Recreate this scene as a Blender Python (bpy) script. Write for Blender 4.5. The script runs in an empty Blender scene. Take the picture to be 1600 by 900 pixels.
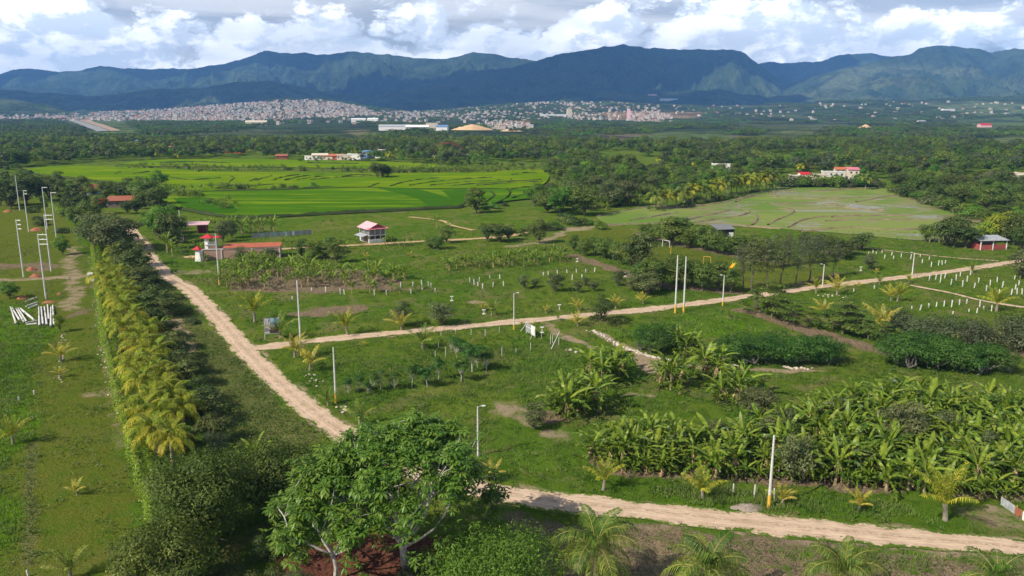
import bpy, math, random
import numpy as np
from mathutils import Vector, Matrix

scene = bpy.context.scene
COL = scene.collection

# ------------------------------------------------------------------ camera
CAM_H, FPX, HORIZON = 45.0, 1250.0, 170.0          # metres, focal length in 1600-px units, horizon row
PITCH = math.atan((450.0 - HORIZON) / FPX)
cam_data = bpy.data.cameras.new('camera')
cam_data.sensor_width = 36.0
cam_data.lens = 36.0 * FPX / 1600.0
cam_data.clip_start = 1.0
cam_data.clip_end = 60000.0
cam = bpy.data.objects.new('camera', cam_data)
COL.objects.link(cam)
cam.location = (0, 0, CAM_H)
cam.rotation_euler = (math.pi / 2 - PITCH, 0, 0)
scene.camera = cam

# ------------------------------------------------------------------ light and exposure
SUN_EL, SUN_AZ = math.radians(41), math.radians(34)      # shadows run to +x, and 34 degrees away from the viewer
sun_data = bpy.data.lights.new('sun', 'SUN')
sun_data.energy = 5.0
sun_data.angle = math.radians(0.5)
sun_data.color = (1.0, 0.91, 0.77)
sun = bpy.data.objects.new('sun', sun_data)
COL.objects.link(sun)
travel = Vector((math.cos(SUN_AZ) * math.cos(SUN_EL), math.sin(SUN_AZ) * math.cos(SUN_EL), -math.sin(SUN_EL)))
sun.rotation_euler = travel.to_track_quat('-Z', 'Y').to_euler()
sun.location = (-60, -40, 120)

scene.view_settings.view_transform = 'Standard'
scene.view_settings.look = 'None'
scene.view_settings.exposure = 0.38
scene.view_settings.gamma = 1.0
scene.view_settings.use_curve_mapping = False
scene.render.engine = 'CYCLES'
scene.cycles.use_denoising = True
scene.cycles.max_bounces = 6
scene.cycles.diffuse_bounces = 3
scene.cycles.glossy_bounces = 2
scene.cycles.transmission_bounces = 3
scene.cycles.volume_bounces = 1
scene.cycles.transparent_max_bounces = 8
scene.cycles.volume_step_rate = 4.0
scene.cycles.use_adaptive_sampling = True
scene.cycles.adaptive_threshold = 0.015


# ------------------------------------------------------------------ node helpers
class NT:
    def __init__(self, tree):
        self.t = tree

    def n(self, kind, **kw):
        nd = self.t.nodes.new(kind)
        for k, v in kw.items():
            if k.startswith('i_'):
                nd.inputs[k[2:].replace('_', ' ')].default_value = v
            else:
                setattr(nd, k, v)
        return nd

    def l(self, a, b):
        self.t.links.new(a, b)

    def val(self, x, sock):
        if hasattr(x, 'is_linked'):
            self.l(x, sock)
        else:
            sock.default_value = x

    def math(self, op, a, b=None, c=None, clamp=False):
        nd = self.n('ShaderNodeMath', operation=op, use_clamp=clamp)
        self.val(a, nd.inputs[0])
        if b is not None:
            self.val(b, nd.inputs[1])
        if c is not None:
            self.val(c, nd.inputs[2])
        return nd.outputs[0]

    def mix(self, f, a, b, blend='MIX'):
        nd = self.n('ShaderNodeMix', data_type='RGBA', blend_type=blend)
        self.val(f, nd.inputs[0])
        for s, x in ((6, a), (7, b)):
            if isinstance(x, tuple):
                nd.inputs[s].default_value = (x[0], x[1], x[2], 1)
            else:
                self.l(x, nd.inputs[s])
        return nd.outputs[2]

    def noise(self, vec, scale, detail=4, rough=0.55, dist=0.0, out=0, dim='2D'):
        nd = self.n('ShaderNodeTexNoise', noise_dimensions=dim)
        nd.inputs['Scale'].default_value = scale
        nd.inputs['Detail'].default_value = detail
        nd.inputs['Roughness'].default_value = rough
        nd.inputs['Distortion'].default_value = dist
        if vec is not None:
            self.l(vec, nd.inputs['Vector'])
        return nd.outputs[out]

    def ramp(self, f, lo, hi, a=0.0, b=1.0, smooth=True):
        nd = self.n('ShaderNodeMapRange', interpolation_type='SMOOTHSTEP' if smooth else 'LINEAR')
        self.val(f, nd.inputs[0])
        for i, x in ((1, lo), (2, hi), (3, a), (4, b)):
            self.val(x, nd.inputs[i])
        return nd.outputs[0]

    def vec(self, op, a, b=None):
        nd = self.n('ShaderNodeVectorMath', operation=op)
        for s, x in ((0, a), (1, b)):
            if x is None:
                continue
            if isinstance(x, tuple):
                nd.inputs[s].default_value = x
            else:
                self.l(x, nd.inputs[s])
        return nd.outputs[0]

    def attr(self, name, out='Fac'):
        return self.n('ShaderNodeAttribute', attribute_name=name).outputs[out]


# ------------------------------------------------------------------ sky: Nishita with broken cloud
world = bpy.data.worlds.new('World')
scene.world = world
world.use_nodes = True
wt = NT(world.node_tree)
world.node_tree.nodes.clear()
SKY_STRENGTH = 0.06
sky = wt.n('ShaderNodeTexSky', sky_type='NISHITA')
sky.sun_disc = False
sky.sun_elevation = SUN_EL
sky.sun_rotation = math.radians(180 + 90 - math.degrees(SUN_AZ))
sky.altitude = 700
sky.air_density = 1.0
sky.dust_density = 0.6
sky.ozone_density = 1.0
tc = wt.n('ShaderNodeTexCoord').outputs['Generated']
sep = wt.n('ShaderNodeSeparateXYZ')
wt.l(tc, sep.inputs[0])
azim = wt.math('ARCTAN2', sep.outputs[0], sep.outputs[1])
elev = wt.math('ARCSINE', sep.outputs[2])


def cloud_coords(k, kv, off):
    c = wt.n('ShaderNodeCombineXYZ')
    wt.l(wt.math('MULTIPLY_ADD', azim, k, off[0]), c.inputs[0])
    wt.l(wt.math('MULTIPLY_ADD', elev, kv, off[1]), c.inputs[1])
    c.inputs[2].default_value = off[2]
    return c.outputs[0]


def billow(off):
    """cauliflower heaps: large masses from noise, edges from fractal cells"""
    p = cloud_coords(6.5, 11.0, off)
    warp = wt.noise(p, 2.2, 5, 0.6, 0.0, 1)
    pw = wt.vec('ADD', p, wt.vec('MULTIPLY', wt.vec('SUBTRACT', warp, (0.5, 0.5, 0.5)), (0.42, 0.42, 0.42)))
    big = wt.noise(pw, 1.0, 2, 0.5)
    v = wt.n('ShaderNodeTexVoronoi', feature='F1', voronoi_dimensions='2D')
    v.inputs['Scale'].default_value = 2.6
    v.inputs['Detail'].default_value = 3
    v.inputs['Roughness'].default_value = 0.55
    v.inputs['Lacunarity'].default_value = 2.3
    wt.l(pw, v.inputs['Vector'])
    puff = wt.math('SUBTRACT', 0.62, v.outputs['Distance'])
    fine = wt.math('MULTIPLY', wt.math('SUBTRACT', wt.noise(pw, 7.0, 6, 0.62), 0.5), 0.22)
    s = wt.math('ADD', wt.math('MULTIPLY', big, 1.15), wt.math('MULTIPLY', puff, 0.42))
    return wt.math('ADD', s, fine)


OFF = (3.1, 1.4, 0.0)
den0 = billow(OFF)
den1 = billow((OFF[0] - 0.10, OFF[1] + 0.15, OFF[2]))         # a step towards the sun, to shade the heaps
# heaps sit low over the ranges and thin out upwards
low = wt.ramp(elev, math.radians(4.0), math.radians(8.8), 0.66, 0.02)
fade = wt.ramp(elev, math.radians(9), math.radians(30), 1.0, 0.22)          # overhead one looks up between the heaps
cov = wt.ramp(wt.math('ADD', den0, low), 0.68, 0.90)
lit = wt.ramp(wt.math('SUBTRACT', den0, den1), -0.17, 0.17)
thick = wt.ramp(wt.math('ADD', den0, low), 0.80, 1.25)
base_dark = wt.ramp(wt.noise(cloud_coords(5.0, 13.0, (7.7, 2.2, 1.0)), 1.0, 4, 0.55), 0.38, 0.64)
c_lit = wt.mix(lit, (0.56, 0.62, 0.70), (1.02, 1.02, 1.02))
c_heap = wt.mix(wt.math('MULTIPLY', base_dark, 0.55), c_lit, (0.46, 0.52, 0.60))
# flat grey sheets above
st = wt.noise(cloud_coords(2.6, 21.0, (1.3, 5.2, 3.0)), 1.0, 6, 0.58, 0.6)
sheet = wt.ramp(st, 0.22, 0.46)
st2 = wt.noise(cloud_coords(3.4, 26.0, (4.3, 9.2, 6.0)), 1.0, 5, 0.55, 0.4)
c_sheet = wt.mix(wt.ramp(st2, 0.35, 0.65), (0.50, 0.55, 0.62), (0.88, 0.89, 0.91))
k = 1.0 / SKY_STRENGTH
skyc = wt.mix(wt.math('MULTIPLY', wt.math('MULTIPLY', sheet, 0.92), fade), sky.outputs[0], wt.vec('SCALE', c_sheet))
skyc.node.inputs[7].links[0].from_node.inputs['Scale'].default_value = k * 1.0
heap_s = wt.vec('SCALE', c_heap)
heap_s.node.inputs['Scale'].default_value = k * 1.6
above = wt.ramp(elev, 0.0, math.radians(0.6))
skyc = wt.mix(wt.math('MULTIPLY', wt.math('MULTIPLY', cov, above), fade), skyc, heap_s)
bg = wt.n('ShaderNodeBackground')
bg.inputs[1].default_value = SKY_STRENGTH
wt.l(skyc, bg.inputs[0])
wo = wt.n('ShaderNodeOutputWorld')
wt.l(bg.outputs[0], wo.inputs[0])

# ------------------------------------------------------------------ numpy helpers
def hash2(ix, iy, seed):
    with np.errstate(over='ignore'):
        h = (ix.astype(np.int64) * 374761393 + iy.astype(np.int64) * 668265263 + seed * 1442695041) & 0xffffffff
        h = ((h ^ (h >> 13)) * 1274126177) & 0xffffffff
        h = h ^ (h >> 16)
    return (h & 0xffff).astype(np.float64) / 65535.0


def vnoise(x, y, seed=0):
    x = np.asarray(x, float); y = np.asarray(y, float)
    ix = np.floor(x); iy = np.floor(y)
    fx = x - ix; fy = y - iy
    fx = fx * fx * fx * (fx * (fx * 6 - 15) + 10)
    fy = fy * fy * fy * (fy * (fy * 6 - 15) + 10)
    a = hash2(ix, iy, seed); b = hash2(ix + 1, iy, seed)
    c = hash2(ix, iy + 1, seed); d = hash2(ix + 1, iy + 1, seed)
    return (a * (1 - fx) + b * fx) * (1 - fy) + (c * (1 - fx) + d * fx) * fy


def fbm(x, y, octv=4, seed=0, gain=0.5, lac=2.03):
    s = 0.0; amp = 1.0; tot = 0.0
    x = np.asarray(x, float); y = np.asarray(y, float)
    for o in range(octv):
        s = s + amp * vnoise(x, y, seed + o * 17)
        tot += amp
        x = x * lac + 13.7; y = y * lac - 7.3
        amp *= gain
    return s / tot


def ridged(x, y, octv=4, seed=0, gain=0.5):
    s = 0.0; amp = 1.0; tot = 0.0
    x = np.asarray(x, float); y = np.asarray(y, float)
    for o in range(octv):
        s = s + amp * (1 - np.abs(2 * vnoise(x, y, seed + o * 23) - 1)) ** 1.4
        tot += amp
        x = x * 2.05 + 5.1; y = y * 2.05 - 3.3
        amp *= gain
    return s / tot


def smooth(x, a, b):
    t = np.clip((np.asarray(x, float) - a) / (b - a), 0, 1)
    return t * t * (3 - 2 * t)


# ------------------------------------------------------------------ where a picture row and column meet level ground
CP, SP = math.cos(PITCH), math.sin(PITCH)


def P(px, py, z=0.0):
    """ground point (metres) seen at this place of the photograph"""
    u, v = (px - 800.0) / FPX, (450.0 - py) / FPX
    dx, dy, dz = u, CP + v * SP, -SP + v * CP
    t = (z - CAM_H) / dz
    return Vector((dx * t, dy * t, z))


def PA(pts, z=0.0):
    return np.array([P(a, b, z)[:2] for a, b in pts])


def pix(x, y, z=0.0):
    """inverse of P, vectorised"""
    x = np.asarray(x, float); y = np.asarray(y, float)
    dep = y * CP + (CAM_H - z) * SP
    up = y * SP - (CAM_H - z) * CP
    return 800 + FPX * x / dep, 450 - FPX * up / dep


def depth(px, py):
    p = P(px, py)
    return p.y * CP + CAM_H * SP


def z_at(py, y):
    """height that shows at row py when y metres out"""
    v = (450.0 - np.asarray(py, float)) / FPX
    return CAM_H + (-SP + v * CP) / (CP + v * SP) * y


def poly_sd(X, Y, poly):
    """signed distance to a polygon, negative inside"""
    d = np.full(X.shape, 1e18)
    inside = np.zeros(X.shape, bool)
    n = len(poly)
    for i in range(n):
        x0, y0 = poly[i]; x1, y1 = poly[(i + 1) % n]
        ex, ey = x1 - x0, y1 - y0
        wx, wy = X - x0, Y - y0
        t = np.clip((wx * ex + wy * ey) / (ex * ex + ey * ey + 1e-9), 0, 1)
        d = np.minimum(d, (wx - ex * t) ** 2 + (wy - ey * t) ** 2)
        c = ((y0 <= Y) & (y1 > Y)) | ((y1 <= Y) & (y0 > Y))
        with np.errstate(divide='ignore', invalid='ignore'):
            xi = x0 + (Y - y0) / (y1 - y0 if y1 != y0 else 1e-9) * ex
        inside ^= c & (X < xi)
    d = np.sqrt(d)
    return np.where(inside, -d, d)


def line_d(X, Y, pts):
    d = np.full(X.shape, 1e18)
    for i in range(len(pts) - 1):
        x0, y0 = pts[i]; x1, y1 = pts[i + 1]
        ex, ey = x1 - x0, y1 - y0
        wx, wy = X - x0, Y - y0
        t = np.clip((wx * ex + wy * ey) / (ex * ex + ey * ey + 1e-9), 0, 1)
        d = np.minimum(d, (wx - ex * t) ** 2 + (wy - ey * t) ** 2)
    return np.sqrt(d)


def catmull(pts, step):
    pts = np.asarray(pts, float)
    p = np.vstack([2 * pts[0] - pts[1], pts, 2 * pts[-1] - pts[-2]])
    out = []
    for i in range(1, len(p) - 2):
        L = np.linalg.norm(p[i + 1] - p[i])
        n = max(2, int(L / step))
        t = np.linspace(0, 1, n, endpoint=False)[:, None]
        a, b, c, d = p[i - 1], p[i], p[i + 1], p[i + 2]
        out.append(0.5 * (2 * b + (c - a) * t + (2 * a - 5 * b + 4 * c - d) * t ** 2 + (3 * b - a - 3 * c + d) * t ** 3))
    out.append(pts[-1][None])
    return np.vstack(out)


# ------------------------------------------------------------------ mesh helpers
def mesh_np(name, V, F, mats=(), attrs=None, colors=None, smooth_faces=False, mat_idx=None):
    """V (n,3), F (m,3) or (m,4) int array -> mesh"""
    V = np.ascontiguousarray(V, np.float32)
    F = np.ascontiguousarray(F, np.int32)
    me = bpy.data.meshes.new(name)
    me.vertices.add(len(V))
    me.vertices.foreach_set('co', V.ravel())
    m, c = F.shape
    me.loops.add(m * c)
    me.loops.foreach_set('vertex_index', F.ravel())
    me.polygons.add(m)
    me.polygons.foreach_set('loop_start', np.arange(0, m * c, c, dtype=np.int32))
    me.polygons.foreach_set('loop_total', np.full(m, c, np.int32))
    if smooth_faces:
        me.polygons.foreach_set('use_smooth', np.ones(m, bool))
    if mat_idx is not None:
        me.polygons.foreach_set('material_index', np.ascontiguousarray(mat_idx, np.int32))
    for mt in (mats if isinstance(mats, (list, tuple)) else [mats]):
        me.materials.append(mt)
    for k_, a in (attrs or {}).items():
        at = me.attributes.new(k_, 'FLOAT', 'POINT')
        at.data.foreach_set('value', np.ascontiguousarray(a, np.float32))
    for k_, a in (colors or {}).items():
        at = me.attributes.new(k_, 'FLOAT_COLOR', 'POINT')
        a = np.ascontiguousarray(a, np.float32)
        if a.shape[1] == 3:
            a = np.hstack([a, np.ones((len(a), 1), np.float32)])
        at.data.foreach_set('color', a.ravel())
    me.update(calc_edges=True)
    return me


def grid_faces(nr, nc):
    i = np.arange(nr - 1)[:, None] * nc + np.arange(nc - 1)[None, :]
    i = i.ravel()
    return np.stack([i, i + 1, i + nc + 1, i + nc], 1)


class MB:
    """collects boxes, tubes and polygons into one mesh"""
    def __init__(self):
        self.v, self.f, self.m = [], [], []

    def add(self, V, F, m=0):
        o = len(self.v)
        self.v += [tuple(map(float, x)) for x in V]
        self.f += [tuple(i + o for i in q) for q in F]
        self.m += [m] * len(F)
        return self

    def box(self, c, s, rz=0.0, m=0, rot=None):
        hx, hy, hz = s[0] / 2, s[1] / 2, s[2] / 2
        V = [Vector((x * hx, y * hy, z * hz)) for z in (-1, 1) for x, y in ((-1, -1), (1, -1), (1, 1), (-1, 1))]
        R = rot if rot is not None else Matrix.Rotation(rz, 3, 'Z')
        V = [R @ v + Vector(c) for v in V]
        return self.add(V, [(3, 2, 1, 0), (4, 5, 6, 7), (0, 1, 5, 4), (1, 2, 6, 5), (2, 3, 7, 6), (3, 0, 4, 7)], m)

    def tube(self, pts, rad, n=8, m=0, cap=True):
        pts = [Vector(p) for p in pts]
        if not hasattr(rad, '__len__'):
            rad = [rad] * len(pts)
        V = []
        for i, p in enumerate(pts):
            d = (pts[min(i + 1, len(pts) - 1)] - pts[max(i - 1, 0)]).normalized()
            a = d.cross(Vector((0.31, 0.95, 0.05)) if abs(d.y) < 0.9 else Vector((1, 0, 0))).normalized()
            b = d.cross(a)
            for k_ in range(n):
                t = 2 * math.pi * k_ / n
                V.append(p + (a * math.cos(t) + b * math.sin(t)) * rad[i])
        F = [(i * n + k_, i * n + (k_ + 1) % n, (i + 1) * n + (k_ + 1) % n, (i + 1) * n + k_)
             for i in range(len(pts) - 1) for k_ in range(n)]
        if cap:
            F += [tuple(range(n - 1, -1, -1)), tuple((len(pts) - 1) * n + k_ for k_ in range(n))]
        return self.add(V, F, m)

    def slab(self, quad, t, m=0):
        """a flat panel of thickness t through four corner points"""
        q = [Vector(p) for p in quad]
        nrm = (q[1] - q[0]).cross(q[3] - q[0]).normalized() * t
        V = q + [p + nrm for p in q]
        return self.add(V, [(3, 2, 1, 0), (4, 5, 6, 7), (0, 1, 5, 4), (1, 2, 6, 5), (2, 3, 7, 6), (3, 0, 4, 7)], m)

    def mesh(self, name, mats):
        me = bpy.data.meshes.new(name)
        me.from_pydata(self.v, [], self.f)
        for mt in (mats if isinstance(mats, (list, tuple)) else [mats]):
            me.materials.append(mt)
        me.polygons.foreach_set('material_index', np.array(self.m, np.int32))
        me.update()
        return me


def link(name, data, parent=None, loc=None, rz=None, s=None):
    o = bpy.data.objects.new(name, data)
    COL.objects.link(o)
    if parent is not None:
        o.parent = parent
    if loc is not None:
        o.location = loc
    if rz is not None:
        o.rotation_euler = (0, 0, rz)
    if s is not None:
        o.scale = (s, s, s) if not hasattr(s, '__len__') else s
    return o


def tag(o, label=None, cat=None, group=None, kind=None):
    if label:
        o['label'] = label
    if cat:
        o['category'] = cat
    if group:
        o['group'] = group
    if kind:
        o['kind'] = kind
    return o


def structure(name, me, parent=None):
    o = link(name, me, parent)
    if parent is None:
        tag(o, kind='structure')
    return o


def thing(name, loc, rz=0.0, s=1.0, label=None, cat=None, group=None):
    o = link(name, None, None, loc, rz, s)
    o.empty_display_size = 0.5
    return tag(o, label, cat, group)


# ------------------------------------------------------------------ materials
def new_mat(name):
    m = bpy.data.materials.new(name)
    m.use_nodes = True
    m.node_tree.nodes.clear()
    t = NT(m.node_tree)
    out = t.n('ShaderNodeOutputMaterial')
    return m, t, out


def principled(t, out, color, rough=0.8, spec=0.3, bump=None, bump_s=0.3, bump_d=0.05, metal=0.0):
    b = t.n('ShaderNodeBsdfPrincipled')
    if isinstance(color, tuple):
        b.inputs['Base Color'].default_value = (*color, 1)
    else:
        t.l(color, b.inputs['Base Color'])
    t.val(rough, b.inputs['Roughness'])
    b.inputs['Specular IOR Level'].default_value = spec
    b.inputs['Metallic'].default_value = metal
    if bump is not None:
        bn = t.n('ShaderNodeBump')
        bn.inputs['Strength'].default_value = bump_s
        bn.inputs['Distance'].default_value = bump_d
        t.l(bump, bn.inputs['Height'])
        t.l(bn.outputs[0], b.inputs['Normal'])
    t.l(b.outputs[0], out.inputs['Surface'])
    return b


def simple_mat(name, col, col2=None, scale=3.0, rough=0.75, spec=0.3, bump_d=0.01, metal=0.0, rnd=0.0):
    """plain paint, plaster, concrete, wood: two tones of grime, fine relief"""
    m, t, out = new_mat(name)
    co = t.n('ShaderNodeTexCoord').outputs['Object']
    col2 = col2 or tuple(c * 0.72 for c in col)
    n1 = t.noise(co, scale, 3, 0.62, dim='3D')
    n2 = t.noise(co, scale * 9, 2, 0.6, dim='3D')
    f = t.ramp(t.math('ADD', t.math('MULTIPLY', n1, 0.7), t.math('MULTIPLY', n2, 0.3)), 0.36, 0.66)
    c = t.mix(f, col, col2)
    if rnd:
        r = t.n('ShaderNodeObjectInfo').outputs['Random']
        hs = t.n('ShaderNodeHueSaturation')
        t.l(t.math('MULTIPLY_ADD', r, rnd, 1 - rnd / 2), hs.inputs['Value'])
        t.l(c, hs.inputs['Color'])
        c = hs.outputs[0]
    principled(t, out, c, rough, spec, n2, 0.5, bump_d, metal)
    return m


def leaf_mat(name, c_dark, c_mid, c_light, trans=0.28, rough=0.48, spec=0.22, vary=0.28, hue=0.02):
    m, t, out = new_mat(name)
    tint = t.attr('tint')
    rnd = t.n('ShaderNodeObjectInfo').outputs['Random']
    c_dark, c_mid, c_light = [tuple(min(0.8, x * 1.45) for x in q) for q in (c_dark, c_mid, c_light)]
    c = t.mix(t.ramp(tint, 0.0, 0.5, smooth=False), c_dark, c_mid)
    c = t.mix(t.ramp(tint, 0.5, 1.0, smooth=False), c, c_light)
    hs = t.n('ShaderNodeHueSaturation')
    t.l(t.math('MULTIPLY_ADD', rnd, 2 * hue, 0.5 - hue), hs.inputs['Hue'])
    r2 = t.math('FRACT', t.math('MULTIPLY', rnd, 7.31))
    t.l(t.math('MULTIPLY_ADD', r2, vary, 1 - vary * 0.5), hs.inputs['Value'])
    t.l(c, hs.inputs['Color'])
    b = t.n('ShaderNodeBsdfPrincipled')
    t.l(hs.outputs[0], b.inputs['Base Color'])
    b.inputs['Roughness'].default_value = rough
    b.inputs['Specular IOR Level'].default_value = spec
    tr = t.n('ShaderNodeBsdfTranslucent')
    tcx = t.mix(1.0, hs.outputs[0], (1.15, 1.25, 0.5), 'MULTIPLY')
    t.l(tcx, tr.inputs[0])
    mx = t.n('ShaderNodeMixShader')
    mx.inputs[0].default_value = trans
    t.l(b.outputs[0], mx.inputs[1])
    t.l(tr.outputs[0], mx.inputs[2])
    t.l(mx.outputs[0], out.inputs['Surface'])
    return m


def bark_mat(name, c1, c2, scale=2.0):
    return simple_mat(name, c1, c2, scale, 0.9, 0.15, 0.02)

# ================================================================== the setting
ROAD_MAIN = PA([(200, 352), (212, 368), (227, 385), (235, 400), (246, 415), (258, 429), (276, 441), (297, 453), (319, 475), (345, 502), (376, 539), (405, 569), (445, 607),
                (492, 645), (545, 682), (610, 716), (690, 747), (775, 769), (870, 784), (1000, 797), (1150, 814), (1300, 829), (1450, 843), (1600, 857), (1760, 874)])
ROAD_SIDE = PA([(388, 545), (425, 541), (500, 531), (575, 524), (650, 517), (730, 510), (800, 503), (860, 498), (920, 492), (985, 486),
                (1050, 479), (1110, 471), (1170, 463), (1230, 455), (1290, 447), (1350, 440), (1420, 432), (1500, 422), (1590, 408), (1680, 394)])
ROAD_HOUSE = PA([(425, 390), (480, 387), (540, 384), (610, 380), (680, 376), (745, 373), (800, 368), (830, 360)])
PATH_RIGHT = PA([(1422, 446), (1455, 452), (1490, 459), (1530, 469), (1570, 476), (1640, 486)])
PATH_PADDY = PA([(1392, 296), (1420, 305), (1450, 316), (1490, 330), (1532, 345)])
PATH_TOP = PA([(640, 339), (690, 345), (705, 352), (740, 360)])
TRACK_BACK = PA([(1330, 384), (1400, 393), (1480, 402), (1560, 408)])
ROADS = [(ROAD_MAIN, 1.85), (ROAD_SIDE, 1.7), (ROAD_HOUSE, 1.7), (PATH_RIGHT, 0.7), (PATH_PADDY, 0.9), (PATH_TOP, 0.9), (TRACK_BACK, 0.5)]

RICE = {
    'far': [(185, 257), (260, 250), (420, 250), (560, 253), (655, 256), (690, 262), (600, 265), (430, 262), (260, 261)],
    'mid': [(28, 268), (90, 261), (190, 262), (330, 269), (470, 271), (600, 272), (740, 270), (846, 267), (848, 290), (770, 296), (640, 296),
            (560, 294), (440, 298), (330, 300), (270, 304), (215, 291), (150, 283), (80, 277)],
    'near': [(270, 305), (330, 301), (440, 299), (560, 295), (640, 297), (770, 297), (850, 291), (853, 307), (800, 315), (722, 324), (640, 328), (560, 332),
             (470, 337), (400, 340), (345, 338), (300, 330), (250, 321)],
}
WET = [(928, 338), (1010, 323), (1110, 318), (1180, 302), (1215, 292), (1300, 292), (1392, 296), (1470, 318), (1530, 345), (1512, 371), (1440, 376), (1340, 367), (1200, 356), (1080, 351), (960, 351)]
PITCH_POLY = [(850, 368), (960, 352), (1040, 372), (1180, 400), (1320, 432), (1240, 452), (1150, 455), (1060, 432), (960, 395)]


def jitter(X, Y, amp, sc, seed):
    return X + amp * (fbm(X / sc, Y / sc, 3, seed) - 0.5) * 2, Y + amp * (fbm(X / sc + 51, Y / sc - 17, 3, seed + 9) - 0.5) * 2


def in_box(X, Y, pts, pad, fn):
    """evaluate fn only near the points; zero elsewhere"""
    pts = np.asarray(pts)
    k = (X > pts[:, 0].min() - pad) & (X < pts[:, 0].max() + pad) & (Y > pts[:, 1].min() - pad) & (Y < pts[:, 1].max() + pad)
    out = np.zeros(X.shape)
    if k.any():
        out[k] = fn(X[k], Y[k])
    return out


def blob(X, Y, cx, cy, rx, ry, soft=0.6):
    """irregular patch centred on a picture place, sizes in metres"""
    c = P(cx, cy)
    r = max(rx, ry)

    def fn(x, y):
        xj, yj = jitter(x, y, r * 0.35, r * 0.7, int(cx + cy) % 97)
        d = np.sqrt(((xj - c.x) / rx) ** 2 + ((yj - c.y) / ry) ** 2)
        return 1 - smooth(d, 1 - soft, 1 + soft * 0.4)
    return in_box(X, Y, [c[:2]], r * 2, fn)


def strip(X, Y, pts, w, soft=0.8, seed=1):
    q = PA(pts)
    return in_box(X, Y, q, w * 2.5, lambda x, y: 1 - smooth(line_d(*jitter(x, y, w * 0.6, w * 1.6, seed), q), w * (1 - soft), w))


def area(X, Y, pts, soft=2.0, amp=1.5, seed=3):
    q = PA(pts)
    return in_box(X, Y, q, amp * 2 + soft, lambda x, y: 1 - smooth(poly_sd(*jitter(x, y, amp, amp * 3, seed), q), -soft, soft * 0.3))


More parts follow.
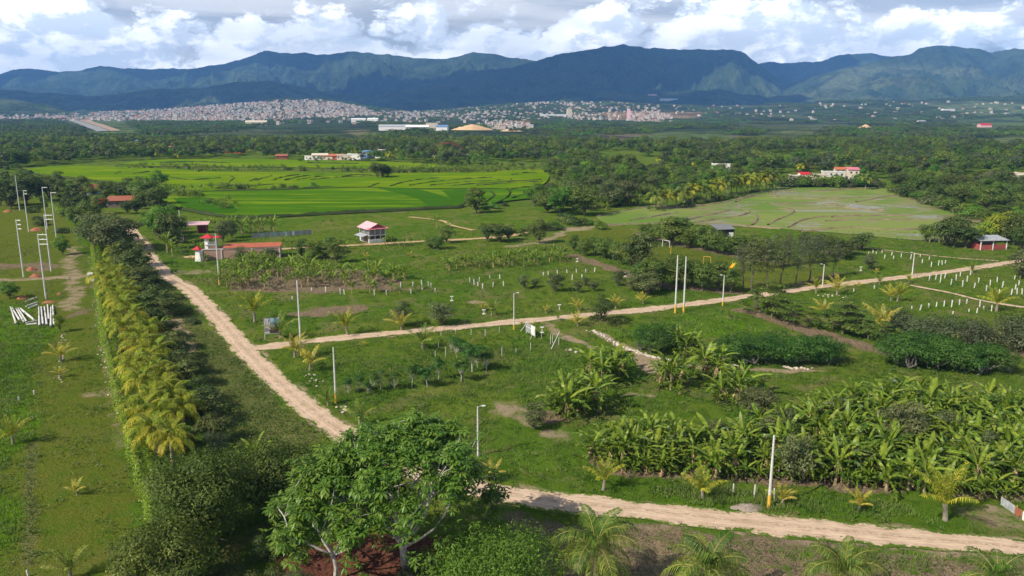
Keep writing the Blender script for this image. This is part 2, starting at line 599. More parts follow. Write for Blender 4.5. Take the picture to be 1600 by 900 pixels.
def ground_masks(X, Y):
    mx = np.maximum
    earth = np.zeros(X.shape); litter = earth.copy(); lush = earth.copy(); mown = earth.copy(); olive = earth.copy(); red = earth.copy()
    # open lot beside the hedge
    mown = mx(mown, area(X, Y, [(0, 300), (60, 310), (118, 350), (150, 440), (175, 560), (205, 680), (240, 800), (265, 960), (-300, 960), (-200, 420)], 4, 2, 5))
    lush = mx(lush, area(X, Y, [(-150, 470), (60, 470), (100, 520), (60, 560), (85, 640), (60, 720), (40, 960), (-300, 960)], 6, 4, 6) * 0.9)
    earth = mx(earth, strip(X, Y, [(118, 385), (110, 410), (112, 440), (115, 480)], 4.5, 0.9, 11) * 0.68)
    earth = mx(earth, strip(X, Y, [(-60, 440), (40, 436), (90, 434), (146, 430)], 4.5, 0.7, 12) * 0.75)
    litter = mx(litter, strip(X, Y, [(-40, 415), (40, 417), (70, 420)], 8, 0.8, 13) * 0.8)
    earth = mx(earth, strip(X, Y, [(140, 400), (146, 440), (152, 480), (158, 520), (165, 560), (172, 600), (180, 650), (190, 700)], 1.8, 0.9, 14) * 0.5)
    earth = mx(earth, blob(X, Y, 165, 615, 5, 3) * 0.6)
    litter = mx(litter, blob(X, Y, 112, 490, 3, 9) * 0.6)
    olive = mx(olive, strip(X, Y, [(52, 690), (48, 740), (47, 800), (45, 880)], 1.0, 0.8, 15))
    # weeds between palm hedge and road
    olive = mx(olive, area(X, Y, [(215, 410), (250, 430), (300, 475), (345, 520), (400, 580), (470, 645), (520, 675), (470, 720), (330, 700), (270, 600), (240, 500)], 2, 2, 7) * 0.9)
    earth = mx(earth, area(X, Y, [(250, 500), (285, 495), (310, 540), (318, 565), (290, 560)], 1.5, 1.5, 8) * 0.7)
    # patches in the lots
    litter = mx(litter, area(X, Y, [(425, 493), (500, 481), (560, 476), (578, 482), (560, 490), (480, 496)], 1.0, 1.2, 21))
    earth = mx(earth, blob(X, Y, 743, 472, 4, 2.4) * 0.8)
    earth = mx(earth, blob(X, Y, 722, 471, 6, 1.5) * 0.4)
    earth = mx(earth, area(X, Y, [(760, 625), (815, 620), (850, 640), (845, 680), (815, 670), (775, 650)], 1.5, 1.5, 22) * 0.6)
    earth = mx(earth, blob(X, Y, 795, 640, 4.0, 2.5) * 0.75)
    earth = mx(earth, blob(X, Y, 1000, 617, 3.5, 1.5) * 0.7)
    earth = mx(earth, blob(X, Y, 870, 680, 3.5, 2.6) * 0.7)
    litter = mx(litter, blob(X, Y, 865, 650, 4, 4) * 0.8)
    earth = mx(earth, blob(X, Y, 655, 612, 4, 1.0) * 0.5)
    earth = mx(earth, strip(X, Y, [(855, 508), (880, 525), (930, 545)], 2.6, 0.9, 23) * 0.75)
    earth = mx(earth, strip(X, Y, [(935, 520), (985, 548), (1030, 566), (1100, 573), (1180, 578), (1280, 580)], 2.0, 0.8, 24) * 0.9)
    earth = mx(earth, area(X, Y, [(985, 550), (1030, 560), (1050, 578), (1020, 588), (990, 575)], 1.2, 1.0, 25) * 0.8)
    litter = mx(litter, strip(X, Y, [(895, 400), (930, 410), (985, 430), (1040, 447), (1100, 452), (1150, 458)], 3.2, 0.7, 26))
    litter = mx(litter, strip(X, Y, [(1000, 365), (1035, 375), (1080, 387), (1130, 396), (1175, 404), (1230, 412)], 3.2, 0.7, 27))
    litter = mx(litter, strip(X, Y, [(1150, 485), (1200, 495), (1270, 520), (1330, 535), (1400, 553)], 4.0, 0.7, 28))
    litter = mx(litter, strip(X, Y, [(1520, 540), (1560, 548), (1640, 555)], 4.5, 0.7, 29))
    litter = mx(litter, strip(X, Y, [(1180, 440), (1240, 446), (1320, 425)], 2.5, 0.7, 30) * 0.6)
    earth = mx(earth, blob(X, Y, 880, 357, 14, 6) * 0.8)
    earth = mx(earth, strip(X, Y, [(800, 385), (850, 377), (885, 362), (960, 348)], 4, 0.7, 31) * 0.7)
    earth = mx(earth, blob(X, Y, 300, 425, 9, 5) * 0.6)
    earth = mx(earth, blob(X, Y, 310, 400, 5, 3) * 0.8)
    earth = mx(earth, blob(X, Y, 1590, 376, 6, 3) * 0.7)
    # plantation floor
    litter = mx(litter, area(X, Y, [(915, 722), (935, 704), (1020, 695), (1200, 690), (1280, 655), (1400, 642), (1560, 645), (1640, 660), (1640, 792), (1500, 779), (1250, 760), (1100, 753), (960, 746)], 2, 2, 32))
    litter = mx(litter, area(X, Y, [(340, 425), (440, 415), (560, 420), (645, 440), (600, 452), (480, 460), (360, 458)], 2, 2, 33) * 0.8)
    litter = mx(litter, blob(X, Y, 610, 452, 12, 4) * 0.6)
    # verges of the road in front
    litter = mx(litter, area(X, Y, [(780, 800), (930, 812), (1100, 822), (1300, 842), (1640, 876), (1700, 990), (700, 990), (760, 860)], 2.5, 2.5, 34) * 0.62)
    earth = mx(earth, strip(X, Y, [(930, 812), (1100, 830), (1300, 852), (1640, 888)], 2.2, 0.9, 35) * 0.5)
    lush = mx(lush, blob(X, Y, 1400, 880, 11, 3))
    lush = mx(lush, blob(X, Y, 1260, 865, 4, 3))
    lush = mx(lush, area(X, Y, [(1010, 760), (1100, 755), (1230, 770), (1400, 790), (1480, 815), (1380, 812), (1200, 800), (1020, 778)], 1.2, 1.0, 36))
    earth = mx(earth, area(X, Y, [(1480, 790), (1560, 785), (1640, 800), (1640, 835), (1540, 828), (1470, 812)], 1.5, 1.5, 37) * 0.6)
    red = mx(red, area(X, Y, [(430, 860), (560, 830), (700, 830), (780, 880), (760, 990), (380, 990)], 2, 1.5, 38))
    earth = mx(earth, blob(X, Y, 268, 870, 1.6, 3.5) * 0.8)
    # mown pitch and bright open grass
    mown = mx(mown, area(X, Y, PITCH_POLY, 3, 2, 41) * 0.8)
    lush = mx(lush, area(X, Y, [(900, 520), (1060, 495), (1150, 478), (1180, 500), (1190, 525), (1090, 530), (980, 528)], 3, 3, 42) * 0.8)
    lush = mx(lush, area(X, Y, [(450, 560), (680, 530), (880, 520), (930, 580), (830, 640), (700, 610), (540, 640)], 4, 4, 43) * 0.35)
    # any dirt near the road edges
    for pts, w in ROADS[:2]:
        d = line_d(*jitter(X, Y, 1.2, 3.0, 51), pts)
        earth = mx(earth, (1 - smooth(d, w * 0.9, w * 1.9)) * 0.75)
    return np.stack([earth, litter, lush], 1), np.stack([mown, olive, red], 1)


def grass_nodes(t):
    """colour of the open grassland at a place: shared by ground and road verges"""
    pos = t.n('ShaderNodeNewGeometry').outputs['Position']
    a = t.noise(pos, 0.035, 4, 0.6)
    b = t.noise(pos, 0.33, 5, 0.62, 0.3)
    c = t.noise(pos, 2.1, 5, 0.68)
    f = t.noise(pos, 7.0, 3, 0.6)
    dry = t.noise(pos, 0.10, 5, 0.68, 0.6)
    col = t.mix(t.ramp(a, 0.38, 0.62), (0.080, 0.148, 0.014), (0.118, 0.164, 0.020))
    col = t.mix(t.math('MULTIPLY', t.ramp(b, 0.44, 0.66), 0.75), col, (0.046, 0.104, 0.008))
    col = t.mix(t.math('MULTIPLY', t.ramp(c, 0.50, 0.78), 0.55), col, (0.185, 0.205, 0.048))
    col = t.mix(t.math('MULTIPLY', t.ramp(f, 0.52, 0.75), 0.45), col, (0.028, 0.055, 0.010))
    col = t.mix(t.math('MULTIPLY', t.ramp(dry, 0.52, 0.66), 0.7), col, t.mix(t.ramp(c, 0.4, 0.65), (0.195, 0.175, 0.070), (0.120, 0.128, 0.040)))
    return pos, a, b, c, f, col


def make_ground_mat():
    m, t, out = new_mat('grassland')
    pos, a, b, c, f, col = grass_nodes(t)
    ga = t.n('ShaderNodeSeparateColor')
    t.l(t.attr('mask_a', 'Color'), ga.inputs[0])
    gb = t.n('ShaderNodeSeparateColor')
    t.l(t.attr('mask_b', 'Color'), gb.inputs[0])
    brk = t.math('ADD', t.math('MULTIPLY', t.math('SUBTRACT', b, 0.5), 0.9), t.math('MULTIPLY', t.math('SUBTRACT', c, 0.5), 0.7))

    def msk(s, lo=0.35, hi=0.62):
        return t.ramp(t.math('ADD', s, t.math('MULTIPLY', brk, 1.15)), lo, hi)
    col = t.mix(t.math('MULTIPLY', msk(gb.outputs[0]), 0.8), col, t.mix(t.ramp(c, 0.4, 0.7), t.mix(t.ramp(b, 0.35, 0.65), (0.072, 0.124, 0.010), (0.122, 0.138, 0.018)), (0.140, 0.140, 0.030)))
    col = t.mix(t.math('MULTIPLY', msk(gb.outputs[1]), 0.85), col, t.mix(t.ramp(c, 0.4, 0.65), (0.080, 0.098, 0.022), (0.175, 0.165, 0.070)))
    col = t.mix(t.math('MULTIPLY', msk(ga.outputs[2]), 0.85), col, t.mix(t.ramp(c, 0.42, 0.68), (0.095, 0.190, 0.009), (0.050, 0.122, 0.008)))
    lit = t.mix(t.ramp(c, 0.36, 0.68), (0.25, 0.18, 0.115), (0.10, 0.072, 0.045))
    lit = t.mix(t.math('MULTIPLY', t.ramp(b, 0.50, 0.66), 0.55), lit, (0.095, 0.105, 0.035))
    lit = t.mix(t.ramp(f, 0.56, 0.70), lit, (0.44, 0.36, 0.26))
    col = t.mix(msk(ga.outputs[1], 0.38, 0.6), col, lit)
    red = t.mix(t.ramp(c, 0.4, 0.66), (0.155, 0.066, 0.042), (0.075, 0.034, 0.024))
    col = t.mix(msk(gb.outputs[2]), col, red)
    soil = t.mix(t.ramp(c, 0.36, 0.68), (0.40, 0.31, 0.21), (0.27, 0.20, 0.13))
    col = t.mix(msk(ga.outputs[0], 0.36, 0.86), col, soil)
    h = t.math('ADD', t.math('MULTIPLY', c, 0.7), t.math('MULTIPLY', f, 0.3))
    principled(t, out, col, 1.0, 0.0, h, 0.9, 0.5)
    return m


M_GROUND = make_ground_mat()


def polar(r0, r1, ratio, half, nc):
    nr = int(math.log(r1 / r0) / math.log(ratio)) + 1
    r = r0 * (r1 / r0) ** np.linspace(0, 1, nr)
    a = np.radians(np.linspace(-half, half, nc))
    R, A = np.meshgrid(r, a, indexing='ij')
    return (R * np.sin(A)).ravel(), (R * np.cos(A)).ravel(), nr, nc


gx, gy, nr, nc = polar(34, 1180, 1.0082, 56, 640)
dist = np.hypot(gx, gy)
road_near = np.full(gx.shape, 1e9)
for pts, w in ROADS:
    road_near = np.minimum(road_near, line_d(gx, gy, pts) - w)
ma, mb = ground_masks(gx, gy)
lump = (fbm(gx / 1.5, gy / 1.5, 3, 61) - 0.5) * 0.62 + (fbm(gx / 9, gy / 9, 3, 62) - 0.5) * 0.5
lump *= (1 - 0.75 * np.maximum(mb[:, 0], ma[:, 0])) * (1 - smooth(dist, 220, 420))
gz = lump * smooth(road_near, 0.3, 2.5) - 0.06 * (1 - smooth(road_near, 0.0, 1.2)) - 0.02
gz -= smooth(dist, 900, 1180) * 3.0
ground = structure('ground', mesh_np('ground', np.stack([gx, gy, gz], 1), grid_faces(nr, nc)[:, ::-1], [M_GROUND], None,
                                     {'mask_a': ma, 'mask_b': mb}, True))


# ---- roads
def make_road_mat(name, c1, c2, edge_green=True):
    m, t, out = new_mat(name)
    pos, a, b, c, f, grass = grass_nodes(t)
    ac = t.attr('across')
    al = t.attr('along')
    cv = t.n('ShaderNodeCombineXYZ')
    t.l(t.math('MULTIPLY', ac, 2.4), cv.inputs[0])
    t.l(t.math('MULTIPLY', al, 0.16), cv.inputs[1])
    streak = t.noise(cv.outputs[0], 4.0, 4, 0.62)
    col = t.mix(t.ramp(b, 0.36, 0.64), c1, c2)
    col = t.mix(t.math('MULTIPLY', t.ramp(streak, 0.46, 0.66), 0.62), col, tuple(x * 0.56 for x in c2))
    col = t.mix(t.math('MULTIPLY', t.ramp(f, 0.55, 0.78), 0.35), col, tuple(min(1, x * 1.3) for x in c1))
    rut = t.ramp(t.math('ABSOLUTE', t.math('SUBTRACT', t.math('ABSOLUTE', ac), 0.42)), 0.0, 0.16, 1.0, 0.0)
    col = t.mix(t.math('MULTIPLY', rut, 0.45), col, tuple(min(1, x * 1.16) for x in c1))
    mid = t.math('MULTIPLY', t.ramp(t.math('ABSOLUTE', ac), 0.0, 0.2, 1.0, 0.0), t.ramp(c, 0.46, 0.62))
    col = t.mix(t.math('MULTIPLY', mid, 0.6), col, (0.22, 0.16, 0.095))
    e = t.math('ADD', t.math('ABSOLUTE', ac), t.math('ADD', t.math('MULTIPLY', t.math('SUBTRACT', b, 0.5), 1.1), t.math('MULTIPLY', t.math('SUBTRACT', c, 0.5), 0.9)))
    col = t.mix(t.ramp(e, 0.84, 1.06), col, grass)
    h = t.math('ADD', t.math('MULTIPLY', c, 0.6), t.math('MULTIPLY', streak, 0.6))
    principled(t, out, col, 1.0, 0.0, h, 0.6, 0.12)
    return m


M_ROAD = make_road_mat('pale dirt road', (0.55, 0.415, 0.30), (0.47, 0.345, 0.24))
M_ROAD2 = make_road_mat('ochre dirt road', (0.50, 0.36, 0.20), (0.42, 0.29, 0.16))


def ribbon(name, pts, w, mat, z, seed, step=0.9):
    c = catmull(pts, step)
    d = np.gradient(c, axis=0)
    d /= np.linalg.norm(d, axis=1)[:, None] + 1e-9
    nrm = np.stack([-d[:, 1], d[:, 0]], 1)
    s = np.concatenate([[0], np.cumsum(np.linalg.norm(np.diff(c, axis=0), axis=1))])
    K = 11
    acr = np.linspace(-1, 1, K)
    V = np.zeros((len(c), K, 3))
    wob = 1 + 0.34 * (fbm(s / 5, s * 0 + seed, 3, seed)[:, None] - 0.5) * 2 * np.abs(acr)[None, :]
    V[:, :, :2] = c[:, None, :] + nrm[:, None, :] * (acr[None, :, None] * w * 1.22) * wob[:, :, None]
    V[:, :, 2] = z + 0.05 * (1 - acr ** 2)[None, :] - 0.035 * np.exp(-((np.abs(acr) - 0.42) / 0.12) ** 2)[None, :] + 0.03 * (fbm(V[:, :, 0] / 0.8, V[:, :, 1] / 0.8, 2, seed) - 0.5)
    ac = np.repeat(acr[None, :] * 1.12, len(c), 0)
    al = np.repeat(s[:, None], K, 1)
    me = mesh_np(name, V.reshape(-1, 3), grid_faces(len(c), K)[:, ::-1], [mat], {'across': ac.ravel(), 'along': al.ravel()}, None, True)
    return structure(name, me)


ribbon('road', ROAD_MAIN, 1.85, M_ROAD, 0.020, 3)
ribbon('side_road', ROAD_SIDE, 1.7, M_ROAD, 0.012, 4)
ribbon('farm_lane', ROAD_HOUSE, 1.7, M_ROAD2, 0.06, 5, 1.5)
ribbon('footpath', PATH_RIGHT, 0.7, M_ROAD, 0.06, 6)
ribbon('paddy_path', PATH_PADDY, 1.0, M_ROAD, 0.35, 7, 2)
ribbon('field_path', PATH_TOP, 0.9, M_ROAD2, 0.08, 8, 1.5)
ribbon('grass_track', TRACK_BACK, 0.5, M_ROAD, 0.06, 9, 1.5)


# ---- rice terraces
def make_rice_mat(name, c1, c2, c3):
    m, t, out = new_mat(name)
    pos = t.n('ShaderNodeNewGeometry').outputs['Position']
    mp = t.n('ShaderNodeMapping')
    mp.inputs['Rotation'].default_value = (0, 0, math.radians(27))
    mp.inputs['Scale'].default_value = (0.010, 0.11, 1)
    t.l(pos, mp.inputs[0])
    row = t.noise(mp.outputs[0], 1.0, 4, 0.6)
    big = t.noise(pos, 0.022, 3, 0.55)
    fine = t.noise(pos, 0.9, 4, 0.7)
    col = t.mix(t.ramp(row, 0.46, 0.60), c1, c2)
    col = t.mix(t.math('MULTIPLY', t.ramp(big, 0.45, 0.62), 0.7), col, c3)
    col = t.mix(t.math('MULTIPLY', t.ramp(fine, 0.5, 0.75), 0.35), col, tuple(x * 0.55 for x in c1))
    principled(t, out, col, 1.0, 0.0, fine, 0.7, 0.4)
    return m


M_STEM = simple_mat('rice stems and mud with shade', (0.030, 0.050, 0.012), (0.045, 0.048, 0.022), 0.6, 0.9, 0.1)  # slab sides: stems and mud, darkened to paint the shade of the steps
M_RICE_N = make_rice_mat('young rice', (0.050, 0.132, 0.004), (0.150, 0.225, 0.010), (0.062, 0.148, 0.005))
M_RICE_M = make_rice_mat('ripening rice', (0.112, 0.195, 0.004), (0.172, 0.240, 0.008), (0.078, 0.165, 0.005))
M_RICE_D = make_rice_mat('dense rice', (0.036, 0.112, 0.005), (0.046, 0.125, 0.006), (0.040, 0.115, 0.005))


def prism(name, pts_px, z0, z1, mats, parent=None, zs=0.0):
    c = catmull(np.vstack([PA(pts_px, zs), PA(pts_px[:1], zs)]), 6.0)[:-1]
    n = len(c)
    V = [(x, y, z1) for x, y in c] + [(x, y, z0) for x, y in c]
    a = 0.5 * np.sum(c[:, 0] * np.roll(c[:, 1], -1) - np.roll(c[:, 0], -1) * c[:, 1])
    top = tuple(range(n)) if a > 0 else tuple(range(n - 1, -1, -1))
    me = bpy.data.meshes.new(name)
    me.from_pydata(V, [], [top] + [((i + 1) % n, i, n + i, n + (i + 1) % n) for i in range(n)])
    for mt in mats:
        me.materials.append(mt)
    mi = np.zeros(n + 1, np.int32)
    if len(mats) > 1:
        mi[1:] = 1
    me.polygons.foreach_set('material_index', mi)
    me.update()
    return structure(name, me, parent)


prism('rice_field', RICE['far'], -2, 0.6, [M_RICE_M, M_STEM])
prism('rice_field', RICE['mid'], -2, 0.8, [M_RICE_M, M_STEM])
rice_n = prism('rice_field', RICE['near'], -1, 0.75, [M_RICE_N, M_STEM])
for q in ([(590, 296), (640, 296), (690, 308), (708, 322), (672, 325), (650, 312)], [(270, 312), (330, 312), (372, 331), (340, 336), (290, 326)], [(690, 300), (760, 300), (735, 312), (722, 322), (708, 320), (700, 308)]):
    prism('rice_plot', q, 0.7, 0.86, [M_RICE_D], rice_n)

M_BUND_SHADE = simple_mat('mud bank with step shade', (0.026, 0.046, 0.012), (0.050, 0.056, 0.022), 0.25, 0.95, 0.1)  # dark tone paints the shaded side of the terrace steps
M_BUND2 = simple_mat('dry mud bank', (0.24, 0.185, 0.12), (0.14, 0.115, 0.07), 0.3, 0.95, 0.1)


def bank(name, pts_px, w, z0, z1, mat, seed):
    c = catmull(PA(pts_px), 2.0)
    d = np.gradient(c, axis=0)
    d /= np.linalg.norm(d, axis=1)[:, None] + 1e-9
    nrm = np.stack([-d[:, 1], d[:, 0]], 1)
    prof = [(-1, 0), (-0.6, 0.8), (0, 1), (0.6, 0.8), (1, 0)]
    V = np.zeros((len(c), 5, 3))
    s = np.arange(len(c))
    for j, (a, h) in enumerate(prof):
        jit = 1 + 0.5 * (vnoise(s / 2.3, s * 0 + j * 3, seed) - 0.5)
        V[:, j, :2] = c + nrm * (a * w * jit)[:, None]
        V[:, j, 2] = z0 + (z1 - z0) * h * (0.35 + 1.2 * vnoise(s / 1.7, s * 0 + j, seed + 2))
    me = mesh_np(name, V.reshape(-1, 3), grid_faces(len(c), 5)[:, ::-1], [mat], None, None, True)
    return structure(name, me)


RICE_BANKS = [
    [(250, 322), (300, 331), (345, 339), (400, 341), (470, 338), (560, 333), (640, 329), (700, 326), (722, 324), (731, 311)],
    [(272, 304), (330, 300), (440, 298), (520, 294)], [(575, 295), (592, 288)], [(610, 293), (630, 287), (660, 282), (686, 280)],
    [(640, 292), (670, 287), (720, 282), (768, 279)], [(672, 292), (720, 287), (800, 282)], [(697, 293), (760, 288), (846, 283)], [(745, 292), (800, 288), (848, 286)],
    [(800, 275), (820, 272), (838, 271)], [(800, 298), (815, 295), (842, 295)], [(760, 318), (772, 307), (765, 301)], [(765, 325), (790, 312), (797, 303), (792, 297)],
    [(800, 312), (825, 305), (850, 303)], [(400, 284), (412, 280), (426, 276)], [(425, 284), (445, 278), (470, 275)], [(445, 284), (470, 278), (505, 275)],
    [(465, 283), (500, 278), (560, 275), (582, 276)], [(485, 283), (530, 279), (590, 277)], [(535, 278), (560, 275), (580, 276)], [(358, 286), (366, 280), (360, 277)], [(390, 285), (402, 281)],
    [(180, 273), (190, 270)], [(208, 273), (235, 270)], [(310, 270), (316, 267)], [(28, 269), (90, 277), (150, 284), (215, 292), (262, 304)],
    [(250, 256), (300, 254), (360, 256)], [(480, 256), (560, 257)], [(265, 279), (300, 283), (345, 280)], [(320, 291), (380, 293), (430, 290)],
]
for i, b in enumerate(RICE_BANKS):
    bank('shade_dark_bund', b, 0.65 if i else 1.2, 0.3, 1.18 if i else 1.35, M_BUND_SHADE, 70 + i)  # raised dark ribbons draw the step shade along the terraces


# ---- flooded paddies
def make_wet_mat():
    m, t, out = new_mat('flooded paddy with seedlings')
    pos = t.n('ShaderNodeNewGeometry').outputs['Position']
    big = t.noise(pos, 0.014, 4, 0.55, 0.8)
    b2 = t.noise(pos, 0.028, 4, 0.6, 0.5)
    mp = t.n('ShaderNodeMapping')
    mp.inputs['Rotation'].default_value = (0, 0, math.radians(-12))
    mp.inputs['Scale'].default_value = (0.02, 0.14, 1)
    t.l(pos, mp.inputs[0])
    st_ = t.noise(mp.outputs[0], 1.0, 4, 0.6)
    fine = t.noise(pos, 0.8, 4, 0.7)
    seed = t.mix(t.ramp(big, 0.4, 0.6), (0.110, 0.190, 0.022), (0.175, 0.225, 0.045))
    seed = t.mix(t.ramp(b2, 0.5, 0.66), seed, (0.225, 0.225, 0.070))
    seed = t.mix(t.math('MULTIPLY', t.ramp(fine, 0.5, 0.75), 0.4), seed, (0.09, 0.12, 0.03))
    wet = t.math('MULTIPLY', t.ramp(t.math('ADD', t.math('MULTIPLY', b2, 0.55), t.math('MULTIPLY', st_, 0.45)), 0.43, 0.62), 0.8)
    col = t.mix(t.math('MULTIPLY', wet, 0.9), seed, (0.200, 0.180, 0.085))
    b = principled(t, out, col, 0.8, 0.2, fine, 0.2, 0.1)
    t.l(t.ramp(wet, 0.2, 0.85, 0.85, 0.22), b.inputs['Roughness'])
    b.inputs['Specular IOR Level'].default_value = 0.14
    return m


M_WET = make_wet_mat()
prism('flooded_field', WET, -1, 0.10, [M_WET, M_STEM])
WET_BANKS = [
    [(945, 352), (1050, 350), (1150, 353), (1220, 358)], [(1065, 346), (1110, 336), (1140, 329)], [(1085, 348), (1140, 340), (1165, 335), (1170, 331), (1162, 330)],
    [(1175, 352), (1180, 348), (1184, 340), (1182, 336)], [(1200, 352), (1212, 345), (1225, 340), (1240, 332), (1235, 328), (1215, 326)],
    [(1232, 356), (1245, 348), (1260, 343), (1290, 339), (1330, 338), (1345, 337)], [(1290, 346), (1340, 344), (1420, 344), (1480, 346), (1532, 346)], [(1300, 340), (1360, 338), (1425, 337)],
    [(1150, 316), (1160, 311), (1180, 307), (1205, 306), (1215, 307)], [(1205, 309), (1260, 311), (1300, 311), (1345, 309)], [(1338, 316), (1360, 312), (1380, 308), (1402, 306)],
    [(1205, 319), (1240, 319), (1275, 317)], [(1290, 318), (1330, 326), (1380, 329)], [(930, 339), (1010, 324), (1060, 322)], [(985, 345), (1020, 339), (1060, 332)], [(1250, 362), (1330, 356), (1400, 360), (1450, 358)],
    [(1000, 326), (1110, 320), (1180, 304)], [(1395, 297), (1440, 312), (1500, 334), (1530, 345)],
]
for i, b in enumerate(WET_BANKS):
    bank('mud_bund', b, 0.6, -0.1, 0.5, M_BUND2 if i < 16 else M_BUND2, 170 + i)

# ---- far plain, foothills and mountain ranges: one sheet out to the skyline
RANGES = [  # (ridge distance, foot distance, silhouette as picture column/row)
    (11800, 7000, [(-400, 125), (-200, 118), (0, 117), (30, 109), (60, 107), (100, 112), (130, 110), (165, 103), (200, 107), (250, 108), (300, 107), (350, 101), (380, 93), (405, 84), (425, 79), (445, 83), (480, 83),
                   (520, 86), (548, 80), (600, 85), (650, 90), (700, 92), (722, 87), (740, 81), (775, 85), (815, 92), (850, 98), (900, 110), (1000, 150)]),
    (9600, 6200, [(560, 175), (620, 150), (680, 128), (740, 113), (800, 104), (850, 92), (880, 82), (905, 79), (930, 75), (950, 72), (967, 69), (985, 73), (1030, 76), (1080, 77), (1140, 77), (1158, 83), (1170, 92), (1185, 102),
                   (1200, 116), (1230, 138), (1280, 165), (1330, 180)]),
    (12800, 8600, [(1060, 150), (1120, 112), (1180, 100), (1200, 97), (1240, 98), (1275, 96), (1300, 88), (1320, 84), (1345, 83), (1380, 87), (1420, 92), (1480, 110), (1560, 150)]),
    (8800, 5200, [(1120, 185), (1190, 152), (1240, 128), (1290, 113), (1340, 101), (1390, 88), (1415, 84), (1425, 76), (1450, 71), (1480, 71), (1510, 76), (1535, 81), (1560, 78), (1575, 75), (1600, 78), (1680, 72), (1800, 76), (2000, 90)]),
    (7200, 5000, [(-400, 140), (-100, 136), (0, 138), (80, 146), (160, 150), (240, 140), (320, 136), (380, 128), (430, 126), (470, 136), (520, 144), (580, 150), (640, 140), (700, 133), (760, 142), (830, 150), (900, 140), (960, 145), (1040, 148), (1120, 140),
                   (1200, 152), (1280, 140), (1400, 132), (1500, 138), (1600, 130), (1800, 130)]),
    (4600, 3900, [(-400, 148), (-60, 150), (0, 153), (30, 156), (70, 165), (110, 176), (160, 184), (210, 178)]),
    (4900, 3000, [(60, 186), (150, 177), (240, 172), (330, 165), (400, 159), (450, 155), (500, 155), (540, 160), (580, 168), (640, 176), (700, 172), (760, 166), (820, 160), (880, 157), (950, 160), (1020, 164), (1100, 166), (1200, 163), (1300, 158), (1450, 156), (1600, 150), (1800, 145)]),
]


def terrain_h(x, y):
    x = np.asarray(x, float); y = np.asarray(y, float)
    far = np.maximum(y, 1.0)
    px = 800 + FPX * x / (far * CP + 5)
    h = -3.0 + 5 * (fbm(x / 420, y / 420, 3, 81) - 0.5) * smooth(far, 1000, 1800)
    for i, (yr, yf, sil) in enumerate(RANGES):
        sx = np.array([a for a, _ in sil], float); sy = np.array([b for _, b in sil], float)
        # ridges wander in distance
        yr2 = yr * (1 + 0.10 * (fbm(px / 170.0, px * 0 + i * 5, 3, 90 + i) - 0.5) * 2)
        H = z_at(np.interp(px, sx, sy) + (4.5 * (fbm(px / 16.0, px * 0 + i, 3, 95 + i) - 0.5) if yr > 6000 else 0), yr2)
        Hp = np.maximum(H + 3, 0)
        s = (far - yf) / (yr2 - yf)
        sc = np.clip(s, 0, 1)
        prof = np.where(s <= 1, sc ** 1.35 * (1.25 - 0.25 * sc), 1 - 0.55 * smooth(s, 1.0, 1.9))
        big = yr > 6000
        nx = x / (yr * 0.085); ny = y / (yr * 0.19)
        wx = (fbm(nx * 0.8, ny * 0.8, 2, 120 + i) - 0.5) * 1.6
        rd = 0.62 * ridged(nx + wx, ny + wx * 0.5, 5, 100 + i, 0.60) + 0.38 * ridged(nx * 2.7 + wx * 2, ny * 2.1 - wx, 4, 160 + i, 0.6)
        amp = (1.15 if big else 0.3) * sc ** 0.5 * (1 - sc ** 5) * np.where(s <= 1, 1, 0)
        hh = -3 + Hp * np.clip(prof - amp * (0.78 - rd), 0, 1.02)
        hh = hh + Hp * 0.012 * (fbm(x / 90, y / 90, 3, 140 + i) - 0.5) * (1 if big else 0.4)
        hh = np.where((s > 0) & (sy[0] * 0 + np.interp(px, sx, sy) < 178), hh, -999)
        h = np.maximum(h, hh)
    return h


CLEARINGS = [  # far fields seen between the woods: picture polygon, colour
    ([(120, 186), (190, 186), (225, 196), (200, 206), (140, 203), (95, 190)], (0.13, 0.19, 0.05)),
    ([(905, 214), (1000, 209), (1100, 209), (1190, 213), (1195, 222), (1120, 224), (960, 222), (880, 220)], (0.22, 0.165, 0.115)),
    ([(1070, 228), (1120, 223), (1180, 224), (1160, 233), (1090, 234)], (0.24, 0.24, 0.10)),
    ([(970, 207), (1060, 202), (1140, 201), (1150, 208), (1050, 211)], (0.12, 0.18, 0.05)),
    ([(970, 253), (1000, 249), (1040, 250), (1030, 258), (985, 260)], (0.12, 0.22, 0.05)),
    ([(1190, 206), (1260, 203), (1290, 208), (1240, 215), (1180, 214)], (0.15, 0.18, 0.06)),
    ([(1340, 247), (1420, 244), (1500, 247), (1480, 253), (1360, 253)], (0.07, 0.17, 0.03)),
    ([(1520, 252), (1600, 248), (1660, 256), (1560, 259)], (0.09, 0.19, 0.03)),
    ([(1500, 217), (1600, 213), (1640, 219), (1520, 221)], (0.16, 0.20, 0.06)),
    ([(700, 215), (800, 211), (830, 216), (740, 219), (670, 219)], (0.15, 0.20, 0.07)),
    ([(530, 204), (575, 202), (600, 205), (560, 208)], (0.26, 0.22, 0.12)),
    ([(930, 176), (1000, 174), (1110, 175), (1080, 178), (960, 179)], (0.34, 0.22, 0.12)),
    ([(1440, 163), (1520, 158), (1600, 160), (1620, 170), (1520, 172)], (0.17, 0.22, 0.08)),
    ([(1490, 188), (1600, 183), (1640, 192), (1520, 195)], (0.13, 0.19, 0.05)),
    ([(1225, 196), (1290, 190), (1330, 195), (1260, 202)], (0.14, 0.17, 0.06)),
    ([(20, 248), (60, 245), (110, 247), (80, 256), (30, 258)], (0.10, 0.17, 0.05)),
]


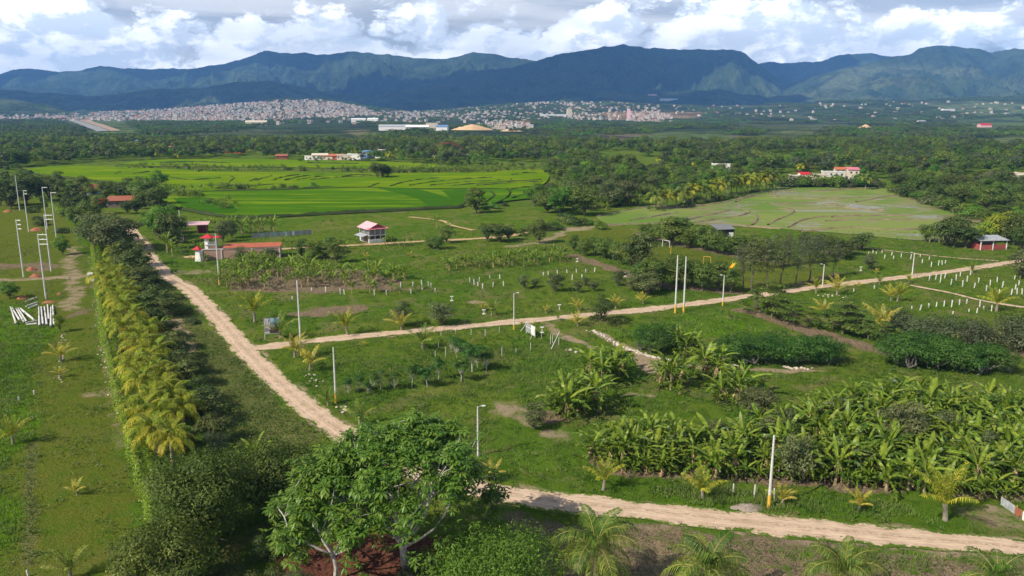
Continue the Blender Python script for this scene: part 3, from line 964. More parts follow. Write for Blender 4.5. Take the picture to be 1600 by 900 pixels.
def PT(px, py):
    """place on the far terrain seen at this picture row"""
    yy = 1000 * (17000 / 1000) ** np.linspace(0, 1, 900)
    zz = z_at(py, yy)
    xx = (px - 800.0) / FPX * (yy * CP + (CAM_H - zz) * SP)
    hit = np.nonzero(terrain_h(xx, yy) >= zz)[0]
    i = hit[0] if len(hit) else 899
    return Vector((xx[i], yy[i], zz[i]))


CLEAR_W = [np.array([PT(v[0], v[1] + (9 if v[1] > sum(w[1] for w in q) / len(q) else 0))[:2] for v in q]) for q, _ in CLEARINGS]
fx, fy, fr, fc_ = polar(1020, 15200, 1.0076, 47, 1000)
fz = terrain_h(fx, fy)
fpx, fpy = pix(fx, fy, fz)
fcol = np.tile(np.array([[0.040, 0.068, 0.024]]), (len(fx), 1))
v1 = fbm(fx / 260, fy / 260, 4, 201)[:, None]
v2 = fbm(fx / 900, fy / 900, 4, 202)[:, None]
fcol = fcol * (0.75 + 0.5 * v1) + np.array([[0.030, 0.036, 0.012]]) * smooth(v2, 0.50, 0.68)
hi_open = smooth(fbm(fx / 520, fy / 700, 4, 203), 0.56, 0.66) * smooth(fpx, 1150, 1330) * smooth(fpy, 95, 112) * (1 - smooth(fpy, 150, 175)) * smooth(fy, 4800, 5600)
fcol = fcol * (1 - hi_open[:, None]) + np.array([[0.155, 0.18, 0.075]]) * hi_open[:, None]
lowopen = smooth(fbm(fx / 300, fy / 420, 4, 204), 0.50, 0.60) * (1 - smooth(fy, 7000, 9000)) * 0.7
fcol = fcol * (1 - lowopen[:, None]) + np.array([[0.13, 0.15, 0.06]]) * lowopen[:, None]
for q, (poly, c) in zip(CLEAR_W, CLEARINGS):
    k_ = in_box(fx, fy, q, 80, lambda x, y: 1 - smooth(poly_sd(*jitter(x, y, 18, 90, 77), q), -25, 8))[:, None]
    fcol = fcol * (1 - k_) + np.array([c]) * (0.85 + 0.3 * v1) * k_


def make_far_mat():
    m, t, out = new_mat('distant woods and pasture')
    pos = t.n('ShaderNodeNewGeometry').outputs['Position']
    c = t.attr('land', 'Color')
    n1 = t.noise(pos, 0.03, 5, 0.7)
    n2 = t.noise(pos, 0.008, 5, 0.65)
    col = t.mix(t.math('MULTIPLY', t.ramp(n1, 0.42, 0.65), 0.6), c, (0.016, 0.028, 0.012))
    col = t.mix(t.math('MULTIPLY', t.ramp(n2, 0.50, 0.66), 0.55), col, (0.090, 0.115, 0.040))
    n3 = t.noise(pos, 0.0035, 4, 0.6)
    col = t.mix(t.math('MULTIPLY', t.ramp(n3, 0.36, 0.50, 1.0, 0.0), 0.6), col, (0.010, 0.020, 0.010))
    h = t.math('ADD', n1, t.math('MULTIPLY', n2, 2.0))
    principled(t, out, col, 0.95, 0.05, h, 1.0, 22.0)
    return m


M_FAR = make_far_mat()
structure('mountain_terrain', mesh_np('mountain_terrain', np.stack([fx, fy, fz], 1), grid_faces(fr, fc_)[:, ::-1], [M_FAR], None, {'land': fcol}, True))


def sheet(name, pts_px, mat, dz, parent=None, n=10):
    """thin surface draped over the far plain between two picture edges given as a quad"""
    A, B, C_, D_ = [np.array(PT(*q)[:2]) for q in pts_px]
    V = []
    for i in range(n):
        u = i / (n - 1)
        for j in range(n):
            w_ = j / (n - 1)
            q = (A * (1 - w_) + B * w_) * (1 - u) + (D_ * (1 - w_) + C_ * w_) * u
            V.append((q[0], q[1], 0))
    V = np.array(V)
    V[:, 2] = terrain_h(V[:, 0], V[:, 1]) + dz
    return structure(name, mesh_np(name, V, grid_faces(n, n), [mat], None, None, True), parent)


M_ASPH = simple_mat('worn runway asphalt', (0.30, 0.30, 0.29), (0.20, 0.20, 0.195), 0.02, 0.9)
M_SOIL = simple_mat('bare graded soil', (0.36, 0.27, 0.18), (0.30, 0.20, 0.13), 0.03, 0.95)
M_SAND = simple_mat('cut sand bank', (0.60, 0.42, 0.24), (0.48, 0.31, 0.17), 0.03, 0.95)
sheet('runway', [(152, 206.5), (172, 205.5), (120, 188.6), (107, 189)], M_ASPH, 1.6)
sheet('runway_shoulder', [(174, 205.5), (190, 205), (138, 188.2), (122, 188.6)], M_SOIL, 1.4)

# ---- clouds added out of view to shade the mountains; gaps leave sun patches
M_SHADE_CLOUD, t_, o_ = new_mat('shade_cloud')
principled(t_, o_, (0.85, 0.85, 0.86), 1.0, 0.0)
rc = np.random.default_rng(5)
SHADE_CLOUDS = []
for gy_ in range(4):
    for gx_ in range(8):
        if (gx_ + 2 * gy_) % 3 == 1 or (gy_ < 2 and gx_ >= 5) or (gy_ == 0 and gx_ == 4):
            continue
        SHADE_CLOUDS.append((-15500 + gx_ * 4000 + rc.normal() * 500, 5300 + gy_ * 2700 + rc.normal() * 350, 3600 + rc.normal() * 120, 2150 + rc.random() * 500, 1450 + rc.random() * 350))
for cx_c, cy_c, cz_c, rx_c, ry_c in SHADE_CLOUDS:
    m_, n_ = 36, 16
    V = []
    for i in range(n_ + 1):
        b_ = math.pi * i / n_
        for j in range(m_):
            a_ = 2 * math.pi * j / m_
            V.append((math.sin(b_) * math.cos(a_), math.sin(b_) * math.sin(a_), math.cos(b_)))
    V = np.array(V)
    k_ = 0.72 + 0.5 * fbm(V[:, 0] * 2.3 + cx_c, V[:, 1] * 2.3 + V[:, 2] * 1.7 + cy_c, 4, 9)
    V = V * k_[:, None] * np.array([rx_c, ry_c, 420])
    V[:, 2] = np.where(V[:, 2] < 0, V[:, 2] * 0.3, V[:, 2])
    F = [(i * m_ + j, (i + 1) * m_ + j, (i + 1) * m_ + (j + 1) % m_, i * m_ + (j + 1) % m_) for i in range(n_) for j in range(m_)]
    tag(link('shade_cloud', mesh_np('shade_cloud', V, np.array(F), [M_SHADE_CLOUD], None, None, True), None, (cx_c, cy_c, cz_c)), kind='structure')

# ---- the air between here and the ranges
hz = MB().box((0, 7500, 560), (36000, 16400, 1140))
hm, ht, hout = new_mat('valley haze')
pv = ht.n('ShaderNodeVolumePrincipled')
pv.inputs['Color'].default_value = (0.19, 0.46, 1.0, 1)
pv.inputs['Density'].default_value = 6.0e-5
pv.inputs['Anisotropy'].default_value = 0.0
ht.l(pv.outputs[0], hout.inputs['Volume'])
haze = tag(link('haze', hz.mesh('haze', [hm])), kind='stuff')

# ================================================================== plants
M_LEAF = {
    'mango': leaf_mat('mango leaves', (0.030, 0.060, 0.009), (0.066, 0.108, 0.017), (0.150, 0.178, 0.040)),
    'dark': leaf_mat('dark evergreen leaves', (0.020, 0.038, 0.008), (0.046, 0.070, 0.015), (0.130, 0.145, 0.042), 0.22, 0.5, 0.2),
    'laurel': leaf_mat('glossy laurel leaves', (0.022, 0.042, 0.007), (0.054, 0.082, 0.014), (0.140, 0.165, 0.040), 0.25, 0.5, 0.12),
    'olive': leaf_mat('olive green leaves', (0.036, 0.052, 0.018), (0.078, 0.098, 0.034), (0.150, 0.160, 0.070)),
    'fresh': leaf_mat('fresh green leaves', (0.030, 0.078, 0.010), (0.075, 0.150, 0.016), (0.150, 0.225, 0.035), 0.35),
    'feather': leaf_mat('fine feathery leaves', (0.020, 0.056, 0.010), (0.042, 0.098, 0.014), (0.085, 0.150, 0.028), 0.3),
    'grey': leaf_mat('grey green leaves', (0.038, 0.052, 0.026), (0.066, 0.084, 0.038), (0.125, 0.140, 0.074)),
    'star': leaf_mat('broad lobed leaves', (0.026, 0.070, 0.009), (0.064, 0.130, 0.014), (0.155, 0.220, 0.036), 0.3, 0.4, 0.3, 0.1, 0.005),
    'palm': leaf_mat('palm leaflets', (0.050, 0.095, 0.008), (0.165, 0.195, 0.012), (0.400, 0.345, 0.035), 0.32, 0.5, 0.15),
    'palm_green': leaf_mat('green palm leaflets', (0.030, 0.070, 0.010), (0.085, 0.130, 0.018), (0.220, 0.235, 0.045), 0.32, 0.5, 0.15),
    'palm_yellow': leaf_mat('yellow palm leaflets', (0.110, 0.125, 0.016), (0.290, 0.255, 0.030), (0.460, 0.360, 0.060), 0.3, 0.45, 0.4),
    'banana': leaf_mat('banana blade', (0.014, 0.038, 0.004), (0.050, 0.096, 0.008), (0.175, 0.225, 0.026), 0.35, 0.4, 0.22, 0.3, 0.012),
    'banana_dry': leaf_mat('withered banana leaf', (0.20, 0.130, 0.07), (0.33, 0.225, 0.13), (0.45, 0.33, 0.20), 0.2, 0.8, 0.1),
    'hedge': leaf_mat('lime green hedge leaves', (0.050, 0.110, 0.008), (0.125, 0.210, 0.014), (0.230, 0.310, 0.030), 0.35, 0.5, 0.3),
    'yellow': leaf_mat('yellow green leaves', (0.095, 0.135, 0.012), (0.170, 0.215, 0.020), (0.270, 0.290, 0.035), 0.35),
}
M_BARK = bark_mat('grey brown bark', (0.16, 0.13, 0.10), (0.085, 0.07, 0.055))
M_BARK_W = bark_mat('pale whitish bark', (0.52, 0.49, 0.44), (0.27, 0.25, 0.22))
M_BARK_P = bark_mat('ringed palm trunk', (0.30, 0.26, 0.20), (0.17, 0.145, 0.11), 1.5)
M_BARK_G = bark_mat('mottled grey bark', (0.34, 0.31, 0.27), (0.17, 0.15, 0.13))
M_STEMB = bark_mat('banana stem sheath', (0.36, 0.30, 0.16), (0.20, 0.16, 0.09), 3.0)
M_RACHIS = simple_mat('yellow frond midrib', (0.36, 0.31, 0.07), (0.26, 0.24, 0.06), 1.0, 0.6)


def unit(v):
    return v / (np.linalg.norm(v, axis=1)[:, None] + 1e-9)


def leaves(rng, pos, nrm, size, aspect=0.5, fold=0.12, tint=None, droop=0.0):
    """folded diamond blades: two triangles each"""
    n = len(pos)
    rv = rng.normal(size=(n, 3))
    t = unit(np.cross(nrm, rv))
    t[:, 2] -= droop
    t = unit(t)
    b = unit(np.cross(nrm, t))
    L = (size * (0.7 + 0.6 * rng.random(n)))[:, None] if np.isscalar(size) else size[:, None]
    base = pos - t * L * 0.5
    tip = pos + t * L * 0.5
    l = pos + b * L * aspect * 0.5 + nrm * L * fold
    r = pos - b * L * aspect * 0.5 + nrm * L * fold
    V = np.stack([base, l, tip, r], 1).reshape(-1, 3)
    i = np.arange(n)[:, None] * 4
    F = np.concatenate([i + [[0, 2, 1]], i + [[0, 3, 2]]], 0)
    T = np.repeat(tint if tint is not None else rng.random(n), 4)
    return V, F, T


def merge(parts):
    Vs, Fs, Ts, o = [], [], [], 0
    for V, F, T in parts:
        Vs.append(V); Fs.append(F + o); Ts.append(T)
        o += len(V)
    return np.vstack(Vs), np.vstack(Fs), np.concatenate(Ts)


def clump_leaves(rng, C, R, per, size, up=0.45, flat=0.75, aspect=0.5, fill=0.35, droop=0.0):
    """leaves over the shells of many clumps: C (k,3), R (k,)"""
    k = len(C)
    n = (per * (R / R.mean()) ** 2).astype(int)
    idx = np.repeat(np.arange(k), n)
    d = unit(rng.normal(size=(len(idx), 3)))
    d[:, 2] = np.where(d[:, 2] < -0.35, -d[:, 2] * 0.6, d[:, 2])
    rr = R[idx] * (1 - fill * rng.random(len(idx)) ** 1.6) * (0.85 + 0.3 * vnoise(d[:, 0] * 3 + idx * 7.1, d[:, 1] * 3 + d[:, 2] * 2.3, 5))
    pos = C[idx] + d * rr[:, None] * np.array([1, 1, flat])
    nr = d * 1.15 + np.array([0, 0, up]) + rng.normal(size=d.shape) * 0.30
    ct = rng.random(k)
    tint = np.clip(0.45 * ct[idx] + 0.55 * rng.random(len(idx)) ** 1.3, 0, 1)
    return leaves(rng, pos, unit(nr), size, aspect, 0.12, tint, droop)


def taper_tube(mb, a, b, r0, r1, rng, bend=0.12, n=5, seg=4):
    a, b = np.array(a, float), np.array(b, float)
    L = np.linalg.norm(b - a)
    off = rng.normal(size=3) * L * bend
    pts = [a + (b - a) * t + off * math.sin(math.pi * t) for t in np.linspace(0, 1, seg)]
    mb.tube(pts, list(np.linspace(r0, r1, seg)), n)


def make_tree(kind, seed, h=6.0, rad=2.6, crown_lo=0.25, clumps=16, per=110, size=0.34, trunk_r=0.16, bark=None, flat=0.75, shape='round', aspect=0.5, stems=1, droop=0.0, up=0.45, spread=0.75):
    rng = np.random.default_rng(seed)
    zc = h * (crown_lo + 1) / 2
    hz_ = h * (1 - crown_lo) / 2
    C, R = [], []
    for i in range(clumps):
        if shape == 'tier':
            lv = (i % 4) / 3.0
            a = i * 2.4 + rng.random()
            rr = rad * (0.95 - 0.62 * lv) * (0.45 + 0.55 * rng.random())
            c = [math.cos(a) * rr, math.sin(a) * rr, h * (crown_lo + (1 - crown_lo) * (0.12 + 0.80 * lv))]
            R.append(rad * (0.40 - 0.12 * lv) * (0.8 + 0.4 * rng.random()))
        elif shape == 'tall':
            u = (i + 0.5) / clumps
            a = i * 2.4
            w_ = rad * (0.35 + 0.65 * math.sin(math.pi * (0.15 + 0.8 * u)))
            c = [math.cos(a) * w_ * 0.55 * rng.random() ** 0.5, math.sin(a) * w_ * 0.55 * rng.random() ** 0.5, h * (crown_lo + (1 - crown_lo) * u * 0.95)]
            R.append(w_ * (0.42 + 0.2 * rng.random()))
        else:
            d = rng.normal(size=3); d /= np.linalg.norm(d)
            q = rng.random() ** 0.45 * spread
            if shape == 'dome':
                d[2] = abs(d[2])
                c = [d[0] * rad * q, d[1] * rad * q, h * crown_lo + d[2] * q * h * (1 - crown_lo) * 1.05]
            else:
                c = [d[0] * rad * q, d[1] * rad * q, zc + d[2] * hz_ * q]
            R.append(rad * (0.30 + 0.20 * rng.random()))
        C.append(c)
    C, R = np.array(C), np.array(R)
    V, F, T = clump_leaves(rng, C, R, per, size, up, flat, aspect, 0.4, droop)
    V[:, 2] = np.maximum(V[:, 2], 0.05)
    crown = mesh_np('crown', V, F, [M_LEAF[kind]], {'tint': T})
    mb = MB()
    th = h * max(crown_lo, 0.12)
    for s_ in range(stems):
        bx, by = (rng.normal(size=2) * 0.18 * rad * (stems > 1))
        top = np.array([bx * 2.2, by * 2.2, th * (1.0 if stems == 1 else 0.8)])
        taper_tube(mb, (bx, by, -0.25), top, trunk_r * (1.15 if stems == 1 else 0.75), trunk_r * 0.75 * (1 if stems == 1 else 0.7), rng, 0.05, 6, 4)
        if shape == 'tall':
            taper_tube(mb, top, (0, 0, h * 0.93), trunk_r * 0.7, trunk_r * 0.12, rng, 0.02, 5, 4)
        for j in range(s_, len(C), stems):
            if shape == 'tall':
                st_ = (0, 0, C[j][2] - 0.4)
                taper_tube(mb, st_, C[j], trunk_r * 0.25, trunk_r * 0.08, rng, 0.1, 4, 3)
            else:
                taper_tube(mb, top - [0, 0, 0.05], C[j], trunk_r * 0.45, trunk_r * 0.10, rng, 0.14, 4, 4)
    trunk = mb.mesh('trunk', [bark or M_BARK])
    return {'h': h, 'parts': [('trunk', trunk, None, ()), ('crown', crown, None, ())]}


def frond_mesh(name, seed, L, elev0, curl, n=24, wid=0.75, droop=0.75, mat='palm', tint0=0.5, lw=0.05):
    """feather leaf: arched midrib along +x, leaflets hanging on both sides"""
    rng = np.random.default_rng(seed)
    s = np.linspace(0, 1, 12)
    ang = elev0 - curl * s ** 1.25
    dx, dz = np.cos(ang), np.sin(ang)
    X = np.concatenate([[0], np.cumsum((dx[:-1] + dx[1:]) / 2)]) * L / 11
    Z = np.concatenate([[0], np.cumsum((dz[:-1] + dz[1:]) / 2)]) * L / 11
    bow = 0.06 * L * rng.normal() * s ** 2
    mb = MB()
    mb.tube([(X[i], bow[i], Z[i]) for i in range(12)], list(np.linspace(0.035, 0.008, 12) * (L / 3.6)), 4, 1)
    t = np.linspace(0.12, 0.99, n)
    V, F = [], []
    T = []
    for side in (-1, 1):
        for u in t:
            a = np.interp(u, s, ang)
            p = np.array([np.interp(u, s, X), np.interp(u, s, bow), np.interp(u, s, Z)])
            fwd = np.array([math.cos(a), 0, math.sin(a)])
            upv = np.array([-math.sin(a), 0, math.cos(a)])
            ll = wid * (0.25 + 0.95 * math.sin(math.pi * min(1, u * 0.92 + 0.08)) ** 0.7) * (0.85 + 0.3 * rng.random())
            d1 = np.array([0, side, 0]) * 0.85 + fwd * (0.45 + 0.3 * u) + upv * (0.18 - 0.3 * rng.random())
            d1 /= np.linalg.norm(d1)
            d2 = d1 * 0.55 + np.array([0, 0, -1.0]) * droop
            d2 /= np.linalg.norm(d2)
            q1 = p + d1 * ll * 0.45
            q2 = q1 + d2 * ll * 0.55
            w_ = np.cross(d1, upv); w_ /= np.linalg.norm(w_) + 1e-9
            w_ = w_ * lw
            o = len(V)
            V += [p - w_ * 0.5, p + w_ * 0.5, q1 + w_, q1 - w_, q2]
            F += [(o, o + 1, o + 2, o + 3), (o + 3, o + 2, o + 4)]
            T += [min(1, max(0, tint0 + 0.8 * (rng.random() - 0.5)))] * 5
    nm = len(mb.v)
    mb.add(V, F, 0)
    me = mb.mesh(name, [M_LEAF[mat], M_RACHIS])
    at = me.attributes.new('tint', 'FLOAT', 'POINT')
    at.data.foreach_set('value', np.array([0.5] * nm + T, np.float32))
    return me


def rot_z(a, tilt=0.0, loc=(0, 0, 0), s=1.0):
    return Matrix.Translation(loc) @ Matrix.Rotation(a, 4, 'Z') @ Matrix.Rotation(-tilt, 4, 'Y') @ Matrix.Scale(s, 4)


def joined(name, items, mats):
    """bake (mesh, matrix) pairs into one mesh that keeps its materials and tints"""
    V, F, MI, T, o = [], [], [], [], 0
    for me, mx in items:
        v = np.zeros(len(me.vertices) * 3, np.float32)
        me.vertices.foreach_get('co', v)
        v = v.reshape(-1, 3)
        M = np.array(mx)
        V.append(v @ M[:3, :3].T + M[:3, 3])
        tt = np.zeros(len(v), np.float32)
        if 'tint' in me.attributes:
            me.attributes['tint'].data.foreach_get('value', tt)
        T.append(tt)
        for p in me.polygons:
            F.append(tuple(i + o for i in p.vertices))
            MI.append(mats.index(me.materials[p.material_index]))
        o += len(v)
    out = bpy.data.meshes.new(name)
    out.from_pydata(np.vstack(V).tolist(), [], F)
    for m in mats:
        out.materials.append(m)
    out.polygons.foreach_set('material_index', np.array(MI, np.int32))
    at = out.attributes.new('tint', 'FLOAT', 'POINT')
    at.data.foreach_set('value', np.concatenate(T))
    out.update()
    return out


def make_palm(seed, trunk_h=3.0, n=17, L=3.2, mat='palm', split=True, young=False, spread=1.0, lw=0.032):
    rng = np.random.default_rng(seed)
    mb = MB()
    lean = rng.normal(size=2) * 0.05 * trunk_h
    r0 = 0.20 if not young else 0.16
    pts = [(lean[0] * (t ** 2), lean[1] * (t ** 2), -0.25 + (trunk_h + 0.25) * t) for t in np.linspace(0, 1, 6)]
    mb.tube(pts, [r0 * 1.35, r0 * 1.0, r0 * 0.85, r0 * 0.8, r0 * 0.78, r0 * 0.9], 8)
    trunk = mb.mesh('trunk', [M_BARK_P])
    base = np.array([lean[0], lean[1], trunk_h - 0.1])
    protos = []
    for q, (e, c, tn) in enumerate(((84, 50, 0.35), (70, 78, 0.5), (54, 90, 0.7), (40, 90, 0.8)) if young else ((80, 85, 0.3), (64, 122, 0.42), (44, 125, 0.55), (16, 100, 0.8))):
        protos.append(frond_mesh('frond', seed * 10 + q, L * (0.85 if q == 0 else 1.0), math.radians(e), math.radians(c * (0.65 if young else 1.0)), 32 if not young else 20,
                                 L * (0.27 if not young else 0.20), 1.25 if not young else 0.6, mat, tn, lw))
    items = []
    for i in range(n):
        u = i / (n - 1)
        q = min(3, int(u * (2.99 if young else 3.99) ** 1.0))
        a = i * 2.39996 + rng.normal() * 0.15
        items.append((protos[q], rot_z(a, rng.normal() * 0.10, tuple(base), 0.88 + 0.24 * rng.random())))
    h = trunk_h + L * 0.55
    parts = [('trunk', trunk, None, ())]
    if split:
        parts += [('frond', me, mx, ()) for me, mx in items]
    else:
        parts.append(('crown', joined('crown', items, [M_LEAF[mat], M_RACHIS]), None, ()))
    return {'h': h, 'parts': parts}


def banana_leaf(seed, L, W, elev0, curl, mat='banana', tint=0.5, torn=0.6, seg=11):
    rng = np.random.default_rng(seed)
    s = np.linspace(0, 1, seg + 1)
    ang = elev0 - curl * s ** 1.4
    X = np.concatenate([[0], np.cumsum(np.cos(ang[:-1]))]) * L / seg
    Z = np.concatenate([[0], np.cumsum(np.sin(ang[:-1]))]) * L / seg
    V, F, T = [], [], []
    for i in range(seg):
        for side in (-1, 1):
            # each strip of blade hangs at its own angle: the tears of an old leaf
            u0, u1 = s[i], s[i + 1]
            w0 = W * max(0.0, math.sin(math.pi * min(1, max(0, (u0 - 0.10) / 0.90)))) ** 0.55 if u0 > 0.10 else 0.03
            w1 = W * max(0.0, math.sin(math.pi * min(1, max(0, (u1 - 0.10) / 0.90)))) ** 0.55 if u1 > 0.10 else 0.03
            dr = 0.25 + torn * rng.random() * 1.5
            dx_ = X[i + 1] - X[i]
            dz_ = Z[i + 1] - Z[i]
            g0, g1 = torn * 0.55 * rng.random(), torn * 0.55 * rng.random()      # gaps torn between the strips
            ww = w1 * (0.8 + 0.3 * rng.random())
            w0 = w0 * (0.8 + 0.3 * rng.random())
            sl = 0.06 * L
            o = len(V)
            V += [(X[i], 0, Z[i]), (X[i + 1], 0, Z[i + 1]),
                  (X[i + 1] - dx_ * g1 + sl, side * ww * math.cos(dr), Z[i + 1] - dz_ * g1 - ww * math.sin(dr) + 0.06),
                  (X[i] + dx_ * g0 + sl, side * w0 * math.cos(dr), Z[i] + dz_ * g0 - w0 * math.sin(dr) + 0.06)]
            F.append((o, o + 1, o + 2, o + 3) if side < 0 else (o + 3, o + 2, o + 1, o))
            tt = min(1, max(0, tint + 0.55 * (rng.random() - 0.5)))
            T += [min(1, tt + 0.25)] * 2 + [tt] * 2
    me = bpy.data.meshes.new('leaf')
    me.from_pydata(V, [], F)
    me.materials.append(M_LEAF[mat])
    at = me.attributes.new('tint', 'FLOAT', 'POINT')
    at.data.foreach_set('value', np.array(T, np.float32))
    me.update()
    return me


BLEAF = [banana_leaf(1, 2.1, 0.27, math.radians(84), math.radians(30), tint=0.7, torn=0.1), banana_leaf(2, 2.6, 0.29, math.radians(70), math.radians(95), tint=0.6),
         banana_leaf(3, 2.7, 0.29, math.radians(60), math.radians(120), tint=0.4), banana_leaf(4, 2.7, 0.28, math.radians(44), math.radians(120), tint=0.5, torn=0.7),
         banana_leaf(5, 2.4, 0.26, math.radians(18), math.radians(100), tint=0.25, torn=0.8), banana_leaf(6, 2.5, 0.28, math.radians(50), math.radians(60), tint=0.8, torn=0.15)]
BDRY = banana_leaf(9, 1.7, 0.26, math.radians(-35), math.radians(50), 'banana_dry', 0.5, 0.9, 6)


def make_banana(seed, stem_h=2.0, n=9, split=True, dry=2, s=1.0):
    rng = np.random.default_rng(seed)
    mb = MB()
    lean = rng.normal(size=2) * 0.12
    mb.tube([(0, 0, -0.2), (lean[0] * 0.3, lean[1] * 0.3, stem_h * 0.5), (lean[0], lean[1], stem_h)], [0.15, 0.12, 0.07], 7)
    stem = mb.mesh('stem', [M_STEMB])
    items = []
    for i in range(n):
        q = ([0, 5, 1, 2, 1, 2, 3, 3, 4, 2, 3, 4] if seed % 2 else [5, 1, 2, 3, 1, 3, 2, 4, 4, 3, 0, 2])[i % 12]
        a = i * 2.39996 + rng.normal() * 0.25
        items.append((BLEAF[q], rot_z(a, rng.normal() * 0.12, (lean[0], lean[1], stem_h - 0.05 - 0.03 * i), (0.8 + 0.35 * rng.random()) * s)))
    dr = [(BDRY, rot_z(rng.random() * 6.28, -0.5 + rng.normal() * 0.2, (lean[0] * 0.8, lean[1] * 0.8, stem_h * 0.92), 0.8 + 0.3 * rng.random())) for _ in range(dry)]
    parts = [('stem', stem, None, ())]
    if split:
        parts += [('leaf', m_, x, ()) for m_, x in items] + [('dry_leaf', m_, x, ()) for m_, x in dr]
    else:
        parts.append(('crown', joined('crown', items + dr, [M_LEAF['banana'], M_LEAF['banana_dry']]), None, ()))
    return {'h': stem_h + 1.9 * s, 'parts': parts}


def place(proto, name, loc, rz, s, label, cat, group=None):
    root = thing(name, loc, rz, s, label, cat, group)
    for pn, me, mx, subs in proto['parts']:
        o = link(pn, me, root)
        if mx is not None:
            o.matrix_local = mx
        for sn, sm, smx in subs:
            q = link(sn, sm, o)
            if smx is not None:
                q.matrix_local = smx
    return root


PROTO = {
    'mango': [make_tree('mango', 11, 6, 2.7, 0.07, 22, 130, 0.34), make_tree('mango', 12, 6, 2.5, 0.1, 19, 140, 0.34), make_tree('mango', 13, 6, 3.0, 0.05, 24, 120, 0.36)],
    'olive': [make_tree('olive', 21, 6, 2.8, 0.05, 22, 130, 0.30), make_tree('olive', 22, 6, 2.6, 0.08, 20, 130, 0.30)],
    'dark': [make_tree('dark', 31, 6, 2.8, 0.06, 22, 130, 0.34), make_tree('dark', 32, 6, 2.5, 0.1, 20, 130, 0.34)],
    'fresh': [make_tree('fresh', 41, 6, 2.6, 0.07, 22, 130, 0.34), make_tree('fresh', 42, 6, 2.8, 0.1, 20, 130, 0.34)],
    'yellow': [make_tree('yellow', 46, 6, 2.6, 0.07, 22, 130, 0.34)],
    'tier': [make_tree('mango', 51, 6, 3.3, 0.16, 16, 110, 0.36, 0.16, None, 0.42, 'tier', 0.55, up=1.0), make_tree('mango', 52, 6, 3.0, 0.2, 16, 110, 0.36, 0.16, None, 0.42, 'tier', 0.55, up=1.0)],
    'feather': [make_tree('feather', 61, 5, 2.9, 0.02, 30, 150, 0.28, 0.10, M_BARK_G, 0.75, 'round', 0.36, 2), make_tree('feather', 62, 5, 2.6, 0.04, 26, 150, 0.28, 0.10, M_BARK_G, 0.75, 'round', 0.36, 2),
                make_tree('feather', 63, 5, 2.4, 0.02, 24, 150, 0.28, 0.10, M_BARK_G, 0.8, 'round', 0.36, 2)],
    'sparse': [make_tree('feather', 66, 5, 1.7, 0.3, 14, 110, 0.26, 0.09, M_BARK_W, 0.6, 'round', 0.4, 1), make_tree('feather', 67, 5, 1.5, 0.25, 12, 110, 0.26, 0.09, M_BARK_W, 0.7, 'round', 0.4, 1),
               make_tree('feather', 68, 5, 1.9, 0.28, 15, 100, 0.26, 0.09, M_BARK_W, 0.6, 'round', 0.4, 2)],
    'tall': [make_tree('grey', 71, 12, 2.6, 0.32, 16, 90, 0.34, 0.16, M_BARK, 0.9, 'tall', 0.4, up=0.2), make_tree('grey', 72, 12, 2.3, 0.36, 15, 90, 0.34, 0.15, M_BARK, 0.9, 'tall', 0.4, up=0.2),
             make_tree('olive', 73, 12, 2.5, 0.34, 14, 100, 0.34, 0.15, M_BARK, 0.9, 'tall', 0.4, up=0.2)],
    'shrub': [make_tree('mango', 81, 2.2, 1.7, 0.05, 12, 90, 0.26, 0.05, None, 0.8, 'dome', 0.5, 3), make_tree('olive', 82, 2.2, 1.6, 0.05, 11, 90, 0.25, 0.05, None, 0.8, 'dome', 0.5, 3),
              make_tree('dark', 83, 2.2, 1.7, 0.05, 12, 90, 0.26, 0.05, None, 0.8, 'dome', 0.5, 3), make_tree('fresh', 84, 2.2, 1.5, 0.05, 11, 90, 0.26, 0.05, None, 0.8, 'dome', 0.5, 3)],
    'greybush': [make_tree('grey', 91, 4, 2.6, 0.06, 18, 120, 0.24, 0.08, None, 0.8, 'dome', 0.4, 4), make_tree('olive', 92, 4, 2.5, 0.06, 18, 120, 0.24, 0.08, None, 0.8, 'dome', 0.4, 4)],
    'palm': [make_palm(201, 3.0), make_palm(202, 3.4, 18, 3.4), make_palm(203, 2.6, 16, 3.2)],
    'palm_green': [make_palm(211, 3.2, 19, 3.8, 'palm_green'), make_palm(212, 2.8, 18, 3.7, 'palm_green')],
    'coconut': [make_palm(221, 5.0, 18, 4.2, 'palm', False, lw=0.07), make_palm(222, 5.8, 18, 4.2, 'palm', False, lw=0.07), make_palm(223, 4.6, 17, 4.2, 'palm_green', False, lw=0.07), make_palm(224, 5.4, 18, 4.2, 'palm_green', False, lw=0.07)],
    'young_palm': [make_palm(231, 0.7, 9, 2.3, 'palm_yellow', True, True), make_palm(232, 0.9, 10, 2.5, 'palm', True, True), make_palm(233, 0.6, 8, 2.3, 'palm_green', True, True)],
    'banana': [make_banana(301, 2.1, 14, True, 3), make_banana(302, 1.7, 14), make_banana(303, 2.5, 15, True, 4), make_banana(304, 1.2, 12), make_banana(305, 2.3, 14, True, 5), make_banana(306, 2.0, 11, True, 4), make_banana(307, 1.5, 15)],
    'banana_far': [make_banana(311, 2.1, 13, False), make_banana(312, 1.7, 12, False), make_banana(313, 2.4, 14, False)],
}

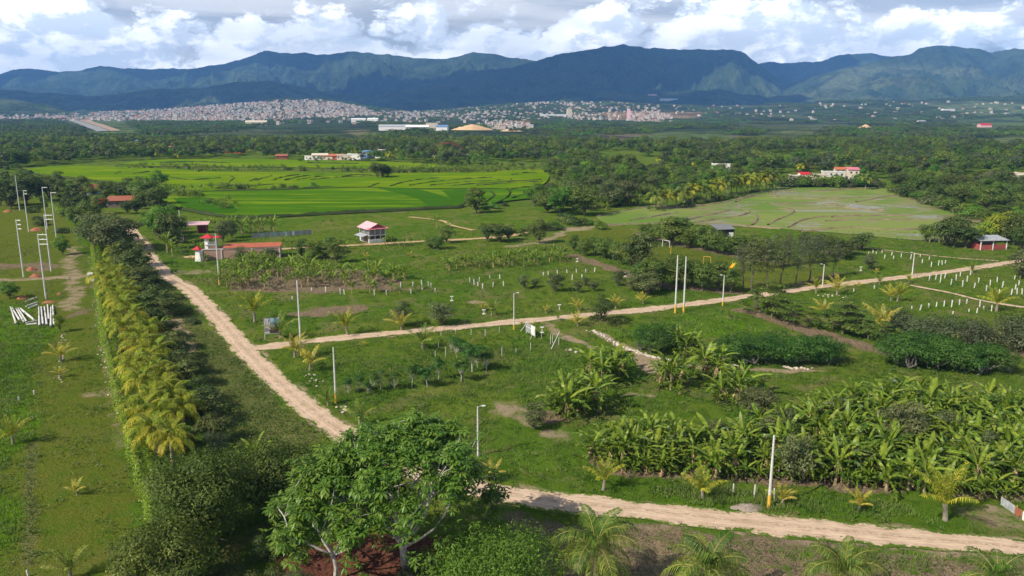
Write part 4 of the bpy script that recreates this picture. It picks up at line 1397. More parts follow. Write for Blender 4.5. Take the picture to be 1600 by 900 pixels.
# ------------------------------------------------------------------ where each plant stands: (picture column, row of its foot, height in picture rows)
ORD = ['first', 'second', 'third', 'fourth', 'fifth', 'sixth', 'seventh', 'eighth', 'ninth', 'tenth', 'eleventh', 'twelfth', 'thirteenth', 'fourteenth', 'fifteenth', 'sixteenth',
       'seventeenth', 'eighteenth', 'nineteenth', 'twentieth', 'twenty-first', 'twenty-second', 'twenty-third', 'twenty-fourth', 'twenty-fifth', 'twenty-sixth', 'twenty-seventh', 'twenty-eighth', 'twenty-ninth', 'thirtieth', 'thirty-first', 'thirty-second', 'thirty-third']
RNG = random.Random(7)


def grow(kind, name, cat, pts, phrase, group=None, count='from the palm hedge', wide=1.0, share=False, sink=0.0, by=0):
    """plants of one kind; phrase says what they look like and stand by"""
    prot = PROTO[kind] if isinstance(kind, str) else kind
    pts = sorted(pts, key=lambda q: q[by])
    out = []
    for i, q in enumerate(pts):
        px, py, hp = q[:3]
        pr = prot[(q[3] if len(q) > 3 else RNG.randrange(len(prot))) % len(prot)]
        p = P(px, py)
        s = hp * depth(px, py) / FPX / pr['h'] / 0.93
        lab = phrase if (share or len(pts) == 1) else f'{phrase}, {ORD[i]} {count}'
        w_ = s * wide * RNG.uniform(0.92, 1.08)
        o = place(pr, name, (p.x, p.y, -sink), RNG.uniform(0, 6.28), 1.0, lab, cat, group)
        o.scale = (w_, w_, s)
        o.rotation_euler = (RNG.gauss(0, 0.045), RNG.gauss(0, 0.045), o.rotation_euler.z)
        out.append(o)
    return out


def in_poly(pts_px, n, rng, dmin, tries=4000):
    """scattered places inside a picture polygon, at least dmin metres apart"""
    q = PA(pts_px)
    lo, hi = q.min(0), q.max(0)
    got = []
    for _ in range(tries):
        if len(got) >= n:
            break
        x, y = rng.uniform(lo[0], hi[0]), rng.uniform(lo[1], hi[1])
        if poly_sd(np.array([x]), np.array([y]), q)[0] > 0:
            continue
        if all((x - a) ** 2 + (y - b) ** 2 > dmin * dmin for a, b in got):
            got.append((x, y))
    return got


def grow_at(kind, name, cat, places, h_rng, phrase, group, rng, wide=1.0):
    prot = PROTO[kind] if isinstance(kind, str) else kind
    for x, y in places:
        pr = rng.choice(prot)
        hh = rng.uniform(*h_rng)
        s = hh / pr['h']
        o = place(pr, name, (x, y, 0), rng.uniform(0, 6.28), 1.0, phrase(x, y, hh) if callable(phrase) else phrase, cat, group)
        o.scale = (s * wide, s * wide, s)
        o.rotation_euler = (rng.gauss(0, 0.06), rng.gauss(0, 0.06), o.rotation_euler.z)


# ---- two big trees with lobed leaves beside the road
def make_star_tree(seed, h, rad, n_ros, trunks):
    rng = np.random.default_rng(seed)
    mb = MB()
    tips = []
    for ti in range(trunks):
        bx, by = rng.normal(size=2) * 0.35 * (trunks > 1)
        fork = np.array([bx * 2.5, by * 2.5, h * (0.20 + 0.05 * rng.random())])
        taper_tube(mb, (bx, by, -0.3), fork, 0.24, 0.18, rng, 0.04, 8, 5)
        for b in range(6):
            a = b * 1.047 + ti + rng.normal() * 0.3
            out_ = rad * (0.22 + 0.5 * rng.random())
            e1 = np.array([math.cos(a) * out_, math.sin(a) * out_, h * (0.48 + 0.24 * rng.random())])
            taper_tube(mb, fork, e1, 0.13, 0.075, rng, 0.08, 6, 5)
            for c in range(5):
                d = rng.normal(size=3)
                d[2] = abs(d[2]) * 0.7
                rr = np.array([e1[0], e1[1], 0]) * 0.75 + d * rad * 0.36
                q = math.hypot(rr[0], rr[1]) / rad
                if q > 1:
                    rr[:2] /= q
                    q = 1
                e2 = np.array([rr[0], rr[1], h * (0.60 + 0.36 * math.sqrt(max(0, 1 - q * q)) + 0.06 * rng.normal())])
                taper_tube(mb, e1, e2, 0.06, 0.03, rng, 0.1, 5, 4)
                tips.append(e2)
    tips = np.array(tips)
    # leaf rosettes crowd round the twig ends, some hang lower on the outside
    wt_ = rng.random(len(tips)) ** 2.2 + 0.05
    k = rng.choice(len(tips), n_ros, p=wt_ / wt_.sum())
    off = rng.normal(size=(n_ros, 3)) * np.array([0.68, 0.68, 0.42])
    C = tips[k] + off
    low = rng.random(n_ros) < 0.26
    rxy = np.hypot(C[:, 0], C[:, 1])
    C[low & (rxy > rad * 0.5), 2] -= h * 0.40 * rng.random((low & (rxy > rad * 0.5)).sum())
    nl = 8
    a = (np.arange(nl) / nl * 2 * math.pi)[None, :] + rng.random((n_ros, 1)) * 6.28
    tilt = rng.normal(size=(n_ros, 2)) * 0.35
    L = 0.66 * (0.7 + 0.6 * rng.random((n_ros, 1))) * np.ones((1, nl)) * (0.8 + 0.4 * rng.random((n_ros, nl)))
    dx, dy = np.cos(a), np.sin(a)
    dz = -0.30 + dx * tilt[:, :1] + dy * tilt[:, 1:] + 0.25 * rng.normal(size=dx.shape)
    D = np.stack([dx, dy, dz], 2)
    D /= np.linalg.norm(D, axis=2)[..., None]
    S = np.stack([-dy, dx, 0 * dx], 2)
    c = C[:, None, :]
    L = L[..., None]
    v0 = c + D * L * 0.10
    v1 = c + D * L * 0.62 + S * L * 0.17 + np.array([0, 0, 0.03])
    v2 = c + D * L * 1.0 - np.array([0, 0, 0.10]) * L
    v3 = c + D * L * 0.62 - S * L * 0.17 + np.array([0, 0, 0.03])
    V = np.stack([v0, v1, v2, v3], 2).reshape(-1, 3)
    i = np.arange(n_ros * nl)[:, None] * 4
    F = np.concatenate([i + [[0, 2, 1]], i + [[0, 3, 2]]], 0)
    tr = np.clip(0.30 + 0.5 * rng.random(n_ros)[:, None] + 0.28 * (rng.random((n_ros, nl)) - 0.5), 0, 1)
    T = np.repeat(tr.ravel(), 4)
    crown = mesh_np('crown', V, F, [M_LEAF['star']], {'tint': T})
    return {'h': h, 'parts': [('trunk', mb.mesh('trunk', [M_BARK_W]), None, ()), ('crown', crown, None, ())]}


p = P(640, 893)
place(make_star_tree(401, 14.5, 8.4, 2500, 3), 'lobed_leaf_tree', (p.x, p.y, 0), 0.4, 1.0, 'large spreading tree with pale forked trunks, overhanging the dirt road', 'tree')
p = P(522, 905)
place(make_star_tree(402, 12.0, 6.0, 1500, 1), 'lobed_leaf_tree', (p.x, p.y, 0), 1.3, 1.0, 'smaller pale-trunked lobed-leaf tree between the big spreading tree and the dark one', 'tree')

# ---- dense dark trees and shrubs at the near end of the hedge
NEAR = {
    'd1': make_tree('laurel', 411, 11.5, 6.4, 0.15, 60, 380, 0.34, 0.22, None, 0.75, 'round', 0.5, spread=0.85),
    'd2': make_tree('laurel', 412, 8.0, 4.8, 0.1, 42, 320, 0.32, 0.18, None, 0.75, 'round', 0.5, spread=0.85),
    'b1': make_tree('olive', 413, 3.4, 3.0, 0.05, 26, 300, 0.18, 0.06, None, 0.8, 'dome', 0.42, 5),
    'b2': make_tree('dark', 414, 3.6, 2.4, 0.05, 22, 280, 0.18, 0.06, None, 0.8, 'dome', 0.45, 4),
    'f1': make_tree('fresh', 415, 8, 6.3, 0.2, 70, 340, 0.34, 0.16, None, 0.62, 'round', 0.30, 3, 0.5, spread=0.9),
    'g1': make_tree('grey', 416, 3.2, 2.6, 0.05, 22, 280, 0.17, 0.06, None, 0.8, 'dome', 0.42, 4),
    'w1': make_tree('hedge', 417, 2.8, 1.6, 0.05, 16, 260, 0.17, 0.05, None, 0.9, 'dome', 0.5, 4),
}
for key, px, py, name, lab, cat in (
        ('d1', 318, 852, 'dark_tree', 'dense dark evergreen tree at the near end of the palm hedge', 'tree'),
        ('d2', 262, 930, 'dark_tree', 'low dark tree under the dense evergreen, beside the grass lot', 'tree'),
        ('d2', 405, 800, 'dark_tree', 'dark leafy tree behind the smaller pale-trunked tree', 'tree'),
        ('b1', 205, 925, 'bush', 'olive bush spilling onto the grass lot at the bottom edge', 'bush'),
        ('b2', 452, 850, 'bush', 'dark bush in the shade between the two pale-trunked trees', 'bush'),
        ('b2', 420, 870, 'bush', 'dark bush in the shade below the leafy dark tree', 'bush'),
        ('d2', 448, 800, 'dark_tree', 'dark tree squeezed behind the smaller lobed-leaf tree, by the weeds', 'tree'),
        ('b2', 345, 915, 'bush', 'rounded dark bush by the lime shrub at the bottom edge', 'bush'),
        ('b2', 420, 925, 'bush', 'dark bush between the rounded bush and the red leaf litter', 'bush'),
        ('g1', 470, 935, 'bush', 'grey-green bush at the edge of the red leaf litter', 'bush'),
        ('w1', 285, 905, 'lime_shrub', 'lime green shrub ending the clipped hedge at the bottom edge', 'shrub'),
        ('w1', 272, 860, 'lime_shrub', 'lime green shrub next above the last one of the hedge', 'shrub'),
        ('f1', 765, 962, 'feathery_tree', 'wide feathery fine-leaved tree below the road bend', 'tree'),
        ('g1', 335, 710, 'bush', 'leafy bush between the dense evergreen and the olive weeds', 'bush'),
        ('b2', 372, 745, 'bush', 'dark bush under the banana plant beside the dense evergreen', 'bush'),
        ('b2', 290, 700, 'bush', 'dark bush below the lowest palms of the hedge', 'bush'),
        ('b1', 560, 950, 'bush', 'olive bush at the bottom edge under the pale-trunked trees', 'bush'),
        ('g1', 655, 905, 'bush', 'small bush at the foot of the feathery tree', 'bush')):
    p = P(px, py)
    place(NEAR[key], name, (p.x, p.y, 0), RNG.uniform(0, 6.28), RNG.uniform(0.92, 1.05), lab, cat)

# ---- palms of the hedge row
HP = [(178, 395), (166, 418), (187, 426), (172, 441), (193, 450), (207, 458), (181, 464), (197, 480), (212, 494), (199, 512), (229, 516), (221, 542), (241, 549), (212, 570), (239, 582),
      (160, 432), (176, 452), (190, 470), (186, 496), (214, 530), (228, 566), (232, 592), (252, 610), (224, 602), (256, 594), (240, 624), (273, 620), (229, 642), (262, 647), (287, 642), (246, 670), (268, 684)]
hp_pts = []
for x, y in HP:
    py = y + 4600.0 / depth(x, y) * 0.95
    hp_pts.append((x + 2, py, 5.5 * FPX / depth(x, py)))
grow('palm', 'coconut_palm', 'palm', hp_pts, 'yellow-green coconut palm in the hedge row', 'palms along the hedge', 'from the far end', by=1)
grow('palm_green', 'coconut_palm', 'palm', [(928, 925, 118, 0), (1098, 955, 108, 1), (1312, 952, 100, 0), (1562, 972, 96, 1)], 'green coconut palm on the verge below the road', 'palms below the road', 'from the feathery tree')

# ---- young palms dotted about
YP = [(398, 502, 46, 1, 'young palm with bare stem beside the billboard'), (438, 528, 40, 2, 'young palm growing in front of the billboard'), (543, 523, 40, 1, 'young coconut palm beyond the side road, below the brown mulch patch'),
      (627, 516, 30, 0, 'small palm beside the round bush along the side road'), (461, 560, 40, 0, 'yellow young palm at the road junction pole'), (484, 580, 40, 0, 'young palm with white stone ring by the junction'),
      (567, 542, 10, 0, 'tiny yellow palm on the near side of the side road'), (512, 634, 26, 2, 'small palm at the foot of the near pole by the road'), (562, 664, 36, 2, 'young green palm behind the big spreading tree'),
      (943, 764, 46, 1, 'drooping young palm at the corner of the banana plantation'), (1098, 780, 48, 1, 'young palm on the verge in front of the bananas'), (1222, 790, 34, 0, 'yellow palm seedling beside the painted pole by the road'),
      (1341, 799, 36, 0, 'yellow young palm on the green verge below the bananas'), (1477, 814, 72, 1, 'larger young palm with swollen foot near the sheet fence'), (772, 748, 30, 0, 'yellow palm seedling behind the big tree by the road'),
      (748, 838, 34, 0, 'bright young palm at the top of the feathery tree'), (661, 545, 36, 2, 'dark young palm on the near side of the side road'), (853, 489, 13, 0, 'low yellow palm seedling beyond the side road'),
      (903, 486, 20, 0, 'yellow palm seedling beside the white stand'), (962, 481, 20, 0, 'yellow palm behind the dark roadside tree'), (1005, 475, 18, 0, 'yellow palm seedling between roadside tree and twin poles'),
      (903, 510, 22, 0, 'dry yellow palm on the near side of the side road'), (816, 511, 9, 2, 'palm seedling by the lamp pole and white board'), (1287, 496, 28, 0, 'yellow palm among the dark layered trees'),
      (1378, 522, 46, 0, 'large yellow palm in front of the grey bushes'), (1275, 457, 22, 1, 'palm on the near verge of the side road bend'), (1308, 461, 30, 0, 'drooping yellow palm on the verge beside a pole'),
      (1369, 428, 9, 0, 'tiny yellow palm beyond the side road'), (1420, 442, 14, 1, 'small palm at the foot of the far lamp pole'), (1374, 444, 15, 2, 'dark palm seedling where the side road nears the footpath'),
      (1343, 450, 10, 0, 'yellow palm seedling on the verge near the white stakes'), (1519, 427, 17, 2, 'dark palm on the side road among white stakes'), (1402, 471, 30, 1, 'palm clump on the lawn beside the footpath'),
      (1392, 470, 24, 0, 'shorter palm beside the palm clump on the lawn'), (1557, 487, 38, 1, 'spreading palm at the end of the footpath'), (1495, 542, 20, 0, 'yellow palm between grey bushes and feathery trees'),
      (1140, 497, 14, 2, 'palm seedling at the foot of the lamp pole by the dark trees'), (872, 500, 10, 2, 'palm seedling on the near verge'), (121, 774, 24, 0, 'small yellow palm alone on the mown grass lot'),
      (20, 694, 44, 1, 'palm at the edge of the tall grass in the lot'), (110, 905, 50, 2, 'bushy palm at the bottom edge of the grass lot'), (95, 565, 30, 0, 'palm seedling in the row of white stones'),
      (94, 590, 18, 0, 'thin palm seedling below the row of white stones'), (769, 493, 24, 2, 'leaning young palm beyond the side road'), (755, 486, 14, 0, 'yellow palm seedling by a white stand in the lot'),
      (640, 402, 10, 0, 'yellow palm seedling behind the banana rows'), (571, 405, 12, 0, 'palm seedling on the lawn near the pink-roofed house')]
for x, y, h_, v, lab in YP:
    grow('young_palm', 'young_palm', 'palm', [(x, y, h_ * (0.78 if h_ < 60 else 0.9), v)], lab, 'young palms')

# ---- coconuts by the wet field
grow('coconut', 'coconut_palm', 'palm', [(1025, 327, 30, 2), (1041, 326, 28, 1), (1057, 325, 30, 2), (1082, 317, 30, 0), (1093, 316, 32, 2), (1103, 314, 32, 0), (1111, 313, 28, 3), (1129, 303, 26, 0), (1142, 303, 28, 3), (1151, 302, 28, 0), (1163, 301, 26, 2),
                                       (1174, 299, 28, 0), (1186, 298, 26, 1), (1197, 297, 30, 2), (1207, 296, 28, 2), (1033, 324, 27, 0), (1070, 321, 29, 2), (1120, 309, 29, 0), (1136, 305, 27, 2), (1168, 301, 27, 0), (1191, 298, 27, 1)], 'coconut palm in the row edging the flooded field', 'palms edging the flooded field', 'from the thicket')
grow('coconut', 'coconut_palm', 'palm', [(1352, 296, 24, 2)], 'single yellow coconut palm behind the flooded field')

# ---- orchard rows and garden trees
grow('mango', 'orchard_tree', 'tree', [(897, 393, 25), (913, 399, 27), (930, 399, 30), (945, 403, 33), (958, 406, 30), (972, 413, 36), (986, 417, 32)], 'round leafy tree in the row short of the playing field', 'orchard row short of the pitch', 'from the bananas', 1.1)
grow('dark', 'orchard_tree', 'tree', [(1000, 421, 60)], 'tall dark round tree rising above the orchard row')
grow('mango', 'orchard_tree', 'tree', [(1000, 452, 42), (1018, 455, 50), (1036, 447, 44), (1060, 450, 54), (1080, 447, 40), (1098, 454, 46), (1122, 455, 50), (1141, 457, 40)], 'leafy tree in the row behind the twin poles', 'orchard row behind the twin poles', 'from the mulch strip', 1.1)
grow('olive', 'orchard_tree', 'tree', [(1012, 460, 36), (990, 455, 26)], 'olive bushy tree in front of the orchard row', 'olive trees before the orchard', 'from the bananas', 1.25)
grow('mango', 'orchard_tree', 'tree', [(1008, 374, 26), (1024, 378, 28), (1050, 383, 46), (1062, 381, 40), (1078, 387, 34), (1098, 391, 38), (1118, 395, 36), (1136, 398, 32), (1153, 401, 34), (1170, 405, 38), (1187, 407, 36)], 'round tree in the row along the far side of the pitch', 'orchard row beyond the pitch', 'from the thicket', 1.2)
grow('tall', 'slender_tree', 'tree', [(1160, 452, 72), (1175, 456, 82), (1197, 456, 80), (1221, 448, 72), (1243, 447, 76), (1263, 441, 72), (1287, 438, 62), (1303, 432, 54)], 'tall bare-trunked slender tree at the pitch end', 'slender trees by the side road', 'from the twin poles', 1.25)
grow('tall', 'slender_tree', 'tree', [(1212, 418, 52), (1232, 415, 50), (1254, 414, 50), (1276, 412, 46), (1198, 420, 46)], 'grey slender tree behind the bare-trunked row', 'slender trees behind the row', 'from the pitch', 1.4)
grow('dark', 'garden_tree', 'tree', [(1312, 405, 34), (1326, 399, 26), (1346, 392, 30), (1338, 392, 22), (1296, 402, 36), (1280, 388, 22), (1255, 384, 22)], 'dark tree where the slender trees meet the flooded field', 'dark trees short of the flooded field', 'from the pitch', 1.2)
grow('tier', 'layered_tree', 'tree', [(1205, 496, 52), (1182, 490, 40), (1240, 507, 36), (1263, 511, 28), (1222, 500, 34)], 'dark layered tree below the side road bend', 'layered trees below the bend', 'from the twin poles', 1.2)
grow('tier', 'layered_tree', 'tree', [(1316, 521, 52), (1300, 515, 36), (1336, 524, 38), (1356, 530, 34), (1382, 538, 34), (1330, 508, 30), (1400, 545, 30)], 'layered tree along the mulch strip', 'layered trees along the mulch strip', 'from the side road', 1.25)
grow('greybush', 'grey_bush', 'bush', [(1405, 513, 44), (1440, 532, 48), (1468, 534, 52), (1512, 545, 58), (1530, 538, 46), (1590, 542, 62), (1570, 530, 40), (1610, 548, 60)], 'wide grey-green bush in front of the white stakes', 'grey bushes', 'from the yellow palm', 1.15)
grow('feather', 'feathery_tree', 'tree', [(1130, 563, 40), (1152, 566, 45), (1178, 567, 44), (1202, 567, 46), (1226, 569, 50), (1252, 569, 46), (1280, 569, 48), (1300, 567, 36)], 'low feathery tree with white forked stems in the middle row', 'feathery trees of the middle row', 'from the banana clumps', 1.15)
grow('feather', 'feathery_tree', 'tree', [(1006, 549, 40), (1022, 553, 46), (1040, 551, 44)], 'feathery tree by the stone row', 'feathery trees by the stones', 'from the big board', 1.0)
grow('feather', 'feathery_tree', 'tree', [(1398, 571, 48), (1422, 573, 56), (1447, 574, 54), (1472, 576, 52), (1495, 579, 48), (1515, 583, 46), (1545, 581, 46), (1563, 581, 40), (1435, 560, 44), (1405, 556, 36)], 'feathery tree with white stems behind the plantation', 'feathery trees behind the plantation', 'from the mulch strip', 1.15)
grow('sparse', 'slender_sapling', 'tree', [(545, 615, 30), (560, 612, 32), (592, 610, 34), (614, 609, 30), (644, 605, 42), (667, 606, 40), (685, 594, 38), (717, 560, 34), (737, 582, 54), (720, 597, 44), (760, 580, 36), (575, 616, 22), (748, 575, 30), (708, 552, 28)], 'sparse sapling with thin pale stem in the open lot', 'sparse saplings in the lot', 'from the near pole', 1.15)
grow('olive', 'round_bush', 'bush', [(820, 452, 24), (866, 456, 32), (903, 457, 20), (928, 455, 18), (966, 447, 28), (836, 449, 16), (915, 447, 16)], 'round olive bush beside the white stakes in the lot', 'round bushes in the lot', 'from the side road junction', 1.15)
grow('olive', 'garden_tree', 'tree', [(627, 511, 42)], 'bushy garden tree beside the small palm on the side road', None, '', 1.0)
grow('olive', 'garden_tree', 'tree', [(690, 508, 38)], 'wide bushy tree beyond the side road, alone on the lawn', None, '', 1.3)
grow('dark', 'roadside_tree', 'tree', [(940, 503, 44)], 'dark bushy tree standing at the side road', None, '', 1.05)
grow('shrub', 'shrub', 'shrub', [(958, 507, 14, 2), (975, 505, 12, 2), (928, 500, 12, 2)], 'dark shrub at the foot of the roadside tree', 'shrubs under the roadside tree', 'from the lamp pole', 1.3)
grow('mango', 'round_bush', 'bush', [(472, 404, 30), (490, 405, 30), (508, 404, 26), (526, 410, 36), (518, 396, 26)], 'round bush behind the first banana block, near the brick building', 'bushes near the brick building', 'from the brick building', 1.1)
grow('mango', 'garden_tree', 'tree', [(684, 389, 22), (674, 388, 16), (698, 380, 26)], 'small tree where the lane passes the pink-roofed house', 'small trees at the lane', 'from the pink-roofed house', 1.2)
grow('dark', 'round_bush', 'bush', [(762, 377, 28), (780, 378, 30), (795, 375, 24)], 'large dark bush on the lane to the pink-roofed house', 'dark bushes on the lane', 'from the pink-roofed house', 1.35)
grow('mango', 'field_tree', 'tree', [(745, 333, 38)], 'bushy tree at the corner of the near rice field', None, '', 1.2)
grow('shrub', 'shrub', 'shrub', [(772, 326, 12), (757, 331, 12), (788, 322, 8)], 'low shrub beside the rice field corner tree', 'shrubs at the rice field corner', 'from the corner tree', 1.3)
grow('mango', 'field_tree', 'tree', [(843, 380, 36)], 'tree with visible trunk on the lawn short of the thicket', None, '', 1.1)
grow('shrub', 'shrub', 'shrub', [(938, 358, 14, 3), (925, 352, 10), (905, 352, 14, 2), (890, 350, 20, 2), (870, 358, 16, 0), (852, 360, 16), (832, 362, 16, 1), (820, 368, 14, 0)], 'shrub along the edge of the thicket', 'shrubs along the thicket', 'from the lane', 1.4)
grow('olive', 'garden_tree', 'tree', [(1360, 421, 26)], 'pale round tree on the lawn beside the stakes', None, '', 1.15)
grow('olive', 'roadside_tree', 'tree', [(1594, 436, 52), (1612, 425, 44)], 'olive tree at the frame edge by the side road', 'trees at the far end of the side road', 'from the stakes', 1.0)
grow('dark', 'shed_tree', 'tree', [(1492, 386, 50), (1478, 384, 38), (1508, 388, 42)], 'dark broad tree beside the red shed', 'dark trees beside the red shed', 'from the flooded field', 1.25)
grow('mango', 'shed_tree', 'tree', [(1446, 377, 28)], 'round tree between flooded field and red shed', None, '', 1.1)
grow('yellow', 'shed_tree', 'tree', [(1558, 378, 46), (1543, 378, 36), (1572, 372, 44)], 'yellow-green tree behind the red shed', 'yellow-green trees behind the shed', 'from the flooded field', 1.15)
grow('dark', 'shed_tree', 'tree', [(1584, 384, 52), (1596, 392, 40), (1606, 380, 50)], 'dark tree past the red shed at the frame edge', 'dark trees past the shed', 'from the shed', 1.1)
grow('banana_far', 'banana_plant', 'banana plant', [(1452, 379, 20), (1460, 378, 18), (1468, 379, 18), (1476, 378, 16)], 'banana plant between the round tree and the red shed', 'bananas by the red shed', 'from the flooded field')

# ---- along the hedge strip and the lots at the far end
grow('olive', 'hedge_tree', 'tree', [(150, 390, 56), (178, 396, 62), (196, 388, 50), (164, 380, 48)], 'grey-green spreading tree at the far end of the palm hedge', 'spreading trees at the hedge end', 'from the pole lot', 1.35)
grow('dark', 'hedge_tree', 'tree', [(206, 418, 46), (219, 430, 44), (213, 456, 40), (234, 470, 40), (247, 486, 38), (264, 496, 34), (204, 565, 36), (264, 566, 40), (286, 606, 46), (302, 630, 46), (322, 662, 48), (196, 540, 30), (226, 446, 34), (300, 585, 38), (280, 560, 34), (256, 532, 34), (270, 548, 34), (274, 582, 36), (312, 645, 44), (246, 508, 32), (336, 690, 46)], 'dark leafy tree among the hedge palms on the road side', 'dark trees among the hedge palms', 'from the far end', 1.45, by=1)
grow('shrub', 'shrub', 'shrub', [(256, 452, 14, 2), (270, 470, 16, 2), (285, 488, 14, 0), (240, 440, 14, 2), (300, 505, 12, 1)], 'dark low shrub between the hedge and the dirt road', 'shrubs on the hedge side of the road', 'from the far end', 1.5, by=1)
grow('fresh', 'roadside_tree', 'tree', [(250, 374, 54), (240, 362, 40), (262, 366, 44)], 'fresh green tree across the road from the hedge end', 'green trees across from the hedge', 'from the hedge', 1.0)
grow('dark', 'roadside_tree', 'tree', [(270, 380, 50), (277, 388, 34)], 'dark tree beside the far roadside pole', 'dark trees by the far pole', 'from the hedge', 1.0)
grow('olive', 'bare_tree', 'tree', [(349, 378, 34), (362, 372, 30)], 'thin olive tree behind the brick building', 'olive trees behind the brick building', 'from the gate tower', 0.9)
grow('olive', 'wall_shrub', 'shrub', [(378, 414, 30), (397, 410, 20), (424, 414, 30), (412, 410, 22)], 'thin shrub against the brick wall', 'shrubs against the brick wall', 'from the gate tower', 0.9)
grow('fresh', 'lot_tree', 'tree', [(98, 398, 30)], 'small green tree in the pole lot beside the dirt track')
grow('fresh', 'lot_tree', 'tree', [(15, 466, 28)], 'round young tree in the pole lot beyond the stacked poles', None, '', 1.2)
grow('yellow', 'lot_shrub', 'shrub', [(95, 518, 30)], 'yellow-green sapling beside the stacked poles', None, '', 0.7)
grow('shrub', 'shrub', 'shrub', [(97, 364, 14, 1), (60, 345, 12, 1), (66, 352, 14, 2), (105, 338, 14), (52, 332, 12)], 'low shrub in the pole lot near the far hedge', 'shrubs in the pole lot', 'from the far end', 1.3, by=1)
grow('dark', 'farm_tree', 'tree', [(0, 322, 50), (18, 326, 44), (42, 320, 50), (62, 314, 42), (78, 314, 40), (112, 334, 34), (118, 322, 40), (98, 318, 38), (205, 318, 40), (192, 312, 34), (128, 342, 30), (213, 334, 26), (200, 334, 22)], 'dark tree around the red-roofed farmhouses', 'dark trees round the farmhouses', 'from the pole lot', 1.2)
grow('mango', 'farm_tree', 'tree', [(140, 322, 30), (166, 314, 32), (232, 322, 46), (245, 330, 36), (222, 310, 34), (130, 304, 30), (155, 335, 30), (140, 348, 34), (118, 352, 28), (222, 326, 30)], 'green tree around the red-roofed farmhouses', 'green trees round the farmhouses', 'from the pole lot', 1.15)
grow('yellow', 'farm_tree', 'tree', [(183, 311, 20)], 'yellow-green tree between the two red-roofed farmhouses')
grow('fresh', 'field_tree', 'tree', [(250, 292, 26)], 'lone tree with pale trunk in the rice terraces', None, '', 1.2)
grow('dark', 'field_tree', 'tree', [(590, 279, 26), (598, 278, 22), (606, 278, 16)], 'dark tree between the upper rice terraces', 'dark trees in the rice terraces', 'from the hedge', 1.2)
grow('shrub', 'field_shrub', 'shrub', [(426, 297, 8), (440, 296, 10, 0), (458, 296, 10, 1), (490, 294, 10)], 'bush on a bank of the rice terraces', 'bushes on the rice banks', 'from the hedge', 1.3)

# ---- bananas
rb = random.Random(21)
PLANT = [(922, 722), (925, 704), (960, 694), (1010, 688), (1090, 688), (1160, 682), (1215, 668), (1260, 642), (1320, 634), (1400, 630), (1480, 630), (1560, 636), (1640, 650), (1660, 790), (1560, 782), (1420, 772), (1260, 756), (1120, 750), (960, 742)]


def plantation_label(x, y, h):
    px, py = pix(x, y)
    size = 'tall' if h > 5.3 else 'low' if h < 4.3 else 'middling'
    col_ = ['next to the open lot', 'near the first young palm', 'behind the painted pole', 'behind the yellow young palm', 'behind the larger young palm', 'towards the sheet fence'][min(5, int((px - 900) / 118))]
    back = float(np.interp(px, [900, 1100, 1260, 1600], [690, 685, 640, 638]))
    front = float(np.interp(px, [900, 1260, 1600], [738, 756, 782]))
    t = (py - back) / (front - back)
    row = 'back edge' if t < 0.25 else 'back middle' if t < 0.5 else 'front middle' if t < 0.75 else 'front edge'
    return f'{size} banana plant on the {row} of the dense plantation, {col_}'


grow_at('banana', 'banana_plant', 'banana plant', in_poly(PLANT, 172, rb, 1.55), (3.5, 6.0), plantation_label, 'bananas of the dense plantation', rb)
CL = {'by the open lot': [(868, 646), (884, 652), (899, 643), (914, 648), (936, 642), (926, 632), (880, 634), (905, 630)],
      'beside the stone row': [(924, 594), (940, 602), (956, 597), (967, 588), (932, 586), (950, 584)],
      'below the stone row': [(1030, 606), (1048, 610), (1042, 600), (1064, 602)],
      'beside the feathery trees': [(1056, 555), (1070, 558), (1086, 553)],
      'past the stone row': [(1100, 588), (1115, 593), (1131, 583), (1106, 578)],
      'at the plantation corner': [(1124, 627), (1150, 632), (1166, 617), (1140, 616)]}
for where, pts in CL.items():
    grow('banana', 'banana_plant', 'banana plant', [(x, y, 6.0 * FPX / depth(x, y) * rb.uniform(0.75, 1.0)) for x, y in pts], f'banana plant in the clump {where}', f'banana clump {where}', 'from the hedge', wide=1.0)
grow('banana', 'banana_plant', 'banana plant', [(398, 735, 60, 0)], 'single banana plant between the dark bushes and the spreading trees')
grow('banana', 'banana_plant', 'banana plant', [(252, 520, 26, 1)], 'small banana plant among the hedge palms')
A_ = [(342, 446), (348, 422), (390, 413), (450, 414), (520, 428), (600, 428), (640, 434), (630, 442), (540, 448), (450, 452), (400, 458), (350, 458)]
grow_at('banana_far', 'banana_plant', 'banana plant', in_poly(A_, 80, rb, 2.3), (3.8, 5.2), lambda x, y, h: ('tall' if h > 4.5 else 'low') + ' banana plant in the block before the brick building, ' + ['by the yellow-footed pole', 'at its middle', 'at its thin end'][min(2, max(0, int((pix(x, y)[0] - 340) / 100)))], 'bananas before the brick building', rb)
B_ = [(685, 420), (730, 412), (800, 405), (880, 400), (892, 408), (840, 416), (760, 420), (700, 425)]
grow_at('banana_far', 'banana_plant', 'banana plant', in_poly(B_, 36, rb, 2.3), (3.4, 4.6), lambda x, y, h: ('tall' if h > 4.0 else 'low') + ' banana plant in the long strip short of the orchard, ' + ['road end', 'middle', 'orchard end'][min(2, max(0, int((pix(x, y)[0] - 685) / 70)))], 'bananas of the long strip', rb)
grow('banana_far', 'banana_plant', 'banana plant', [(550, 460, 22), (578, 458, 24), (570, 450, 20), (586, 456, 18), (610, 455, 16), (640, 455, 15), (655, 452, 13), (625, 460, 14), (540, 448, 20), (668, 455, 12)], 'small banana plant among the stakes of the fenced lot', 'bananas in the staked lot', share=True)
grow('banana_far', 'banana_plant', 'banana plant', [(352, 362, 24), (366, 365, 28), (378, 366, 30), (392, 364, 28), (404, 366, 28), (412, 364, 24), (430, 368, 30), (424, 364, 26), (336, 360, 22), (318, 356, 18)], 'banana plant behind the brick building', 'bananas behind the brick building', share=True)
